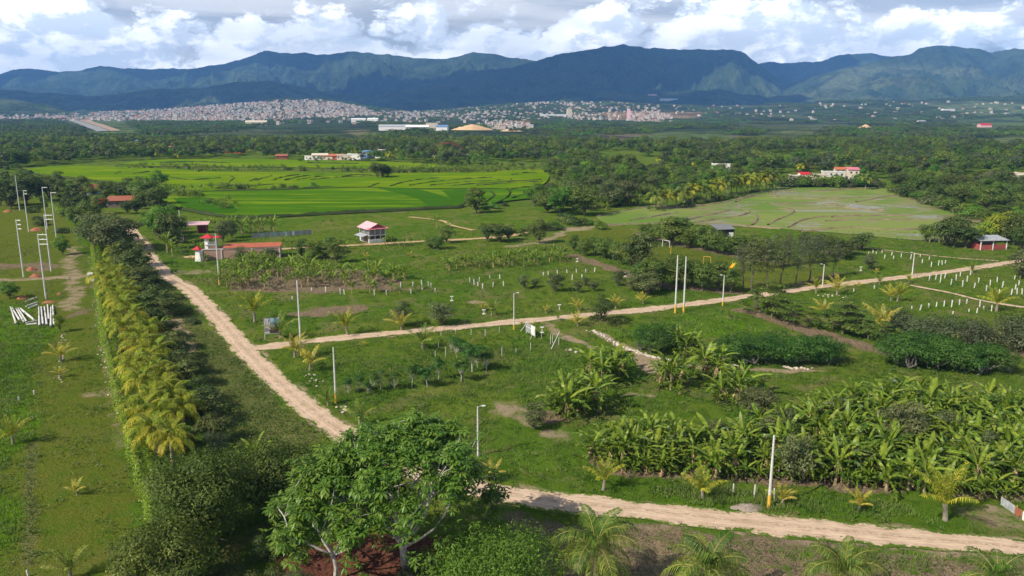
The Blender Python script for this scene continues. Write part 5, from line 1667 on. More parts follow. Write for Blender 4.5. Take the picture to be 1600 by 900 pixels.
grow('banana_far', 'banana_plant', 'banana plant', [(262, 396, 32), (270, 400, 24), (316, 402, 22), (309, 398, 24), (322, 414, 18)], 'banana plant beside the road by the gate tower', 'bananas by the gate tower', share=True)
grow('banana_far', 'banana_plant', 'banana plant', [(601, 384, 16), (613, 384, 16), (624, 384, 15), (632, 384, 14), (555, 384, 14), (643, 383, 14), (445, 388, 18), (456, 390, 18), (466, 392, 18), (540, 390, 16)], 'banana plant along the lane by the pink-roofed house', 'bananas along the lane', share=True)
grow('banana_far', 'banana_plant', 'banana plant', [(683, 358, 22), (697, 364, 18), (518, 354, 14), (505, 352, 10), (700, 356, 12)], 'banana plant on the lawn behind the pink-roofed house', 'bananas on the lawn', share=True)
# leafy bushes between the bananas
grow('olive', 'plantation_tree', 'tree', [(1236, 752, 74), (1258, 740, 60), (1410, 705, 80), (1192, 655, 54), (1172, 648, 44), (1205, 700, 54), (1300, 668, 50), (1425, 690, 60), (835, 672, 46), (1120, 700, 50), (1340, 740, 54), (1480, 690, 56), (1230, 690, 58), (1540, 720, 50), (1060, 715, 44)], 'olive bushy tree among the bananas', 'bushy trees in the plantation', 'from the open lot', 1.0)

# ---- woods beyond the lots: every near tree stands by itself
rf = random.Random(33)
WOODS = [([(822, 335), (850, 302), (880, 285), (1000, 280), (1018, 318), (1000, 326), (930, 332), (880, 348)], 34, (9, 15), 6.5, 'tree of the thicket between the rice and the flooded field', 'trees of the thicket'),
         ([(1020, 312), (1100, 296), (1200, 284), (1215, 275), (1090, 272), (1010, 284)], 26, (7, 11), 9, 'tree behind the coconut row', 'trees behind the coconut row'),
         ([(1372, 296), (1400, 278), (1460, 280), (1560, 285), (1620, 290), (1620, 325), (1540, 336), (1480, 322), (1430, 306)], 34, (8, 13), 8, 'dark tree in the wood past the flooded field', 'trees past the flooded field'),
         ([(1535, 350), (1560, 340), (1640, 335), (1640, 365), (1590, 370)], 12, (6, 9), 6, 'tree in the wood behind the red shed', 'trees behind the red shed'),
         ([(850, 284), (1000, 279), (1000, 262), (850, 264)], 24, (8, 13), 12, 'tree behind the thicket at the rice field end', 'trees behind the thicket')]
for poly, n, hr, dm, lab, grp in WOODS:
    for j, (x, y) in enumerate(in_poly(poly, n, rf, dm)):
        kd = rf.choice(['dark', 'mango', 'mango', 'fresh', 'olive'] if 'dark' not in lab else ['dark', 'dark', 'mango', 'olive'])
        pr = rf.choice(PROTO[kd])
        s = rf.uniform(*hr) / pr['h']
        adj = {'dark': 'blackish', 'mango': 'mid green', 'fresh': 'bright green', 'olive': 'olive'}[kd]
        hh_ = s * pr['h']
        adj = ('tall ' if hh_ > (hr[0] + hr[1]) / 2 else 'shorter ') + adj
        o = place(pr, 'woodland_tree', (x, y, 0), rf.uniform(0, 6.28), s, f'{adj} {lab.replace("dark ", "")}', 'tree', grp)
        o.scale = (s * 1.1, s * 1.1, s)
grow('shrub', 'bank_shrub', 'shrub', [(1404 + i * 10.5, 301 + i * 3.6, 14 + (i % 3) * 4, i % 4) for i in range(13)], 'leafy shrub along the path past the flooded field', 'shrubs along the paddy path', 'from the far end', 1.4)
grow('banana_far', 'banana_plant', 'banana plant', [(1410, 300, 12), (1440, 311, 14), (1468, 322, 16), (1500, 336, 18), (1512, 338, 20), (1525, 344, 20), (1540, 352, 18)], 'banana plant along the path past the flooded field', 'bananas along the paddy path', share=True)
grow('shrub', 'bank_shrub', 'shrub', [(1222 + i * 11, 291 + (i % 2), 14 + (i * 7 % 5) * 2, i % 4) for i in range(14)], 'bush on the far bank of the flooded field', 'bushes on the far bank', 'from the coconut row', 1.5)

# ---- clipped hedges
def make_hedge(name, line, hgt, wid, n, seed, label, kind='hedge', size=0.26):
    rng = np.random.default_rng(seed)
    c = catmull(PA(line), 1.0)
    s = rng.random(n) * (len(c) - 1.001)
    i = s.astype(int)
    f = (s - i)[:, None]
    q = c[i] * (1 - f) + c[i + 1] * f
    d = unit(c[i + 1] - c[i])
    nr = np.stack([-d[:, 1], d[:, 0]], 1)
    a = rng.random(n) * math.pi
    bump = 0.25 + 1.5 * fbm(s / 1.5, s * 0 + 3, 3, seed)
    r = 0.75 + 0.3 * rng.random(n)
    pos = np.zeros((n, 3))
    pos[:, :2] = q + nr * (np.sign(np.cos(a)) * np.abs(np.cos(a)) ** 0.5 * wid * r * bump)[:, None]
    pos[:, 2] = np.abs(np.sin(a)) ** 0.6 * hgt * r * bump
    low = rng.random(n) < 0.35
    pos[low, 2] *= rng.random(low.sum())
    nm = np.zeros((n, 3))
    nm[:, :2] = nr * np.cos(a)[:, None]
    nm[:, 2] = np.sin(a) + 0.3
    nm = unit(nm + rng.normal(size=(n, 3)) * 0.5)
    V, F, T = leaves(rng, pos, nm, size, 0.55, 0.12)
    mb = MB()
    for k_ in range(0, len(c) - 1, 3):
        x, y = c[k_]
        mb.tube([(x, y, -0.2), (x + rng.normal() * 0.1, y + rng.normal() * 0.1, hgt * 0.7)], [0.05, 0.025], 5)
    root = thing(name, (0, 0, 0), 0, 1, label, 'hedge')
    link('stems', mb.mesh('stems', [M_BARK]), root)['kind'] = 'stuff'
    link('foliage', mesh_np('foliage', V, F, [M_LEAF[kind]], {'tint': T}), root)
    return root


make_hedge('clipped_hedge', [(148, 372), (150, 400), (157, 450), (164, 500), (171, 540), (180, 580), (189, 620), (203, 670), (220, 730), (236, 780), (252, 835), (268, 880)], 2.6, 1.1, 34000, 501, 'long lime green clipped hedge between the grass lot and the palms')
make_hedge('clipped_hedge', [(38, 303), (60, 313), (85, 326), (113, 342)], 2.3, 1.3, 9000, 502, 'bright lime hedge beyond the standing poles in the lot', size=0.45)

# ================================================================== poles, buildings, fences and other built things
M_CONC = simple_mat('pale concrete', (0.62, 0.61, 0.58), (0.46, 0.45, 0.43), 1.2, 0.85)
M_WHITE = simple_mat('white paint', (0.80, 0.79, 0.76), (0.60, 0.58, 0.54), 1.0, 0.7)
M_CREAM = simple_mat('cream plaster', (0.66, 0.58, 0.46), (0.52, 0.45, 0.36), 0.8, 0.85)
M_YEL = simple_mat('yellow paint', (0.72, 0.42, 0.05), (0.58, 0.34, 0.06), 2.0, 0.6)
M_STEEL = simple_mat('galvanised steel', (0.48, 0.49, 0.50), (0.34, 0.35, 0.36), 2.0, 0.5, 0.5, 0.005, 0.4)
M_TIN = simple_mat('grey corrugated sheet', (0.42, 0.45, 0.48), (0.27, 0.28, 0.29), 1.2, 0.5, 0.4)
M_TIN_G = simple_mat('green tinted sheet', (0.20, 0.31, 0.26), (0.13, 0.19, 0.17), 1.2, 0.6)
M_RUST = simple_mat('rusted sheet', (0.36, 0.12, 0.07), (0.24, 0.085, 0.05), 1.6, 0.8)
M_ORANGE = simple_mat('orange roof tiles', (0.52, 0.155, 0.075), (0.40, 0.11, 0.06), 0.9, 0.7)
M_RED = simple_mat('red roof paint', (0.52, 0.025, 0.035), (0.40, 0.02, 0.03), 1.2, 0.6)
M_PINK = simple_mat('sun-bleached red sheet roof', (0.70, 0.44, 0.46), (0.62, 0.34, 0.37), 0.8, 0.45, 0.5)
M_PINK2 = simple_mat('pinkish red sheet', (0.66, 0.20, 0.25), (0.55, 0.15, 0.19), 0.8, 0.5, 0.4)
M_DARK = simple_mat('dark opening', (0.025, 0.022, 0.022), (0.04, 0.035, 0.03), 1.0, 0.9)
M_WOOD = simple_mat('weathered boards', (0.22, 0.17, 0.13), (0.13, 0.10, 0.08), 1.5, 0.9)
M_REDW = simple_mat('faded red boards', (0.36, 0.085, 0.075), (0.26, 0.06, 0.055), 1.5, 0.85)
M_GLASS = simple_mat('window glass', (0.06, 0.075, 0.09), (0.05, 0.06, 0.07), 1.0, 0.15, 0.6)
M_BLUE = simple_mat('blue sheet roof', (0.13, 0.24, 0.42), (0.10, 0.18, 0.34), 1.0, 0.5)
M_REDSOIL = simple_mat('red dug earth', (0.34, 0.145, 0.085), (0.24, 0.10, 0.06), 0.9, 0.95, 0.05, 0.08)
M_STONE = simple_mat('pale field stone', (0.58, 0.51, 0.43), (0.42, 0.36, 0.30), 2.0, 0.9, 0.1, 0.02, 0, 0.35)
M_MESHF = simple_mat('grey shade cloth', (0.20, 0.21, 0.21), (0.13, 0.135, 0.14), 2.0, 0.8)


def make_brick_mat():
    m, t, out = new_mat('raw brick masonry')
    co = t.n('ShaderNodeTexCoord').outputs['Object']
    sp = t.n('ShaderNodeSeparateXYZ')
    t.l(co, sp.inputs[0])
    cb = t.n('ShaderNodeCombineXYZ')
    t.l(t.math('ADD', sp.outputs[0], sp.outputs[1]), cb.inputs[0])
    t.l(sp.outputs[2], cb.inputs[1])
    br = t.n('ShaderNodeTexBrick')
    br.inputs['Scale'].default_value = 1.0
    br.inputs['Brick Width'].default_value = 0.40
    br.inputs['Row Height'].default_value = 0.16
    br.inputs['Mortar Size'].default_value = 0.02
    br.inputs['Color1'].default_value = (0.42, 0.19, 0.12, 1)
    br.inputs['Color2'].default_value = (0.32, 0.14, 0.09, 1)
    br.inputs['Mortar'].default_value = (0.36, 0.33, 0.30, 1)
    t.l(cb.outputs[0], br.inputs['Vector'])
    n1 = t.noise(co, 1.6, 4, 0.6, dim='3D')
    c = t.mix(t.math('MULTIPLY', t.ramp(n1, 0.45, 0.7), 0.5), br.outputs[0], (0.40, 0.36, 0.33))
    principled(t, out, c, 0.9, 0.1)
    return m


M_BRICK = make_brick_mat()


def pole_h(px, py, top):
    """true height of an upright whose foot and top show at these rows"""
    p = P(px, py)
    lo, hi = 0.0, 40.0
    for _ in range(40):
        m = (lo + hi) / 2
        if pix(p.x, p.y, m)[1] > top:
            lo = m
        else:
            hi = m
    return lo


def utility_pole(px, py, top, label, r=0.17, yellow=0.0, lamp=None, arms=0, arm_rz=0.0, group='utility poles', arm_len=1.3):
    p = P(px, py)
    h = pole_h(px, py, top)
    root = thing('utility_pole', (p.x, p.y, 0), arm_rz, 1, label, 'utility pole', group)
    link('shaft', MB().tube([(0, 0, -0.3 + yellow), (0, 0, h * 0.5), (0, 0, h)], [r, r * 0.8, r * 0.58], 12).mesh('shaft', [M_CONC]), root)
    if yellow:
        link('painted_foot', MB().tube([(0, 0, -0.3), (0, 0, yellow)], [r * 1.04, r * 1.03], 12).mesh('painted_foot', [M_YEL]), root)
    if lamp:
        link('lamp_arm', MB().tube([(0, 0, h - 0.5), (0.15, 0, h - 0.05), (0.55, 0, h + 0.1)], 0.035, 6).mesh('lamp_arm', [M_STEEL]), root)
        link('lamp_head', MB().box((0.78, 0, h + 0.1), (0.5, 0.2, 0.1)).box((0.8, 0, h + 0.03), (0.36, 0.15, 0.05)).mesh('lamp_head', [M_WHITE]), root)
    for k_ in range(arms):
        z = h - 0.25 - 1.15 * k_
        link('crossarm', MB().box((arm_len / 2 - 0.1, 0, z), (arm_len, 0.14, 0.16)).box((arm_len - 0.3, 0, z + 0.15), (0.12, 0.12, 0.16)).box((arm_len * 0.5, 0, z + 0.15), (0.12, 0.12, 0.16)).mesh('crossarm', [M_WHITE]), root)
    return root


utility_pole(37, 433, 343, 'white concrete pole with three crossarms in the lot, nearer the camera', 0.20, arms=3)
utility_pole(45, 363, 297, 'white concrete pole with two crossarms farther back in the lot', 0.20, arms=2)
utility_pole(31, 329, 274, 'plain concrete pole at the far end of the lot', 0.22)
utility_pole(2, 312, 292, 'concrete pole at the frame edge before the dark trees', 0.22)
utility_pole(284, 378, 328, 'concrete pole beyond the gate tower, across from the hedge', 0.19)
utility_pole(343, 446, 365, 'concrete pole with yellow foot in front of the brick building', 0.19, 1.6)
utility_pole(471, 556, 438, 'tall concrete pole with yellow foot at the road junction', 0.19, 1.7)
utility_pole(525, 629, 543, 'concrete pole with yellow foot beside the main road bend', 0.17, 1.6)
utility_pole(747, 714, 635, 'lamp pole rising behind the big spreading tree', 0.15, 0, True, group='lamp poles')
utility_pole(1201, 794, 680, 'concrete pole with yellow foot in front of the banana plantation', 0.18, 1.7)
utility_pole(803, 516, 458, 'lamp pole beside the side road near the white board', 0.14, 1.2, True, group='lamp poles')
utility_pole(1055, 488, 399, 'tall yellow-footed concrete pole, one of two, on the banana side', 0.22, 1.7)
utility_pole(1068, 488, 401, 'tall yellow-footed concrete pole, one of two, on the shed side', 0.22, 1.7)
utility_pole(1129, 478, 430, 'lamp pole with yellow foot beside the layered trees', 0.16, 1.2, True, arm_rz=3.14, group='lamp poles')
utility_pole(1285, 448, 413, 'lamp pole by the slender trees on the side road', 0.17, 0, True, arm_rz=3.14, group='lamp poles')
utility_pole(1425, 431, 395, 'lamp pole among the white stakes on the side road', 0.17, 0, True, arm_rz=3.0, group='lamp poles')


utility_pole(72, 467, 365, 'concrete pole with three long crossarms near the stacked poles', 0.20, arms=3, arm_len=2.3)
utility_pole(80, 424, 335, 'concrete pole with two long crossarms behind the three-armed one', 0.20, arms=2, arm_len=2.3)
utility_pole(74, 358, 292, 'concrete pole in the lot before the far lime hedge', 0.21, arms=1, arm_len=2.0)
utility_pole(88, 371, 300, 'concrete pole with crossarm beside the far lime hedge', 0.21, arms=1, arm_len=2.0)

# ---- poles lying in the lot
LIE = [((61, 481), (62, 511)), ((64.6, 481), (67.7, 509)), ((69.6, 481), (73.5, 509.5)), ((74.6, 478), (76.7, 501)), ((79.8, 481.5), (79.8, 512)), ((82.8, 479), (84.8, 509.5)),
       ((16.7, 481.5), (25.7, 508)), ((18.9, 482), (31, 502.5)), ((28.2, 483), (42, 505)), ((31.5, 483), (51.5, 500)), ((25.6, 484), (38, 506)), ((34.8, 487), (54.5, 503)),
       ((40.5, 506.5), (57.6, 503.5)), ((41, 509), (57.6, 508)), ((40.5, 473), (57, 467)), ((40.5, 480.7), (58, 474.5)), ((45, 483), (58.5, 478.5))]
GRP = ['in the upright stack by the sapling'] * 6 + ['in the slanting stack at the lot edge'] * 6 + ['lying across the foot of the slanting stack'] * 2 + ['in the short stack by the red earth'] * 3
cnt = {}
for i, (a, b) in enumerate(LIE):
    g = GRP[i]
    cnt[g] = cnt.get(g, 0) + 1
    p0, p1 = P(*a), P(*b)
    r = 0.21
    mb = MB().tube([(p0.x, p0.y, r * 0.75 + 0.12), (p1.x, p1.y, r * 1.05 + 0.12)], [r * 0.72, r * 1.05], 12, 0)
    d = (p1 - p0).normalized()
    c = Vector((p1.x, p1.y, r * 1.05 + 0.12)) + d * 0.012
    mb.tube([c - d * 0.05, c], [r * 0.62, r * 0.62], 10, 1)
    tag(link('concrete_pole', mb.mesh('concrete_pole', [M_CONC, M_DARK])), f'pale concrete pole lying {g}, {ORD[cnt[g] - 1]} from the hedge'.replace('lying lying', 'lying'), 'concrete pole', 'concrete poles on the ground')


def mound(px, py, w, h, label, mat=M_REDSOIL, seed=1, name='earth_mound', cat='earth mound', d=0.8):
    rng = np.random.default_rng(seed)
    p = P(px, py)
    n, m = 14, 28
    V = [(0, 0, h)]
    for i in range(1, n + 1):
        u = i / n
        for j in range(m):
            a = 2 * math.pi * j / m
            rr = u * w / 2 * (1 + 0.35 * (vnoise(np.array([math.cos(a) * 1.6 + seed]), np.array([math.sin(a) * 1.6]), seed)[0] - 0.5))
            z = h * (1 - u ** 1.3) + 0.22 * h * (vnoise(np.array([rr * math.cos(a) * 2.1]), np.array([rr * math.sin(a) * 2.1]), seed + 3)[0] - 0.5) * (u < 0.95)
            V.append((rr * math.cos(a), rr * math.sin(a) * d, z if i < n else -0.15))
    F = [(0, 1 + j, 1 + (j + 1) % m) for j in range(m)]
    for i in range(n - 1):
        for j in range(m):
            F.append((1 + i * m + j, 1 + (i + 1) * m + j, 1 + (i + 1) * m + (j + 1) % m, 1 + i * m + (j + 1) % m))
    o = link(name, MB().add(V, F).mesh(name, [mat]), None, (p.x, p.y, 0))
    for pl in o.data.polygons:
        pl.use_smooth = True
    return tag(o, label, cat, 'earth mounds' if cat == 'earth mound' else None)


mound(49, 422, 3.0, 1.1, 'red earth mound beside the three-armed pole, upper one', seed=2)
mound(56, 432, 3.6, 0.9, 'red earth mound beside the three-armed pole, lower one', seed=3)
mound(35, 466, 2.6, 0.9, 'red earth mound beyond the stacked poles', seed=4)
mound(77, 472, 3.2, 0.35, 'flat spread of red earth at the twin pole foot', seed=5)
mound(93, 459, 1.3, 0.4, 'small red earth heap beside the dirt track', seed=6)
mound(57, 360, 5.0, 1.2, 'red earth mound before the far lime hedge', seed=7)
mound(12, 331, 4.0, 1.0, 'pale red earth mound far out in the lot', seed=8)
for i, (x, y) in enumerate(((142, 429), (143.5, 439))):
    p = P(x, y)
    tag(link('concrete_slab', MB().box((0, 0, 0.25), (1.5, 1.1, 0.5), 0.1).box((0, 0, 0.53), (1.35, 0.95, 0.06), 0.1).mesh('concrete_slab', [M_WHITE]), None, (p.x, p.y, 0)), ('upper' if i == 0 else 'lower') + ' white concrete block at the hedge where the tracks meet', 'concrete block', 'concrete blocks')


def frame_root(name, a, b, label, cat, group=None):
    """thing whose local x axis runs from picture foot a to foot b"""
    p0, p1 = P(*a), P(*b)
    d = p1 - p0
    return thing(name, (p0.x, p0.y, 0), math.atan2(d.y, d.x), 1, label, cat, group), d.length


def part(name, root, mb, *mats):
    return link(name, mb.mesh(name, list(mats)), root)


def gable(mb, x0, x1, y0, y1, ze, zr, over=0.4, t=0.08, m=0, axis='y'):
    """two thick roof slopes; ridge runs along the given axis"""
    if axis == 'y':
        xm = (x0 + x1) / 2
        sl = (zr - ze) / (xm - x0)
        mb.slab([(x0 - over, y0 - over, ze - over * sl), (xm, y0 - over, zr), (xm, y1 + over, zr), (x0 - over, y1 + over, ze - over * sl)], t, m)
        mb.slab([(xm, y0 - over, zr), (x1 + over, y0 - over, ze - over * sl), (x1 + over, y1 + over, ze - over * sl), (xm, y1 + over, zr)], t, m)
    else:
        ym = (y0 + y1) / 2
        sl = (zr - ze) / (ym - y0)
        mb.slab([(x0 - over, y0 - over, ze - over * sl), (x1 + over, y0 - over, ze - over * sl), (x1 + over, ym, zr), (x0 - over, ym, zr)], t, m)
        mb.slab([(x0 - over, ym, zr), (x1 + over, ym, zr), (x1 + over, y1 + over, ze - over * sl), (x0 - over, y1 + over, ze - over * sl)], t, m)
    return mb


# ---- brick building with orange roof
root, L = frame_root('brick_building', (316, 406), (438, 402), 'long raw brick building with orange tiled roof beside the road', 'building')
H = 3.0
wb = MB()
wb.box((L / 2, 0.1, H / 2 - 0.1), (L, 0.2, H + 0.2)).box((L - 0.1, 2.7, H / 2), (0.2, 5.0, H + 0.4)).box((L / 2, 5.3, H / 2), (L, 0.2, H + 0.6)).box((0.1, 2.7, H / 2 - 0.4), (0.2, 5.0, H - 0.6))
part('wall', root, wb, M_BRICK)
for k_, f in enumerate((0.004, 0.25, 0.45, 0.64, 0.82, 0.996)):
    part('column', root, MB().box((f * L, -0.02, H / 2), (0.32, 0.30, H + 0.1)), M_CONC)
part('ring_beam', root, MB().box((L / 2, 0.02, H + 0.16), (L + 0.1, 0.30, 0.28)), M_CONC)
rf_ = MB()
x0 = L * 0.27
rf_.slab([(x0, -0.25, H + 0.33), (L + 0.2, -0.25, H + 0.33), (L + 0.2, 5.8, H + 0.75), (x0, 5.8, H + 0.75)], 0.12)
part('roof', root, rf_, M_ORANGE)
tl = MB()
for k_ in range(34):
    xx = x0 + (L + 0.1 - x0) * (k_ + 0.5) / 34
    tl.slab([(xx - 0.08, -0.27, H + 0.46), (xx + 0.08, -0.27, H + 0.46), (xx + 0.08, 5.75, H + 0.88), (xx - 0.08, 5.75, H + 0.88)], 0.05)
part('roof_ridges', root, tl, M_ORANGE)['kind'] = 'stuff'
part('yard_floor', root, MB().box((L * 0.135, 2.7, 0.06), (L * 0.26, 4.8, 0.12)), M_CONC)
part('gable_wall', root, MB().box((x0, 2.7, H / 2 + 0.1), (0.2, 4.9, H + 0.2)), M_BRICK)

# ---- white gate tower with red caps
p = P(311, 408)
g = thing('gate_tower', (p.x, p.y, 0), -0.15, 1.2, 'white gate tower with two red pyramid roofs at the brick building', 'gate tower')


def pyramid(mb, cx, cy, z, w, d, h, m=0):
    V = [(cx - w / 2, cy - d / 2, z), (cx + w / 2, cy - d / 2, z), (cx + w / 2, cy + d / 2, z), (cx - w / 2, cy + d / 2, z), (cx, cy, z + h),
         (cx - w / 2, cy - d / 2, z - 0.12), (cx + w / 2, cy - d / 2, z - 0.12), (cx + w / 2, cy + d / 2, z - 0.12), (cx - w / 2, cy + d / 2, z - 0.12)]
    return mb.add(V, [(0, 1, 4), (1, 2, 4), (2, 3, 4), (3, 0, 4), (5, 6, 1, 0), (6, 7, 2, 1), (7, 8, 3, 2), (8, 5, 0, 3), (8, 7, 6, 5)], m)


part('pillar', g, MB().add([(-0.75, -0.6, 0), (0.9, -0.6, 0), (0.9, 0.8, 0), (-0.75, 0.8, 0), (-0.5, -0.5, 3.0), (0.5, -0.5, 3.0), (0.5, 0.6, 3.0), (-0.5, 0.6, 3.0)], [(3, 2, 1, 0), (4, 5, 6, 7), (0, 1, 5, 4), (1, 2, 6, 5), (2, 3, 7, 6), (3, 0, 4, 7)]), M_WHITE)
part('lower_roof', g, pyramid(MB(), -0.1, -0.1, 3.1, 1.9, 1.8, 0.8), M_RED)
part('upper_block', g, MB().box((0.1, 4.3, 2.6), (0.9, 0.8, 5.2)), M_WHITE)
part('balcony', g, MB().box((1.2, 4.6, 3.55), (2.8, 2.0, 0.14)).box((2.5, 4.6, 4.0), (0.08, 1.9, 0.8)).box((1.3, 3.65, 4.35), (2.4, 0.06, 0.06)).box((1.8, 3.65, 4.0), (0.05, 0.05, 0.7)).box((1.0, 3.65, 4.0), (0.05, 0.05, 0.7)), M_STEEL)
part('balcony_post', g, MB().tube([(2.4, 3.8, 0), (2.4, 3.8, 5.5)], 0.07, 6).tube([(2.4, 5.4, 0), (2.4, 5.4, 5.5)], 0.07, 6), M_STEEL)
part('upper_roof', g, pyramid(MB(), 0.4, 4.4, 5.4, 3.0, 2.4, 0.9), M_RED)
part('side_roof', g, pyramid(MB(), 2.6, 5.0, 5.45, 1.9, 1.8, 0.45), M_RED)

# ---- open shed and fences beyond it
root, L = frame_root('open_shed', (294, 366), (324, 365), 'open shed with pale flat roof behind the gate tower', 'shed')
part('roof', root, MB().slab([(-0.3, -0.5, 3.3), (L + 0.6, -0.5, 3.3), (L + 0.6, 5.5, 3.8), (-0.3, 5.5, 3.8)], 0.14), M_PINK)
part('back_wall', root, MB().box((L * 0.72, 5.0, 1.7), (L * 0.5, 0.15, 3.4)), M_REDW)
part('side_wall', root, MB().box((L * 0.5, 2.6, 1.6), (0.15, 4.6, 3.3)), M_REDW)
for xx in (0.1, L):
    part('post', root, MB().tube([(xx, -0.2, -0.2), (xx, -0.2, 3.35)], 0.08, 8), M_WOOD)
root, L = frame_root('board_fence', (277, 377), (291, 377), 'short grey board fence behind the far roadside pole', 'fence')
for k_ in range(9):
    part('board', root, MB().box((L * (k_ + 0.5) / 9, 0, 1.0), (L / 9 * 0.86, 0.05, 2.0 + 0.12 * (k_ % 3))), M_CONC if k_ % 3 == 0 else M_WOOD)
root, L = frame_root('wooden_rail', (284, 399), (308, 396), 'low dark wooden gate bar by the road before the gate tower', 'gate')
part('rail', root, MB().box((L / 2, 0, 1.35), (L, 0.16, 0.2)), M_WOOD)
for xx in (0.4, L * 0.95):
    part('post', root, MB().box((xx, 0, 0.6), (0.35, 0.3, 1.5)), M_WOOD)
root, L = frame_root('sheet_fence', (394, 373), (487, 367), 'long patchwork sheet metal fence behind the brick building', 'fence')
rr = random.Random(5)
for k_ in range(24):
    part('panel', root, MB().box((L * (k_ + 0.5) / 24, 0.04 * (k_ % 2), 1.05), (L / 24 * 0.97, 0.03, 1.7 + rr.uniform(-0.15, 0.15))), rr.choice([M_TIN, M_MESHF, M_TIN_G, M_TIN_G, M_TIN_G, M_MESHF]))

# ---- two-storey house with faded pink roof
p = P(577, 380)
root = thing('pink_roofed_house', (p.x, p.y, 0), math.radians(34), 1, 'two-storey house with faded pink sheet roof on the lawn', 'house')
W, D = 6.8, 8.6
root.scale = (0.92, 0.92, 0.88)
part('lower_wall', root, MB().box((W / 2, 0.1, 0.65), (W, 0.2, 1.5)).box((0.1, D / 2 + 0.1, 0.65), (0.2, D - 0.2, 1.5)).box((W / 2, D * 0.55, 1.4), (W - 0.3, 0.15, 2.8)), M_WHITE)
part('brick_wall', root, MB().box((-0.02, D * 0.35, 1.35), (0.2, D * 0.4, 2.7)).box((W * 0.7, D * 0.5, 1.4), (W * 0.5, 0.2, 2.8)), M_BRICK)
for xx, yy in ((0.12, 0.12), (W * 0.36, 0.12), (W * 0.68, 0.12), (W - 0.12, 0.12), (0.1, D * 0.5), (0.1, D), (W - 0.1, D), (W - 0.1, D * 0.5)):
    part('column', root, MB().box((xx, yy, 2.75), (0.2, 0.2, 5.7)), M_CONC)
part('upper_floor', root, MB().box((W / 2, D / 2, 2.85), (W + 0.3, D + 0.2, 0.22)), M_CONC)
part('upper_wall', root, MB().box((W / 2, 0.5, 4.25), (W - 0.5, 0.1, 2.6)).box((0.55, D / 2, 4.25), (0.1, D - 0.9, 2.6)).box((W - 0.45, D / 2, 4.25), (0.1, D - 0.9, 2.6)), M_MESHF)
part('gable_panel', root, MB().add([(-0.2, 0.15, 5.7), (W + 0.2, 0.15, 5.7), (W / 2, 0.15, 7.2), (-0.2, 0.3, 5.7), (W + 0.2, 0.3, 5.7), (W / 2, 0.3, 7.2)], [(0, 1, 2), (5, 4, 3), (0, 3, 4, 1), (1, 4, 5, 2), (2, 5, 3, 0)]), M_REDW)
part('roof', root, gable(MB(), 0, W, 0.2, D, 5.65, 7.35, 0.75, 0.08), M_PINK)
part('pent_roof', root, MB().slab([(-0.8, -1.0, 5.35), (W + 0.8, -1.0, 5.35), (W + 0.8, 0.25, 5.75), (-0.8, 0.25, 5.75)], 0.07), M_PINK2)
part('lean_to_roof', root, MB().slab([(-2.6, 0.6, 2.5), (0.0, 0.6, 3.2), (0.0, D * 0.9, 3.2), (-2.6, D * 0.9, 2.5)], 0.07), M_TIN)
for yy in (0.8, D * 0.45, D * 0.85):
    part('lean_to_post', root, MB().tube([(-2.45, yy, -0.2), (-2.45, yy, 2.55)], 0.07, 6), M_WOOD)
part('window', root, MB().box((W * 0.84, 0.0, 2.0), (W * 0.24, 0.06, 1.0)), M_DARK)
part('window', root, MB().box((W * 0.52, 0.0, 2.0), (W * 0.24, 0.06, 1.0)), M_DARK)

# ---- sheds on the far side
root, L = frame_root('dark_shed', (1120, 373), (1147, 372), 'dark tarpaulin shed with pale wall patch beyond the pitch', 'shed')
part('roof', root, MB().slab([(-0.3, -0.4, 3.2), (L + 0.3, -0.4, 3.2), (L + 0.3, 5, 4.4), (-0.3, 5, 4.4)], 0.1), M_MESHF)
part('wall', root, MB().box((L / 2, 0.1, 1.6), (L, 0.1, 3.2)).box((0.05, 2.5, 1.8), (0.1, 4.7, 3.6)), M_DARK)
part('wall_patch', root, MB().box((L * 0.82, 0.02, 1.1), (L * 0.26, 0.05, 2.0)), M_WHITE)
part('post', root, MB().tube([(-0.1, -0.2, -0.2), (-0.1, -0.2, 3.4)], 0.1, 6), M_STEEL)
root, L = frame_root('red_shed', (1531, 391), (1572, 390), 'low red boarded shed with grey sheet roof', 'shed')
for k_ in range(16):
    part('board', root, MB().box((L * (k_ + 0.5) / 16, 0.05 + 0.015 * (k_ % 2), 0.85), (L / 16 * 0.95, 0.05, 1.7)), M_REDW)
for k_ in range(5):
    part('side_board', root, MB().box((-0.02, 0.5 + k_ * 0.95, 0.95), (0.05, 0.9, 1.9)), M_REDW)
part('back_wall', root, MB().box((L / 2, 5.0, 1.5), (L, 0.1, 3.2)), M_WOOD)
for xx in (0.1, L * 0.48, L - 0.05):
    part('post', root, MB().box((xx, -0.05, 1.55), (0.26, 0.2, 3.2)), M_WHITE)
part('roof', root, MB().slab([(-0.5, -0.6, 3.1), (L + 0.5, -0.6, 3.1), (L + 0.5, 5.4, 4.0), (-0.5, 5.4, 4.0)], 0.08), M_TIN)

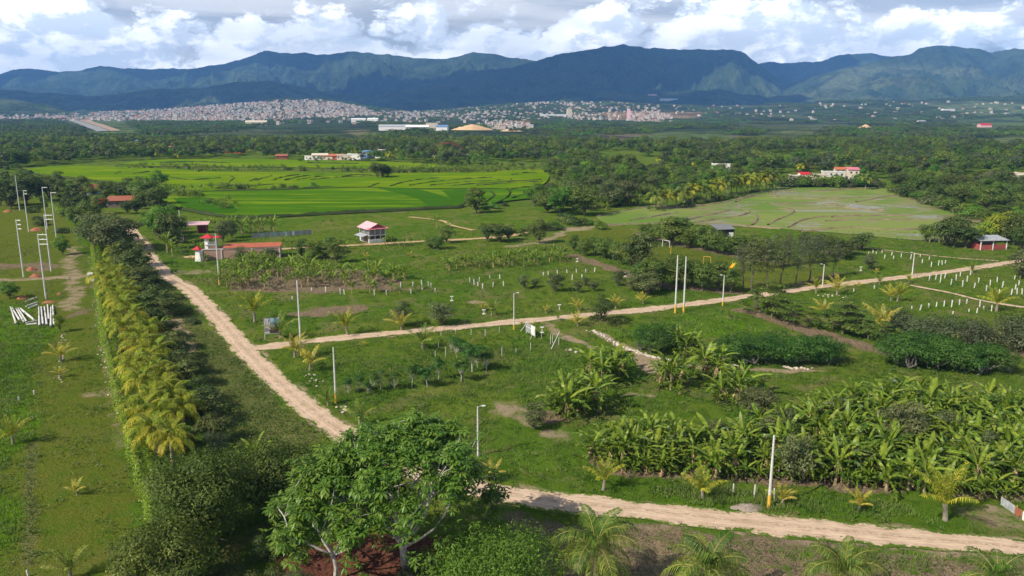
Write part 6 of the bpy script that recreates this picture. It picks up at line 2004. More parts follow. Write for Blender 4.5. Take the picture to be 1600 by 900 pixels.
# ---- billboard at the junction
root, L = frame_root('billboard', (413.5, 530), (438, 528), 'advertising billboard on a white frame at the road junction', 'billboard')
for xx in (0.06, L - 0.06):
    part('post', root, MB().box((xx, 0.1, 2.1), (0.12, 0.12, 4.4)), M_WHITE)
part('rail', root, MB().box((L / 2, 0.1, 1.0), (L, 0.1, 0.1)), M_WHITE)
M_PRINT = simple_mat('grey print', (0.30, 0.30, 0.31), (0.20, 0.20, 0.21), 1.2, 0.5)
pan = part('panel', root, MB().box((L / 2, 0.0, 2.7), (L, 0.06, 3.2)), M_PRINT)
M_PBLUE = simple_mat('sky blue print', (0.16, 0.42, 0.66), (0.60, 0.72, 0.80), 1.0, 0.5)
M_PDARK = simple_mat('dark print', (0.06, 0.05, 0.05), (0.10, 0.08, 0.07), 1.2, 0.5)
M_PSKIN = simple_mat('beige print', (0.42, 0.26, 0.18), (0.32, 0.18, 0.12), 1.2, 0.5)
for nm, c, s, mt in (('print_sky', (L * 0.72, 3.75), (L * 0.52, 1.0), M_PBLUE), ('print_dark', (L * 0.66, 1.75), (L * 0.62, 1.2), M_PDARK), ('print_patch', (L * 0.60, 1.95), (L * 0.24, 0.55), M_PSKIN), ('print_band', (L * 0.22, 1.32), (L * 0.34, 0.26), M_WHITE)):  # sky, dark lower area, beige patch and white band of the print
    link(nm, MB().box((c[0], -0.035, c[1]), (s[0], 0.01, s[1])).mesh(nm, [mt]), pan)
for k_, (xx, zz, ln, an) in enumerate(((0.08, 3.5, 1.5, 1.45), (0.17, 3.3, 1.6, 1.5), (0.27, 3.2, 1.5, 1.6), (0.36, 3.0, 1.3, 1.4), (0.22, 4.05, 0.9, 0.05), (0.2, 2.5, 1.0, -0.5), (0.3, 2.2, 0.9, -0.6), (0.12, 2.35, 0.5, 0.1))):
    link('print_stroke', MB().box((L * xx, -0.045, zz), (ln, 0.008, 0.14), rot=Matrix.Rotation(-an, 3, 'Y')).mesh('print_stroke', [M_WHITE]), pan)

# ---- white board with braces by the side road
root, L = frame_root('notice_board', (821.5, 520.5), (835.5, 528), 'white board on braced posts, blank, beside the side road lamp pole', 'notice board')
part('grey_panel', root, MB().box((L * 0.31, 0, 1.35), (L * 0.62, 0.06, 1.9)), M_STEEL)
part('white_panel', root, MB().box((L * 0.81, 0, 1.35), (L * 0.38, 0.065, 1.95)), M_WHITE)
for xx in (0.03, L * 0.5, L - 0.03):
    part('post', root, MB().box((xx, 0.09, 1.1), (0.09, 0.09, 2.6)), M_WHITE)
part('brace', root, MB().tube([(0.0, 0.1, 2.0), (-1.4, -0.6, 0.0)], 0.05, 6), M_WHITE)
part('brace', root, MB().tube([(L, 0.1, 1.9), (L + 0.6, -1.4, 0.0)], 0.05, 6), M_WHITE)
part('rail', root, MB().box((L * 0.31, -0.045, 1.5), (L * 0.6, 0.04, 0.08)), M_WHITE)

# ---- sheet fence at the frame edge
root, L = frame_root('sheet_fence', (1563, 788), (1606, 818), 'low fence of grey, rusty and pale sheets below the bananas', 'fence')
for k_, (a, b, mt) in enumerate(((0.0, 0.52, M_TIN), (0.53, 0.78, M_RUST), (0.79, 1.2, M_WHITE))):
    mb = MB()
    n = 10
    for j in range(n):
        u0, u1 = a + (b - a) * j / n, a + (b - a) * (j + 1) / n
        mb.slab([(u0 * L, 0.03 * (j % 2), 0), (u1 * L, 0.03 * ((j + 1) % 2), 0), (u1 * L, 0.03 * ((j + 1) % 2), 1.0), (u0 * L, 0.03 * (j % 2), 1.0)], 0.012)
    part('sheet', root, mb, mt)
for u in (0.0, 0.55, 0.8):
    part('post', root, MB().tube([(u * L, 0.1, -0.2), (u * L, 0.1, 1.15)], 0.05, 6), M_YEL if u else M_WOOD)

# ---- playing field
def goal(a, b, h, mat, label, r=0.06, deep=1.2, name='goal_frame'):
    root, L = frame_root(name, a, b, label, 'goal')
    for xx in (0, L):
        part('upright', root, MB().tube([(xx, 0, -0.2), (xx, 0, h)], r, 8), mat)
        part('stay', root, MB().tube([(xx, 0, h), (xx, deep, 0)], r * 0.7, 6), mat)
    part('crossbar', root, MB().tube([(0, 0, h), (L, 0, h)], r, 8), mat)


goal((1035, 385), (1046, 387), 2.2, M_WHITE, 'white goal frame at the far end of the pitch', 0.09)
goal((1099, 413), (1110, 414), 2.4, M_YEL, 'yellow goal frame on the pitch behind the orchard row', 0.055)
p = P(1048, 397)
tag(link('marker_post', MB().tube([(0, 0, -0.2), (0, 0, 2.6)], [0.09, 0.07], 8).box((0, 0, 2.62), (0.24, 0.24, 0.06)).mesh('marker_post', [M_YEL]), None, (p.x, p.y, 0)), 'single yellow marker post on the pitch', 'post')
root, L = frame_root('playground_slide', (1141, 424), (1155, 421), 'orange and green playground slide at the pitch edge', 'slide')
M_LIME = simple_mat('lime paint', (0.35, 0.60, 0.06), (0.28, 0.48, 0.05), 1, 0.5)
M_ORG = simple_mat('orange plastic', (0.80, 0.33, 0.02), (0.66, 0.26, 0.02), 1, 0.4)
part('chute', root, MB().slab([(0.2, 0, 0.3), (0.2, 0.9, 0.3), (2.2, 0.9, 1.9), (2.2, 0, 1.9)], 0.1), M_ORG)
part('frame', root, MB().tube([(2.2, 0, -0.1), (2.2, 0, 2.6), (3.2, 0, 2.6), (3.2, 0, -0.1)], 0.07, 6).tube([(2.2, 0.9, -0.1), (2.2, 0.9, 2.6), (3.2, 0.9, 2.6), (3.2, 0.9, -0.1)], 0.07, 6), M_LIME)
part('platform', root, MB().box((2.7, 0.45, 1.85), (1.1, 1.0, 0.1)), M_YEL)

# ---- white stakes set out over the plots
STAKES = {
    'in the staked banana lot': [(532, 460, 10), (538, 460, 8), (585, 462, 10), (604, 461, 9), (626, 450, 11), (645, 447, 8), (660, 452, 15), (669, 447, 8), (674, 449, 8), (642, 459, 9), (680, 455, 5), (509, 456, 8), (487, 455, 6), (457, 470, 8)],
    'on the lawn past the banana lot': [(734, 441, 8), (741, 445, 8), (749, 440, 8), (747, 447, 7), (754, 451, 9), (770, 449, 9), (781, 436, 7), (787, 447, 9), (765, 435, 5)],
    'on the lawn below the long banana strip': [(849, 431, 6), (857, 430, 6), (871, 429, 8), (886, 426, 5), (901, 426, 6), (894, 437, 8), (909, 436, 8), (929, 425, 7), (836, 441, 6), (915, 425, 5)],
    'beyond the side road lamp pole': [(1327, 397, 5), (1357, 398, 5), (1364, 396, 5), (1369, 397, 4), (1378, 396, 5), (1393, 399, 6), (1408, 402, 7), (1382, 404, 7), (1396, 406, 7), (1423, 404, 7), (1438, 401, 4), (1441, 411, 6), (1452, 405, 5), (1455, 417, 9), (1466, 415, 9), (1472, 414, 8), (1477, 411, 5)],
    'between the side road and the footpath': [(1452, 437, 9), (1462, 436, 8), (1469, 441, 13), (1476, 434, 9), (1486, 444, 10), (1494, 437, 10), (1500, 432, 8), (1504, 447, 9), (1511, 440, 9), (1516, 430, 7), (1522, 450, 9), (1529, 442, 9), (1541, 454, 9), (1547, 446, 9), (1558, 441, 8), (1566, 449, 10), (1561, 460, 9), (1580, 461, 10),
                                               (1586, 453, 9), (1589, 460, 10), (1597, 459, 9), (1592, 445, 7), (1585, 437, 7)],
    'in the row below the footpath': [(1425, 482, 5), (1438, 484, 8), (1451, 480, 7), (1463, 479, 8), (1475, 478, 8), (1487, 479, 10), (1499, 476, 9), (1510, 475, 8), (1531, 479, 9), (1549, 486, 10), (1537, 484, 6), (1526, 490, 10), (1514, 487, 5), (1489, 490, 4)],
    'near the layered trees': [(1342, 502, 11), (1348, 507, 10), (1334, 456, 6), (1366, 452, 7), (1329, 497, 5), (1227, 470, 5)],
    'on the verge before the banana plantation': [(1145, 773, 20), (1178, 777, 20), (1210, 781, 22)],
    'on the mown grass lot': [(54, 616, 7), (30, 625, 5), (44, 900, 10)],
}
for where, pts in STAKES.items():
    for x, y, hp_ in pts:
        p = P(x, y)
        h = hp_ * depth(x, y) / FPX
        r = 0.085 if depth(x, y) < 110 else 0.13
        ln = RNG.uniform(-0.04, 0.04)
        h *= RNG.uniform(0.82, 1.05)
        tag(link('white_stake', MB().box((ln * 0.5, 0, h / 2 - 0.1), (r * 1.6, r * 1.6, h + 0.2), RNG.random()).box((ln * 0.5, 0, h + 0.02), (r * 1.2, r * 1.2, 0.05), 0.3).mesh('white_stake', [M_CONC]), None, (p.x, p.y, 0)),
            f'white painted concrete stake {where}', 'stake', f'stakes {where}').rotation_euler = (RNG.gauss(0, 0.05), RNG.gauss(0, 0.05), RNG.random())
FPOSTS = [(689, 525, 6), (712, 522, 7), (736, 522, 8), (758, 525, 11), (780, 520, 9), (685, 544, 10), (696, 557, 16), (680, 560, 12), (784, 555, 14), (829, 548, 14), (806, 552, 8), (860, 536, 14), (863, 537, 14), (873, 540, 13), (846, 528, 9)]
for i, (x, y, hp_) in enumerate(sorted(FPOSTS)):
    p = P(x, y)
    h = hp_ * depth(x, y) / FPX
    tag(link('fence_post', MB().tube([(0, 0, -0.2), (0.03, 0, h)], [0.06, 0.05], 7).box((0.03, 0, h * 0.98), (0.14, 0.05, 0.05)).mesh('fence_post', [M_CONC]), None, (p.x, p.y, 0)), f'thin grey wire-fence post in the open lot, {ORD[i]} from the junction', 'fence post', 'wire fence posts')
p0, p1 = P(861, 546), P(874, 530)
tag(link('leaning_pole', MB().tube([(p0.x, p0.y, 0), (p1.x, p1.y, 1.6)], [0.07, 0.05], 7).tube([(p0.x, p0.y, 0), (p0.x + 0.1, p0.y + 0.2, 0.16)], 0.08, 6).mesh('leaning_pole', [M_WHITE])), 'pale pole leaning on the gate posts near the white board', 'pole')
# white stands left in the lots
for x, y, hp_, lab in ((874, 485, 9, 'white stand beyond the side road by the yellow palm'), (706, 470, 7, 'white stand short of the bare patch in the lot'), (756, 491, 7, 'white stand by the leaning young palm'), (902, 409, 5, 'white stand at the end of the long banana strip'),
                       (977, 432, 6, 'white stand behind the round bush by the mulch strip'), (1345, 423, 6, 'white stand by the slender trees on the lawn'), (847, 520, 9, 'white stand behind the notice board')):
    p = P(x, y)
    h = hp_ * depth(x, y) / FPX
    o = thing('white_stand', (p.x, p.y, 0), 0.3, 1, lab, 'stand', 'white stands')
    part('stem', o, MB().box((0, 0, h / 2 - 0.05), (0.12, 0.12, h + 0.1)), M_WHITE)
    part('top', o, MB().box((0, 0, h), (0.7, 0.45, 0.10)), M_WHITE)
    part('foot', o, MB().box((0, 0, 0.06), (0.7, 0.6, 0.12)), M_WHITE)


# ---- loose stone rows
def stone_mesh(seed):
    rng = np.random.default_rng(seed)
    V, F = [], []
    n, m = 4, 7
    V.append((0, 0, 0.5))
    for i in range(1, n):
        for j in range(m):
            a, b = 2 * math.pi * j / m, math.pi * i / n
            r = 0.5 * (0.75 + 0.5 * rng.random())
            V.append((r * math.sin(b) * math.cos(a), r * math.sin(b) * math.sin(a), r * math.cos(b)))
    V.append((0, 0, -0.5))
    F += [(0, 1 + j, 1 + (j + 1) % m) for j in range(m)]
    for i in range(n - 2):
        for j in range(m):
            F.append((1 + i * m + j, 1 + (i + 1) * m + j, 1 + (i + 1) * m + (j + 1) % m, 1 + i * m + (j + 1) % m))
    F += [(len(V) - 1, 1 + (n - 2) * m + (j + 1) % m, 1 + (n - 2) * m + j) for j in range(m)]
    return MB().add(V, F).mesh('stone', [M_STONE])


STONES = [stone_mesh(s) for s in range(5)]


def stone_row(pts, n, jit, size, label, seed):
    rng = random.Random(seed)
    c = catmull(PA(pts), 0.3)
    root = thing('stone_row', (c[0][0], c[0][1], 0), 0, 1, label, 'stone row')
    for _ in range(n):
        q = c[rng.randrange(len(c))]
        s = rng.uniform(*size)
        o = link('stone', rng.choice(STONES), root, (q[0] - c[0][0] + rng.gauss(0, jit), q[1] - c[0][1] + rng.gauss(0, jit), s * 0.15), rng.uniform(0, 6), (s, s * rng.uniform(0.6, 1), s * rng.uniform(0.45, 0.7)))


stone_row([(925, 517), (945, 527), (970, 541), (990, 549), (1015, 557), (1035, 561), (1052, 564)], 170, 0.35, (0.25, 0.7), 'row of pale stones running to the feathery trees', 1)
stone_row([(1125, 569), (1150, 572), (1135, 570)], 18, 0.3, (0.25, 0.55), 'short row of pale stones under the banana clumps', 2)
stone_row([(1224, 574), (1240, 576), (1272, 577)], 22, 0.25, (0.4, 0.8), 'row of white stones below the middle feathery trees', 3)
stone_row([(98, 522), (96, 545), (97, 570), (95, 585), (92, 598)], 46, 0.35, (0.2, 0.45), 'scattered white stones in a line on the grass lot', 4)
stone_row([(150, 470), (156, 500), (163, 540), (170, 580), (176, 610), (184, 650)], 90, 0.6, (0.15, 0.45), 'pale rubble along the foot of the clipped hedge', 5)
stone_row([(885, 545), (900, 551)], 6, 0.5, (0.5, 0.9), 'few white stones on the grass by the notice board', 6)
stone_row([(483, 583), (490, 592), (500, 600)], 16, 0.6, (0.25, 0.5), 'white stones scattered below the junction palms', 7)
stone_row([(528, 634), (540, 645)], 10, 0.5, (0.3, 0.6), 'stones at the foot of the pole by the road bend', 8)
stone_row([(1290, 462), (1320, 466)], 12, 0.8, (0.3, 0.6), 'stones under the drooping palm on the verge', 9)
mound(1168, 793, 4.0, 0.45, 'heap of dry cut brush on the verge before the bananas', simple_mat('dry brush', (0.36, 0.30, 0.25), (0.22, 0.18, 0.15), 2.5, 0.95, 0.05, 0.2), 14, 'brush_heap', 'brush heap', 0.5)
mound(301, 402, 7.0, 0.5, 'pale sand heap in front of the gate tower', M_SAND, 15, 'sand_heap', 'sand heap', 0.5)


# ---- farmhouses and village houses farther off
def house(px, py, w, d, h, wall, roofm, label, kind='gable', rz=0.0, name='house', storeys=1, rise=1.6, axis='x', win=True, z=0.0, far=False):
    if far:
        p = PT(px, py)
        z = float(terrain_h(np.array([p.x]), np.array([p.y]))[0])
    else:
        p = P(px, py)
    root = thing(name, (p.x, p.y, z), rz, 1, label, 'house' if name == 'house' else name.replace('_', ' '))
    part('wall', root, MB().box((0, d / 2, h / 2 - 0.3), (w, d, h + 0.6)), wall)
    if kind == 'gable':
        mb = gable(MB(), -w / 2, w / 2, 0, d, h + 0.02, h + rise, 0.6, 0.14, 0, axis)
        part('roof', root, mb, roofm)
        e = MB()
        if axis == 'y':
            e.add([(-w / 2, 0.02, h), (w / 2, 0.02, h), (0, 0.02, h + rise)], [(0, 1, 2)])
        else:
            for xx in (-w / 2 + 0.02, w / 2 - 0.02):
                e.add([(xx, 0, h), (xx, d, h), (xx, d / 2, h + rise)], [(0, 1, 2)])
        part('gable_end', root, e, wall)
    elif kind == 'shed':
        part('roof', root, MB().slab([(-w / 2 - 0.5, -0.6, h + 0.05), (w / 2 + 0.5, -0.6, h + 0.05), (w / 2 + 0.5, d + 0.5, h + rise), (-w / 2 - 0.5, d + 0.5, h + rise)], 0.14), roofm)
    else:
        part('roof', root, MB().box((0, d / 2, h + 0.12), (w + 0.4, d + 0.4, 0.24)), roofm)
        part('parapet', root, MB().box((0, 0.0, h + 0.5), (w + 0.3, 0.2, 0.55)).box((-w / 2, d / 2, h + 0.5), (0.2, d - 0.3, 0.55)), wall)
    if win:
        nw = max(2, int(w / 3))
        for s_ in range(storeys):
            for k_ in range(nw):
                x = -w / 2 + w * (k_ + 0.5) / nw
                zz = (s_ + 0.55) * h / storeys
                if s_ == 0 and k_ == nw // 2:
                    part('door', root, MB().box((x, -0.02, 1.05), (1.0, 0.06, 2.1)), M_WOOD)
                else:
                    part('window', root, MB().box((x, -0.02, zz), (1.2, 0.06, 1.2)), M_GLASS)
    return root


house(138, 304, 11, 7, 3.2, M_BLUE, M_ORANGE, 'orange-roofed farmhouse with blue wall among dark trees', 'gable', 0.15, rise=2.0)
house(128, 306, 7, 6, 2.8, M_WHITE, M_RED, 'small red-roofed annex beside the blue-walled farmhouse', 'gable', 0.3, rise=1.6)
house(190, 324, 13, 9, 3.0, M_WOOD, M_RUST, 'low farm shed with rusty pinkish roof beside the road end', 'shed', 0.25, 'farm_shed', rise=1.4)
house(156, 324, 4, 4, 2.4, M_WOOD, M_RED, 'tiny red-roofed hut below the farmhouses', 'gable', 0.1, 'hut', rise=1.2, win=False)
V_ = [(486, 250, 14, 4, M_WHITE, M_CREAM, 'flat', 'pale house at the hedge end of the white village'), (500, 250, 16, 6, M_CREAM, M_CREAM, 'gable', 'cream gabled house of the white village'), (514, 250, 14, 5, M_CREAM, M_ORANGE, 'gable', 'orange-roofed house of the white village'),
      (528, 250, 12, 5, M_ORANGE, M_ORANGE, 'gable', 'orange-walled house mid white village'), (540, 250, 18, 6, M_CREAM, M_WHITE, 'flat', 'long pale house mid white village'), (553, 250, 14, 7, M_WHITE, M_WHITE, 'flat', 'white flat-roofed house of the village'),
      (566, 248, 12, 5, M_BLUE, M_WHITE, 'flat', 'blue-walled house of the white village'), (580, 247, 20, 8, M_WHITE, M_BLUE, 'gable', 'blue-roofed hall of the white village'), (596, 247, 9, 11, M_WHITE, M_CREAM, 'flat', 'tall white building ending the village'),
      (440, 249, 12, 4, M_RUST, M_RUST, 'gable', 'rusty-roofed shed before the white village')]
for x, y, w, h, wm, rm, kd, lab in V_:
    house(x, y, w * 0.85, 9, h * 0.62 + 0.6, wm, rm, lab, kd, RNG.uniform(-0.2, 0.2), storeys=2 if h > 7 else 1, rise=1.4)
R_ = [(1245, 283, 9, 4, M_CREAM, M_WHITE, 'flat', 'cream house behind the flooded field, next the coconut row'), (1258, 283, 7, 5.5, M_WHITE, M_RED, 'gable', 'red-roofed small house behind the flooded field'), (1268, 284, 10, 4, M_CREAM, M_WHITE, 'flat', 'low pale house behind the flooded field'),
      (1283, 287, 10, 7, M_CREAM, M_CREAM, 'flat', 'square cream house behind the flooded field'), (1302, 284, 16, 8, M_CONC, M_WHITE, 'flat', 'unfinished grey house frame behind the flooded field'), (1313, 277, 8, 7, M_CREAM, M_ORANGE, 'gable', 'orange-trimmed house behind the grey frame'),
      (1333, 284, 8, 10, M_CREAM, M_PINK2, 'shed', 'tall three-storey house with pink roof'), (1448, 283, 6, 3, M_CREAM, M_RED, 'gable', 'small red-roofed hut in the wood past the field'), (1502, 284, 9, 3.5, M_WHITE, M_BLUE, 'gable', 'blue-roofed hut past the flooded field'),
      (1553, 283, 14, 5, M_ORANGE, M_ORANGE, 'gable', 'orange-walled house at the frame edge'), (1572, 283, 12, 6, M_ORANGE, M_RUST, 'gable', 'rust-roofed house at the frame edge'), (1588, 283, 10, 5, M_CREAM, M_WHITE, 'flat', 'pale house at the frame edge'), (1604, 281, 12, 5, M_CREAM, M_CREAM, 'flat', 'cream house at the frame corner past the wood')]
for x, y, w, h, wm, rm, kd, lab in R_:
    house(x, y, w * 0.8, 7, h * 0.7 + 0.4, wm, rm, lab, kd, RNG.uniform(-0.2, 0.2), storeys=2 if h > 6 else 1, rise=1.2)
S_ = [(262, 238, 14, 4, M_PINK, M_PINK2, 'gable', 'pink house in the wood above the rice terraces'), (362, 239, 20, 4, M_RED, M_RED, 'gable', 'red-roofed farmhouse in the wood above the rice terraces'), (345, 237, 10, 4, M_CREAM, M_RUST, 'gable', 'rusty-roofed hut beside the red-roofed farmhouse'),
      (204, 228, 16, 5, M_DARK, M_BLUE, 'gable', 'dark blue shed in the wood above the terraces'), (1128, 268, 12, 5, M_WHITE, M_WHITE, 'flat', 'white house behind the coconut row')]
for x, y, w, h, wm, rm, kd, lab in S_:
    house(x, y, w, 10, h, wm, rm, lab, kd, RNG.uniform(-0.2, 0.2), rise=2.2)
FARH = [(560, 192, 50, 12, M_WHITE, M_WHITE, 'white depot before the hillside town'), (582, 191, 40, 11, M_WHITE, M_WHITE, 'second white depot before the hillside town'), (616, 204, 70, 9, M_WHITE, M_TIN, 'long grey-roofed warehouse in the plain'),
        (652, 205, 50, 9, M_TIN, M_WHITE, 'pale warehouse beside the long one in the plain'), (675, 204, 26, 16, M_CREAM, M_ORANGE, 'tall cream building beside the warehouses'), (690, 206, 24, 10, M_WHITE, M_BLUE, 'blue-roofed building beside the warehouses'),
        (865, 184, 110, 14, M_WHITE, M_WHITE, 'long white hall in the far town'), (890, 183, 20, 34, M_CREAM, M_CREAM, 'cream tower block in the far town'), (982, 186, 14, 40, M_PINK, M_PINK, 'pinkish tower beside the red-roofed town quarter'), (1045, 158, 140, 18, M_WHITE, M_WHITE, 'white hall below the mountains'),
        (1020, 150, 70, 16, M_PINK, M_RUST, 'red-roofed hall below the mountains'), (1483, 175, 60, 14, M_WHITE, M_WHITE, 'white halls on the far plain towards the green hills'), (1541, 199, 28, 6, M_PINK, M_RED, 'red-roofed barn on the far plain'), (1442, 194, 24, 8, M_WHITE, M_TIN, 'white barn on the far plain'),
        (400, 196, 60, 10, M_CREAM, M_CREAM, 'long cream shed beyond the wood')]
for x, y, w, h, wm, rm, lab in FARH:
    house(x, y, w, 20, h, wm, rm, lab, 'flat' if h > 12 else 'gable', RNG.uniform(-0.15, 0.15), 'far_building', win=False, rise=4, far=True)

# sand pit and cut bank on the plain
for x, y, w, h, lab, s_ in ((738, 203, 95, 12, 'bare ochre sand hill on the plain before the town', 21), (1352, 203, 42, 12, 'ochre cut bank in the far wood', 22), (800, 205, 50, 6, 'low ochre sand heap beside the sand hill', 23)):
    p = PT(x, y)
    o = mound(x, 400, w, h, lab, M_SAND, s_, 'sand_hill', 'sand hill', 0.5)
    o.location = (p.x, p.y, float(terrain_h(np.array([p.x]), np.array([p.y]))[0]))

# red arch bridge
p0, p1 = P(667, 247), P(734, 245)
root = thing('arch_bridge', (p0.x, p0.y, 0), math.atan2(p1.y - p0.y, p1.x - p0.x), 1, 'red steel arch bridge rising from the wood', 'bridge')
L = (p1 - p0).length
M_BR = simple_mat('red oxide paint', (0.34, 0.12, 0.07), (0.26, 0.09, 0.055), 0.5, 0.6)
for yy in (0, 6):
    a1 = [(L * t, yy, 2 + 11.0 * 4 * t * (1 - t)) for t in np.linspace(0, 1, 25)]
    a2 = [(L * t, yy, 3.2 + 10.8 * 4 * t * (1 - t)) for t in np.linspace(0, 1, 25)]
    part('arch', root, MB().tube(a1, 0.2, 6).tube(a2, 0.2, 6), M_BR)
    for k_ in range(1, 24):
        part('web', root, MB().tube([a1[k_], a2[k_ - 1 if k_ % 2 else k_ + 1 if k_ < 24 else k_]], 0.14, 5), M_BR)
part('deck', root, MB().box((L / 2, 3, 2.0), (L + 8, 8, 0.8)), M_CONC)

# ================================================================== the hillside town
TM = [simple_mat('town white wall', (0.52, 0.49, 0.44), (0.38, 0.35, 0.31), 0.2, 0.8), simple_mat('town cream wall', (0.62, 0.52, 0.42), (0.50, 0.42, 0.34), 0.2, 0.8),
      simple_mat('town brick wall', (0.42, 0.24, 0.17), (0.36, 0.21, 0.15), 0.2, 0.8), simple_mat('town sheet roof', (0.46, 0.45, 0.44), (0.36, 0.34, 0.33), 0.2, 0.6), simple_mat('town red roof', (0.45, 0.17, 0.11), (0.38, 0.15, 0.10), 0.2, 0.7),
      simple_mat('town window', (0.07, 0.075, 0.085), (0.06, 0.06, 0.07), 0.2, 0.4)]


def town_house(seed):
    r = random.Random(seed)
    mb = MB()
    w, d, st = r.uniform(8, 13), r.uniform(9, 14), r.choice([1, 2, 2, 3])
    h = 3.1 * st
    wm = r.choice([0, 0, 0, 1, 1, 2])
    mb.box((0, 0, h / 2 - 2), (w, d, h + 4), 0, wm)
    if r.random() < 0.5:
        gable(mb, -w / 2, w / 2, -d / 2, d / 2, h, h + 1.6, 0.5, 0.2, r.choice([3, 4, 4]), 'y')
    else:
        mb.box((0, 0, h + 0.15), (w + 0.5, d + 0.5, 0.3), 0, r.choice([0, 1, 3]))
        mb.box((w * 0.2, d * 0.1, h + 1.2), (w * 0.4, d * 0.4, 1.8), 0, wm)
    for s_ in range(st):
        for k_ in (-0.25, 0.25):
            mb.box((w * k_, -d / 2 - 0.02, 3.1 * s_ + 1.6), (1.6, 0.1, 1.4), 0, 5)
    return mb


TH = [town_house(s) for s in range(14)]
TH_ME = [m.mesh('town_house', TM) for m in TH]
rt = random.Random(77)


def town_density(px, py, y):
    d = 0.0
    if -40 < px < 590:                                    # the big hillside quarter
        top = np.interp(px, [-40, 60, 110, 240, 330, 430, 500, 560, 590], [180, 181, 178, 173, 166, 158, 157, 166, 178])
        bot = np.interp(px, [-40, 100, 200, 300, 420, 520, 590], [188, 188, 190, 192, 190, 184, 181])
        if top < py < bot:
            d = 0.95 if px > 220 else 0.7
    if 590 <= px < 720 and 174 < py < 186:
        d = 0.25
    if 700 <= px < 1030:
        top = np.interp(px, [700, 760, 850, 930, 1030], [172, 158, 155, 158, 166])
        if top < py < 188:
            d = max(d, 0.15 if py < 174 else 0.26)
    if 980 < px < 1050 and 179 < py < 193:
        d = 0.6
    if 760 < px < 830 and 190 < py < 204:
        d = 0.5
    if 1050 < px < 1600 and 160 < py < 190:
        d = max(d, 0.035)
    if 380 < px < 760 and 186 < py < 196:
        d = max(d, 0.05)
    return d


cand = []
for _ in range(46000):
    y = rt.uniform(1900, 5000)
    px = rt.uniform(-30, 1600)
    cand.append((px, y, rt.random()))
cp = np.array(cand)
cx = (cp[:, 0] - 800) / FPX * (cp[:, 1] * CP + 10)
cz = terrain_h(cx, cp[:, 1])
cpx, cpy = pix(cx, cp[:, 1], cz)
town = [(cx[i], cp[i, 1], cz[i]) for i in range(len(cp)) if cp[i, 2] < town_density(cpx[i], cpy[i], cp[i, 1]) * min(1.0, 0.25 * (cp[i, 1] / 2500) ** 1.5)]
kept, grid_ = [], {}
for x, y, z in town:
    g = (int(x // 15), int(y // 22))
    if g in grid_:
        continue
    grid_[g] = 1
    kept.append((x, y, z))
kept.sort(key=lambda q: q[1])
rest = MB()
for i, (x, y, z) in enumerate(kept):
    v = rt.randrange(14)
    a = rt.choice([0.0, 0.35, -0.3, 1.57]) + rt.uniform(-0.1, 0.1)
    if i < 290:
        q = pix(x, y, z)[0]
        where = 'of the far town along the airstrip end' if q < 230 else 'at the foot of the hillside town' if q < 600 else 'of the scattered town below the central range' if q < 1060 else 'among the woods below the green hills'
        tag(link('town_house', TH_ME[v], None, (x, y, z), a), f'small pale house {where}', 'house', f'houses {where}')
    else:
        R = Matrix.Rotation(a, 3, 'Z')
        src = TH[v]
        o = len(rest.v)
        rest.v += [tuple(R @ Vector(p_) + Vector((x, y, z))) for p_ in src.v]
        rest.f += [tuple(j + o for j in f_) for f_ in src.f]
        rest.m += src.m
print('town houses', len(kept))
tag(link('town', rest.mesh('town', TM)), 'mass of small pale houses climbing the far slope', 'town', None, 'stuff')


# ================================================================== woods that read as one mass: instanced crowns
def lowpoly_tree(rng, h, rad, n, size):
    k = 6
    C = np.stack([rng.normal(size=k) * rad * 0.42, rng.normal(size=k) * rad * 0.42, h * (0.48 + 0.34 * rng.random(k))], 1)
    R = rad * (0.42 + 0.2 * rng.random(k))
    V, F, T = clump_leaves(rng, C, R, n // k, size, 0.5, 0.8, 0.7, 0.3)
    return V, F, T


def grove_mesh(seed, trees, half, hr, n, size, mat):
    rng = np.random.default_rng(seed)
    parts = []
    for _ in range(trees):
        h = rng.uniform(*hr)
        V, F, T = lowpoly_tree(rng, h, h * rng.uniform(0.38, 0.55), n, size)
        V = V + np.array([rng.uniform(-half, half), rng.uniform(-half, half), 0])
        parts.append((V, F, np.clip(T * 0.8 + 0.25 * (rng.random() - 0.3), 0, 1)))
    V, F, T = merge(parts)
    return mesh_np('grove', V, F, [mat], {'tint': T})


LIB = bpy.data.collections.new('forest_library')        # sources for the mass, never linked to the scene


def lib(name, me):
    o = bpy.data.objects.new(name, me)
    LIB.objects.link(o)
    return o


mats6 = [M_LEAF[k_] for k_ in ('mango', 'dark', 'olive', 'fresh', 'mango', 'grey')]
for i in range(6):
    lib('a%02d_grove' % i, grove_mesh(600 + i, 16, 22, (7, 13), 110, 1.7, mats6[i]))
for i in range(6):
    lib('b%02d_tree' % i, grove_mesh(620 + i, 1, 0.1, (8, 12), 620, 0.75, mats6[i]))
for i in range(3):
    lib('c%02d_banana' % i, PROTO['banana_far'][i]['parts'][1][1])
for i in range(2):
    lib('d%02d_palm' % i, PROTO['coconut'][i]['parts'][1][1])


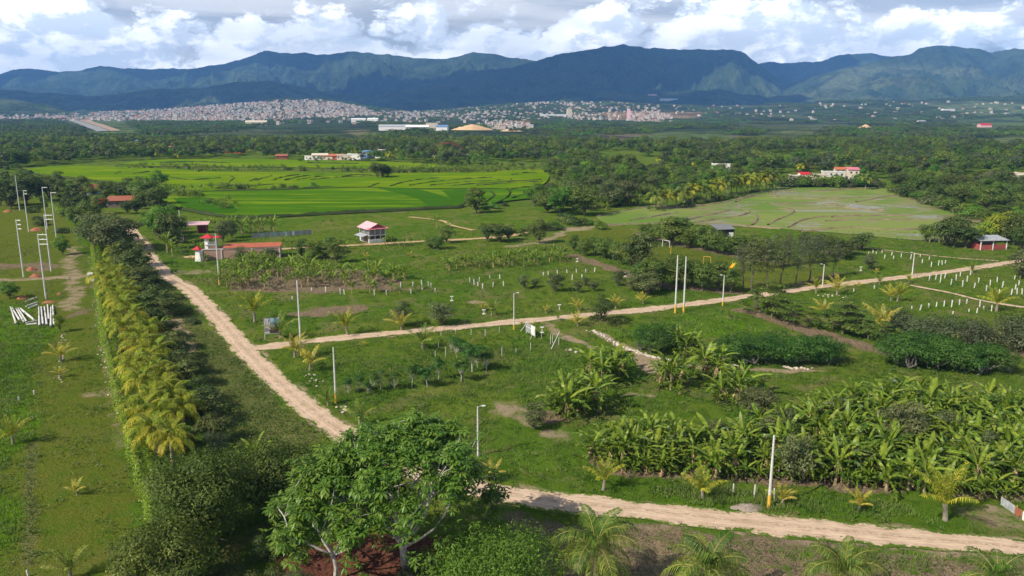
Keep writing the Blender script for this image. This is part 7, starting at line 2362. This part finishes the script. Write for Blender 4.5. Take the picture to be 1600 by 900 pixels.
def scatter_obj(name, pts, label, cat):
    """pts: x, y, z, rotation, scale, library index"""
    A = np.array(pts, np.float32)
    me = bpy.data.meshes.new(name)
    me.vertices.add(len(A))
    me.vertices.foreach_set('co', np.ascontiguousarray(A[:, :3]).ravel())
    for k_, j, ty in (('rot', 3, 'FLOAT'), ('scl', 4, 'FLOAT'), ('idx', 5, 'INT')):
        at = me.attributes.new(k_, ty, 'POINT')
        at.data.foreach_set('value', A[:, j].astype(np.int32) if ty == 'INT' else np.ascontiguousarray(A[:, j]))
    o = tag(link(name, me), label, cat, None, 'stuff')
    ng = bpy.data.node_groups.new(name + '_nodes', 'GeometryNodeTree')
    ng.interface.new_socket('Geometry', in_out='INPUT', socket_type='NodeSocketGeometry')
    ng.interface.new_socket('Geometry', in_out='OUTPUT', socket_type='NodeSocketGeometry')
    N = ng.nodes
    gi, go = N.new('NodeGroupInput'), N.new('NodeGroupOutput')
    iop = N.new('GeometryNodeInstanceOnPoints')
    ci = N.new('GeometryNodeCollectionInfo')
    ci.inputs['Collection'].default_value = LIB
    ci.inputs['Separate Children'].default_value = True
    ci.inputs['Reset Children'].default_value = True
    iop.inputs['Pick Instance'].default_value = True

    def na(nm, ty):
        q = N.new('GeometryNodeInputNamedAttribute')
        q.data_type = ty
        q.inputs['Name'].default_value = nm
        return q.outputs['Attribute']
    cx_ = N.new('ShaderNodeCombineXYZ')
    ng.links.new(na('rot', 'FLOAT'), cx_.inputs[2])
    ng.links.new(gi.outputs[0], iop.inputs['Points'])
    ng.links.new(ci.outputs[0], iop.inputs['Instance'])
    ng.links.new(na('idx', 'INT'), iop.inputs['Instance Index'])
    ng.links.new(cx_.outputs[0], iop.inputs['Rotation'])
    ng.links.new(na('scl', 'FLOAT'), iop.inputs['Scale'])
    ng.links.new(iop.outputs[0], go.inputs[0])
    md = o.modifiers.new('scatter', 'NODES')
    md.node_group = ng
    return o


EDGE_X = [-400, 0, 30, 185, 260, 420, 560, 690, 845, 1000, 1090, 1210, 1380, 1600, 2000]
EDGE_Y = [272, 266, 262, 252, 249, 249, 252, 259, 264, 262, 270, 272, 279, 283, 286]
KEEP_OUT = [PA(RICE[k_]) for k_ in RICE] + [PA(WET)]
HOUSE_XY = [(o.location.x, o.location.y) for o in COL.objects if o.get('category') in ('house', 'far building', 'sand hill', 'bridge', 'farm shed', 'hut') and o.parent is None and o.name.split('.')[0] != 'town_house']
rng = np.random.default_rng(88)
pts = []


def free(x, y, px, py):
    ok = py < np.interp(px, EDGE_X, EDGE_Y)
    for q in KEEP_OUT:
        ok &= poly_sd(x, y, q) > 8
    for q in CLEAR_W:
        ok &= in_box(x, y, q, 40, lambda a, b, q=q: (poly_sd(a, b, q) < 4).astype(float)) < 0.5
    rw = np.array([PT(*v)[:2] for v in ((146, 209), (200, 208), (150, 186), (92, 188))])
    ok &= poly_sd(x, y, rw) > 6
    for hx, hy in HOUSE_XY:
        # keep the line of sight to a house open
        f = y / max(hy, 1.0)
        back = 6 + hy * 0.006
        ok &= ~((np.abs(x - hx * f) < 9 * np.maximum(1, hy / 1200)) & (y > hy - back) & (y < hy + 26))
    return ok


# single crowns up to about a kilometre
n = 9500
yy = np.sqrt(rng.random(n) * (1050 ** 2 - 430 ** 2) + 430 ** 2)
xx = (rng.random(n) - 0.5) * 1.5 * yy
px_, py_ = pix(xx, yy, 0)
ok = free(xx, yy, px_, py_) & (px_ > -150) & (px_ < 1750) & (fbm(xx / 50, yy / 130, 3, 301) > 0.37)
for i in np.nonzero(ok)[0]:
    k_ = 12 + 3 + rng.integers(0, 2) if rng.random() < 0.035 else 6 + rng.integers(0, 6)
    pts.append((xx[i], yy[i], -0.5 - 3.0 * smooth(yy[i], 900, 1180), rng.random() * 6.28, rng.uniform(0.65, 1.35), k_))
print('crowns', len(pts))
# groves out over the plain
n = 15000
yy = np.sqrt(rng.random(n) * (5200 ** 2 - 980 ** 2) + 980 ** 2)
xx = (rng.random(n) - 0.5) * 1.5 * yy
zz = terrain_h(xx, yy)
px_, py_ = pix(xx, yy, zz)
dens = np.array([town_density(px_[i], py_[i], yy[i]) for i in range(n)])
ok = free(xx, yy, px_, py_) & (px_ > -120) & (px_ < 1720) & (fbm(xx / 150, yy / 560, 3, 302) > 0.45 + 0.05 * smooth(yy, 3000, 5200)) & (rng.random(n) > dens * 0.93)
for i in np.nonzero(ok)[0]:
    pts.append((xx[i], yy[i], zz[i] - 1.0, rng.random() * 6.28, rng.uniform(0.55, 1.0), rng.integers(0, 6)))
print('groves', len(pts))
for poly, n in (([(1000, 318), (1060, 306), (1110, 300), (1205, 284), (1215, 274), (1090, 268), (1000, 262), (850, 262), (852, 290), (830, 330), (880, 340), (990, 322)], 420), ([(1372, 292), (1400, 280), (1620, 282), (1640, 330), (1545, 334), (1480, 316), (1420, 300)], 300),
                ([(1545, 345), (1640, 332), (1680, 372), (1590, 372)], 60), ([(-60, 268), (20, 262), (60, 275), (130, 290), (150, 300), (60, 312), (0, 318), (-60, 320)], 90)):
    q = PA(poly)
    xx = rng.uniform(q[:, 0].min(), q[:, 0].max(), n * 4)
    yy = rng.uniform(q[:, 1].min(), q[:, 1].max(), n * 4)
    hd = np.min([np.hypot(xx - hx, (yy - hy) * 0.6) for hx, hy in HOUSE_XY], axis=0)
    for i in np.nonzero((poly_sd(xx, yy, q) < -3) & (hd > 11))[0][:n]:
        pts.append((xx[i], yy[i], -0.6, rng.random() * 6.28, rng.uniform(0.3, 0.8), 6 + rng.integers(0, 6)))
for line, n in (([(465, 252.5), (520, 252.5), (575, 252), (612, 251)], 34), ([(650, 257), (700, 257), (760, 259), (840, 262)], 60), ([(1015, 329), (1060, 327), (1115, 315), (1210, 297)], 46), ([(1225, 289), (1300, 290), (1380, 292)], 40)):
    c = catmull(PA(line), 2.0)
    for _ in range(n):
        q = c[rng.integers(0, len(c))]
        pts.append((q[0] + rng.normal() * 2.0, q[1] + rng.normal() * 3.0, -0.5, rng.random() * 6.28, rng.uniform(0.22, 0.42), 6 + rng.integers(0, 6)))
scatter_obj('forest', pts, 'continuous dark green woods covering the plain below the mountains', 'forest')

# banana strips between the rice terraces
pts = []
for line, n, w_ in (([(195, 264), (260, 262), (330, 266), (430, 266), (560, 268)], 150, 5), ([(560, 268), (640, 268), (740, 268), (842, 266)], 150, 8), ([(600, 272), (660, 270), (760, 270)], 90, 5), ([(262, 303), (290, 306), (300, 312)], 30, 4), ([(320, 298), (350, 296), (395, 297)], 40, 3),
                    ([(225, 292), (250, 298), (285, 308)], 50, 5), ([(330, 320), (345, 326), (356, 330)], 16, 3), ([(1060, 320), (1130, 310), (1205, 300)], 40, 4), ([(880, 330), (960, 322), (1020, 320)], 40, 5)):
    c = catmull(PA(line), 2.0)
    for _ in range(n):
        q = c[rng.integers(0, len(c))]
        b_ = rng.random() < 0.8
        pts.append((q[0] + rng.normal() * w_, q[1] + rng.normal() * w_, 0.0 if b_ else -1.5, rng.random() * 6.28, rng.uniform(0.9, 1.3) if b_ else rng.uniform(0.3, 0.5), 12 + rng.integers(0, 3) if b_ else 6 + rng.integers(0, 6)))
# suckers and fallen growth filling the plantation floor
pp = PA(PLANT)
x = rng.uniform(pp[:, 0].min(), pp[:, 0].max(), 2600)
y = rng.uniform(pp[:, 1].min(), pp[:, 1].max(), 2600)
k = np.nonzero(poly_sd(x, y, pp) < -0.5)[0][:820]
sk = [(x[i], y[i], -0.7, rng.random() * 6.28, rng.uniform(0.5, 0.95), 12 + rng.integers(0, 3)) for i in k]
for where, cl in CL.items():
    for a_, b_ in cl:
        q = P(a_, b_)
        for _ in range(3):
            sk.append((q.x + rng.normal() * 0.9, q.y + rng.normal() * 0.9, -0.6, rng.random() * 6.28, rng.uniform(0.5, 1.0), 12 + rng.integers(0, 3)))
scatter_obj('banana_suckers', sk, 'low banana suckers crowding the plantation floor and clumps', 'banana suckers')
scatter_obj('banana_strips', pts, 'strips of bananas and brush between the rice terraces', 'bananas')


# ================================================================== grass and weeds
def tufts(n_try, ymin, ymax, seed, dens_fn):
    rng = np.random.default_rng(seed)
    y = np.sqrt(rng.random(n_try) * (ymax ** 2 - ymin ** 2) + ymin ** 2)
    x = (rng.random(n_try) - 0.5) * 1.42 * y
    ma_, mb_ = ground_masks(x, y)
    rd = np.full(x.shape, 1e9)
    for q, w_ in ROADS[:4]:
        rd = np.minimum(rd, line_d(x, y, q) - w_)
    k = rng.random(n_try) < dens_fn(x, y, ma_, mb_) * smooth(rd, -0.3, 0.8)
    return x[k], y[k], ma_[k], mb_[k], rng


M_GRASS = leaf_mat('grass blades', (0.034, 0.072, 0.010), (0.070, 0.130, 0.020), (0.150, 0.180, 0.055), 0.3, 0.7, 0.1, 0.0, 0.0)
M_WEED = leaf_mat('leafy weeds', (0.030, 0.060, 0.012), (0.070, 0.105, 0.024), (0.150, 0.160, 0.060), 0.3, 0.6, 0.2, 0.0, 0.0)


def blades(x, y, hgt, spread, nb, rng, width, tint):
    n = len(x)
    i = np.repeat(np.arange(n), nb)
    a = rng.random(len(i)) * 6.28
    r = rng.random(len(i)) * spread[i]
    bx, by = x[i] + np.cos(a) * r * 0.5, y[i] + np.sin(a) * r * 0.5
    h = hgt[i] * (0.6 + 0.7 * rng.random(len(i)))
    t = rng.random(len(i)) * 6.28
    w_ = width * (0.7 + 0.6 * rng.random(len(i)))
    V = np.stack([np.stack([bx - np.cos(t) * w_, by - np.sin(t) * w_, np.full(len(i), -0.05)], 1), np.stack([bx + np.cos(t) * w_, by + np.sin(t) * w_, np.full(len(i), -0.05)], 1),
                  np.stack([bx + np.cos(a) * h * 0.5, by + np.sin(a) * h * 0.5, h], 1)], 1).reshape(-1, 3)
    F = np.arange(len(V)).reshape(-1, 3)
    T = np.repeat(np.clip(tint[i] + 0.3 * (rng.random(len(i)) - 0.5), 0, 1), 3)
    return V, F, T


out = []
for n_try, y0, y1, seed, wdt in ((110000, 60, 150, 901, 0.055), (70000, 150, 300, 902, 0.10)):
    x, y, ma_, mb_, rg = tufts(n_try, y0, y1, seed, lambda x, y, a, b: np.clip(0.22 + 0.6 * a[:, 2] + 0.9 * (fbm(x / 5, y / 5, 3, 71) - 0.42) - 0.9 * a[:, 0] - 0.55 * a[:, 1] - 0.25 * b[:, 0] - b[:, 2], 0.01, 1))
    hg = 0.18 + 0.28 * ma_[:, 2] + 0.24 * fbm(x / 3, y / 3, 2, 72) - 0.06 * mb_[:, 0]
    tn = 0.40 + 0.9 * (fbm(x / 5, y / 5, 3, 73) - 0.5) + 0.15 * ma_[:, 2] + 0.1
    out.append(blades(x, y, hg, hg * 1.6, 5, rg, wdt, tn))
V, F, T = merge(out)
print('grass tris', len(F))
tag(link('grass', mesh_np('grass', V, F, [M_GRASS], {'tint': T})), 'tufts of rough grass over the open lots', 'grass', None, 'stuff')

# leafy weeds: between hedge and road, in the tall patch of the lot, on verges
x, y, ma_, mb_, rg = tufts(110000, 60, 270, 903, lambda x, y, a, b: np.clip(0.95 * b[:, 1] * (fbm(x / 4, y / 4, 3, 74) > 0.40) + 0.5 * np.maximum(a[:, 2] - 0.2, 0) * (fbm(x / 3, y / 3, 3, 75) > 0.5) + 0.34 * (fbm(x / 5, y / 5, 3, 76) > 0.53) * (1 - a[:, 0]) * (1 - a[:, 1]) - b[:, 2], 0, 1))
nl = 7
i = np.repeat(np.arange(len(x)), nl)
hg = (0.22 + 0.75 * fbm(x / 3, y / 3, 3, 77))[i]
pos = np.stack([x[i] + rg.normal(size=len(i)) * 0.22, y[i] + rg.normal(size=len(i)) * 0.22, hg * rg.random(len(i)) ** 0.5], 1)
nrm = unit(rg.normal(size=(len(i), 3)) * 0.6 + np.array([0, 0, 1.0]))
V, F, T = leaves(rg, pos, nrm, 0.26, 0.6, 0.12, np.clip(0.2 + 0.5 * fbm(x / 4, y / 4, 2, 78)[i] + 0.3 * rg.random(len(i)), 0, 1))
print('weed tris', len(F))
tag(link('weeds', mesh_np('weeds', V, F, [M_WEED], {'tint': T})), 'low leafy weeds beside the road and in the lots', 'weeds', None, 'stuff')
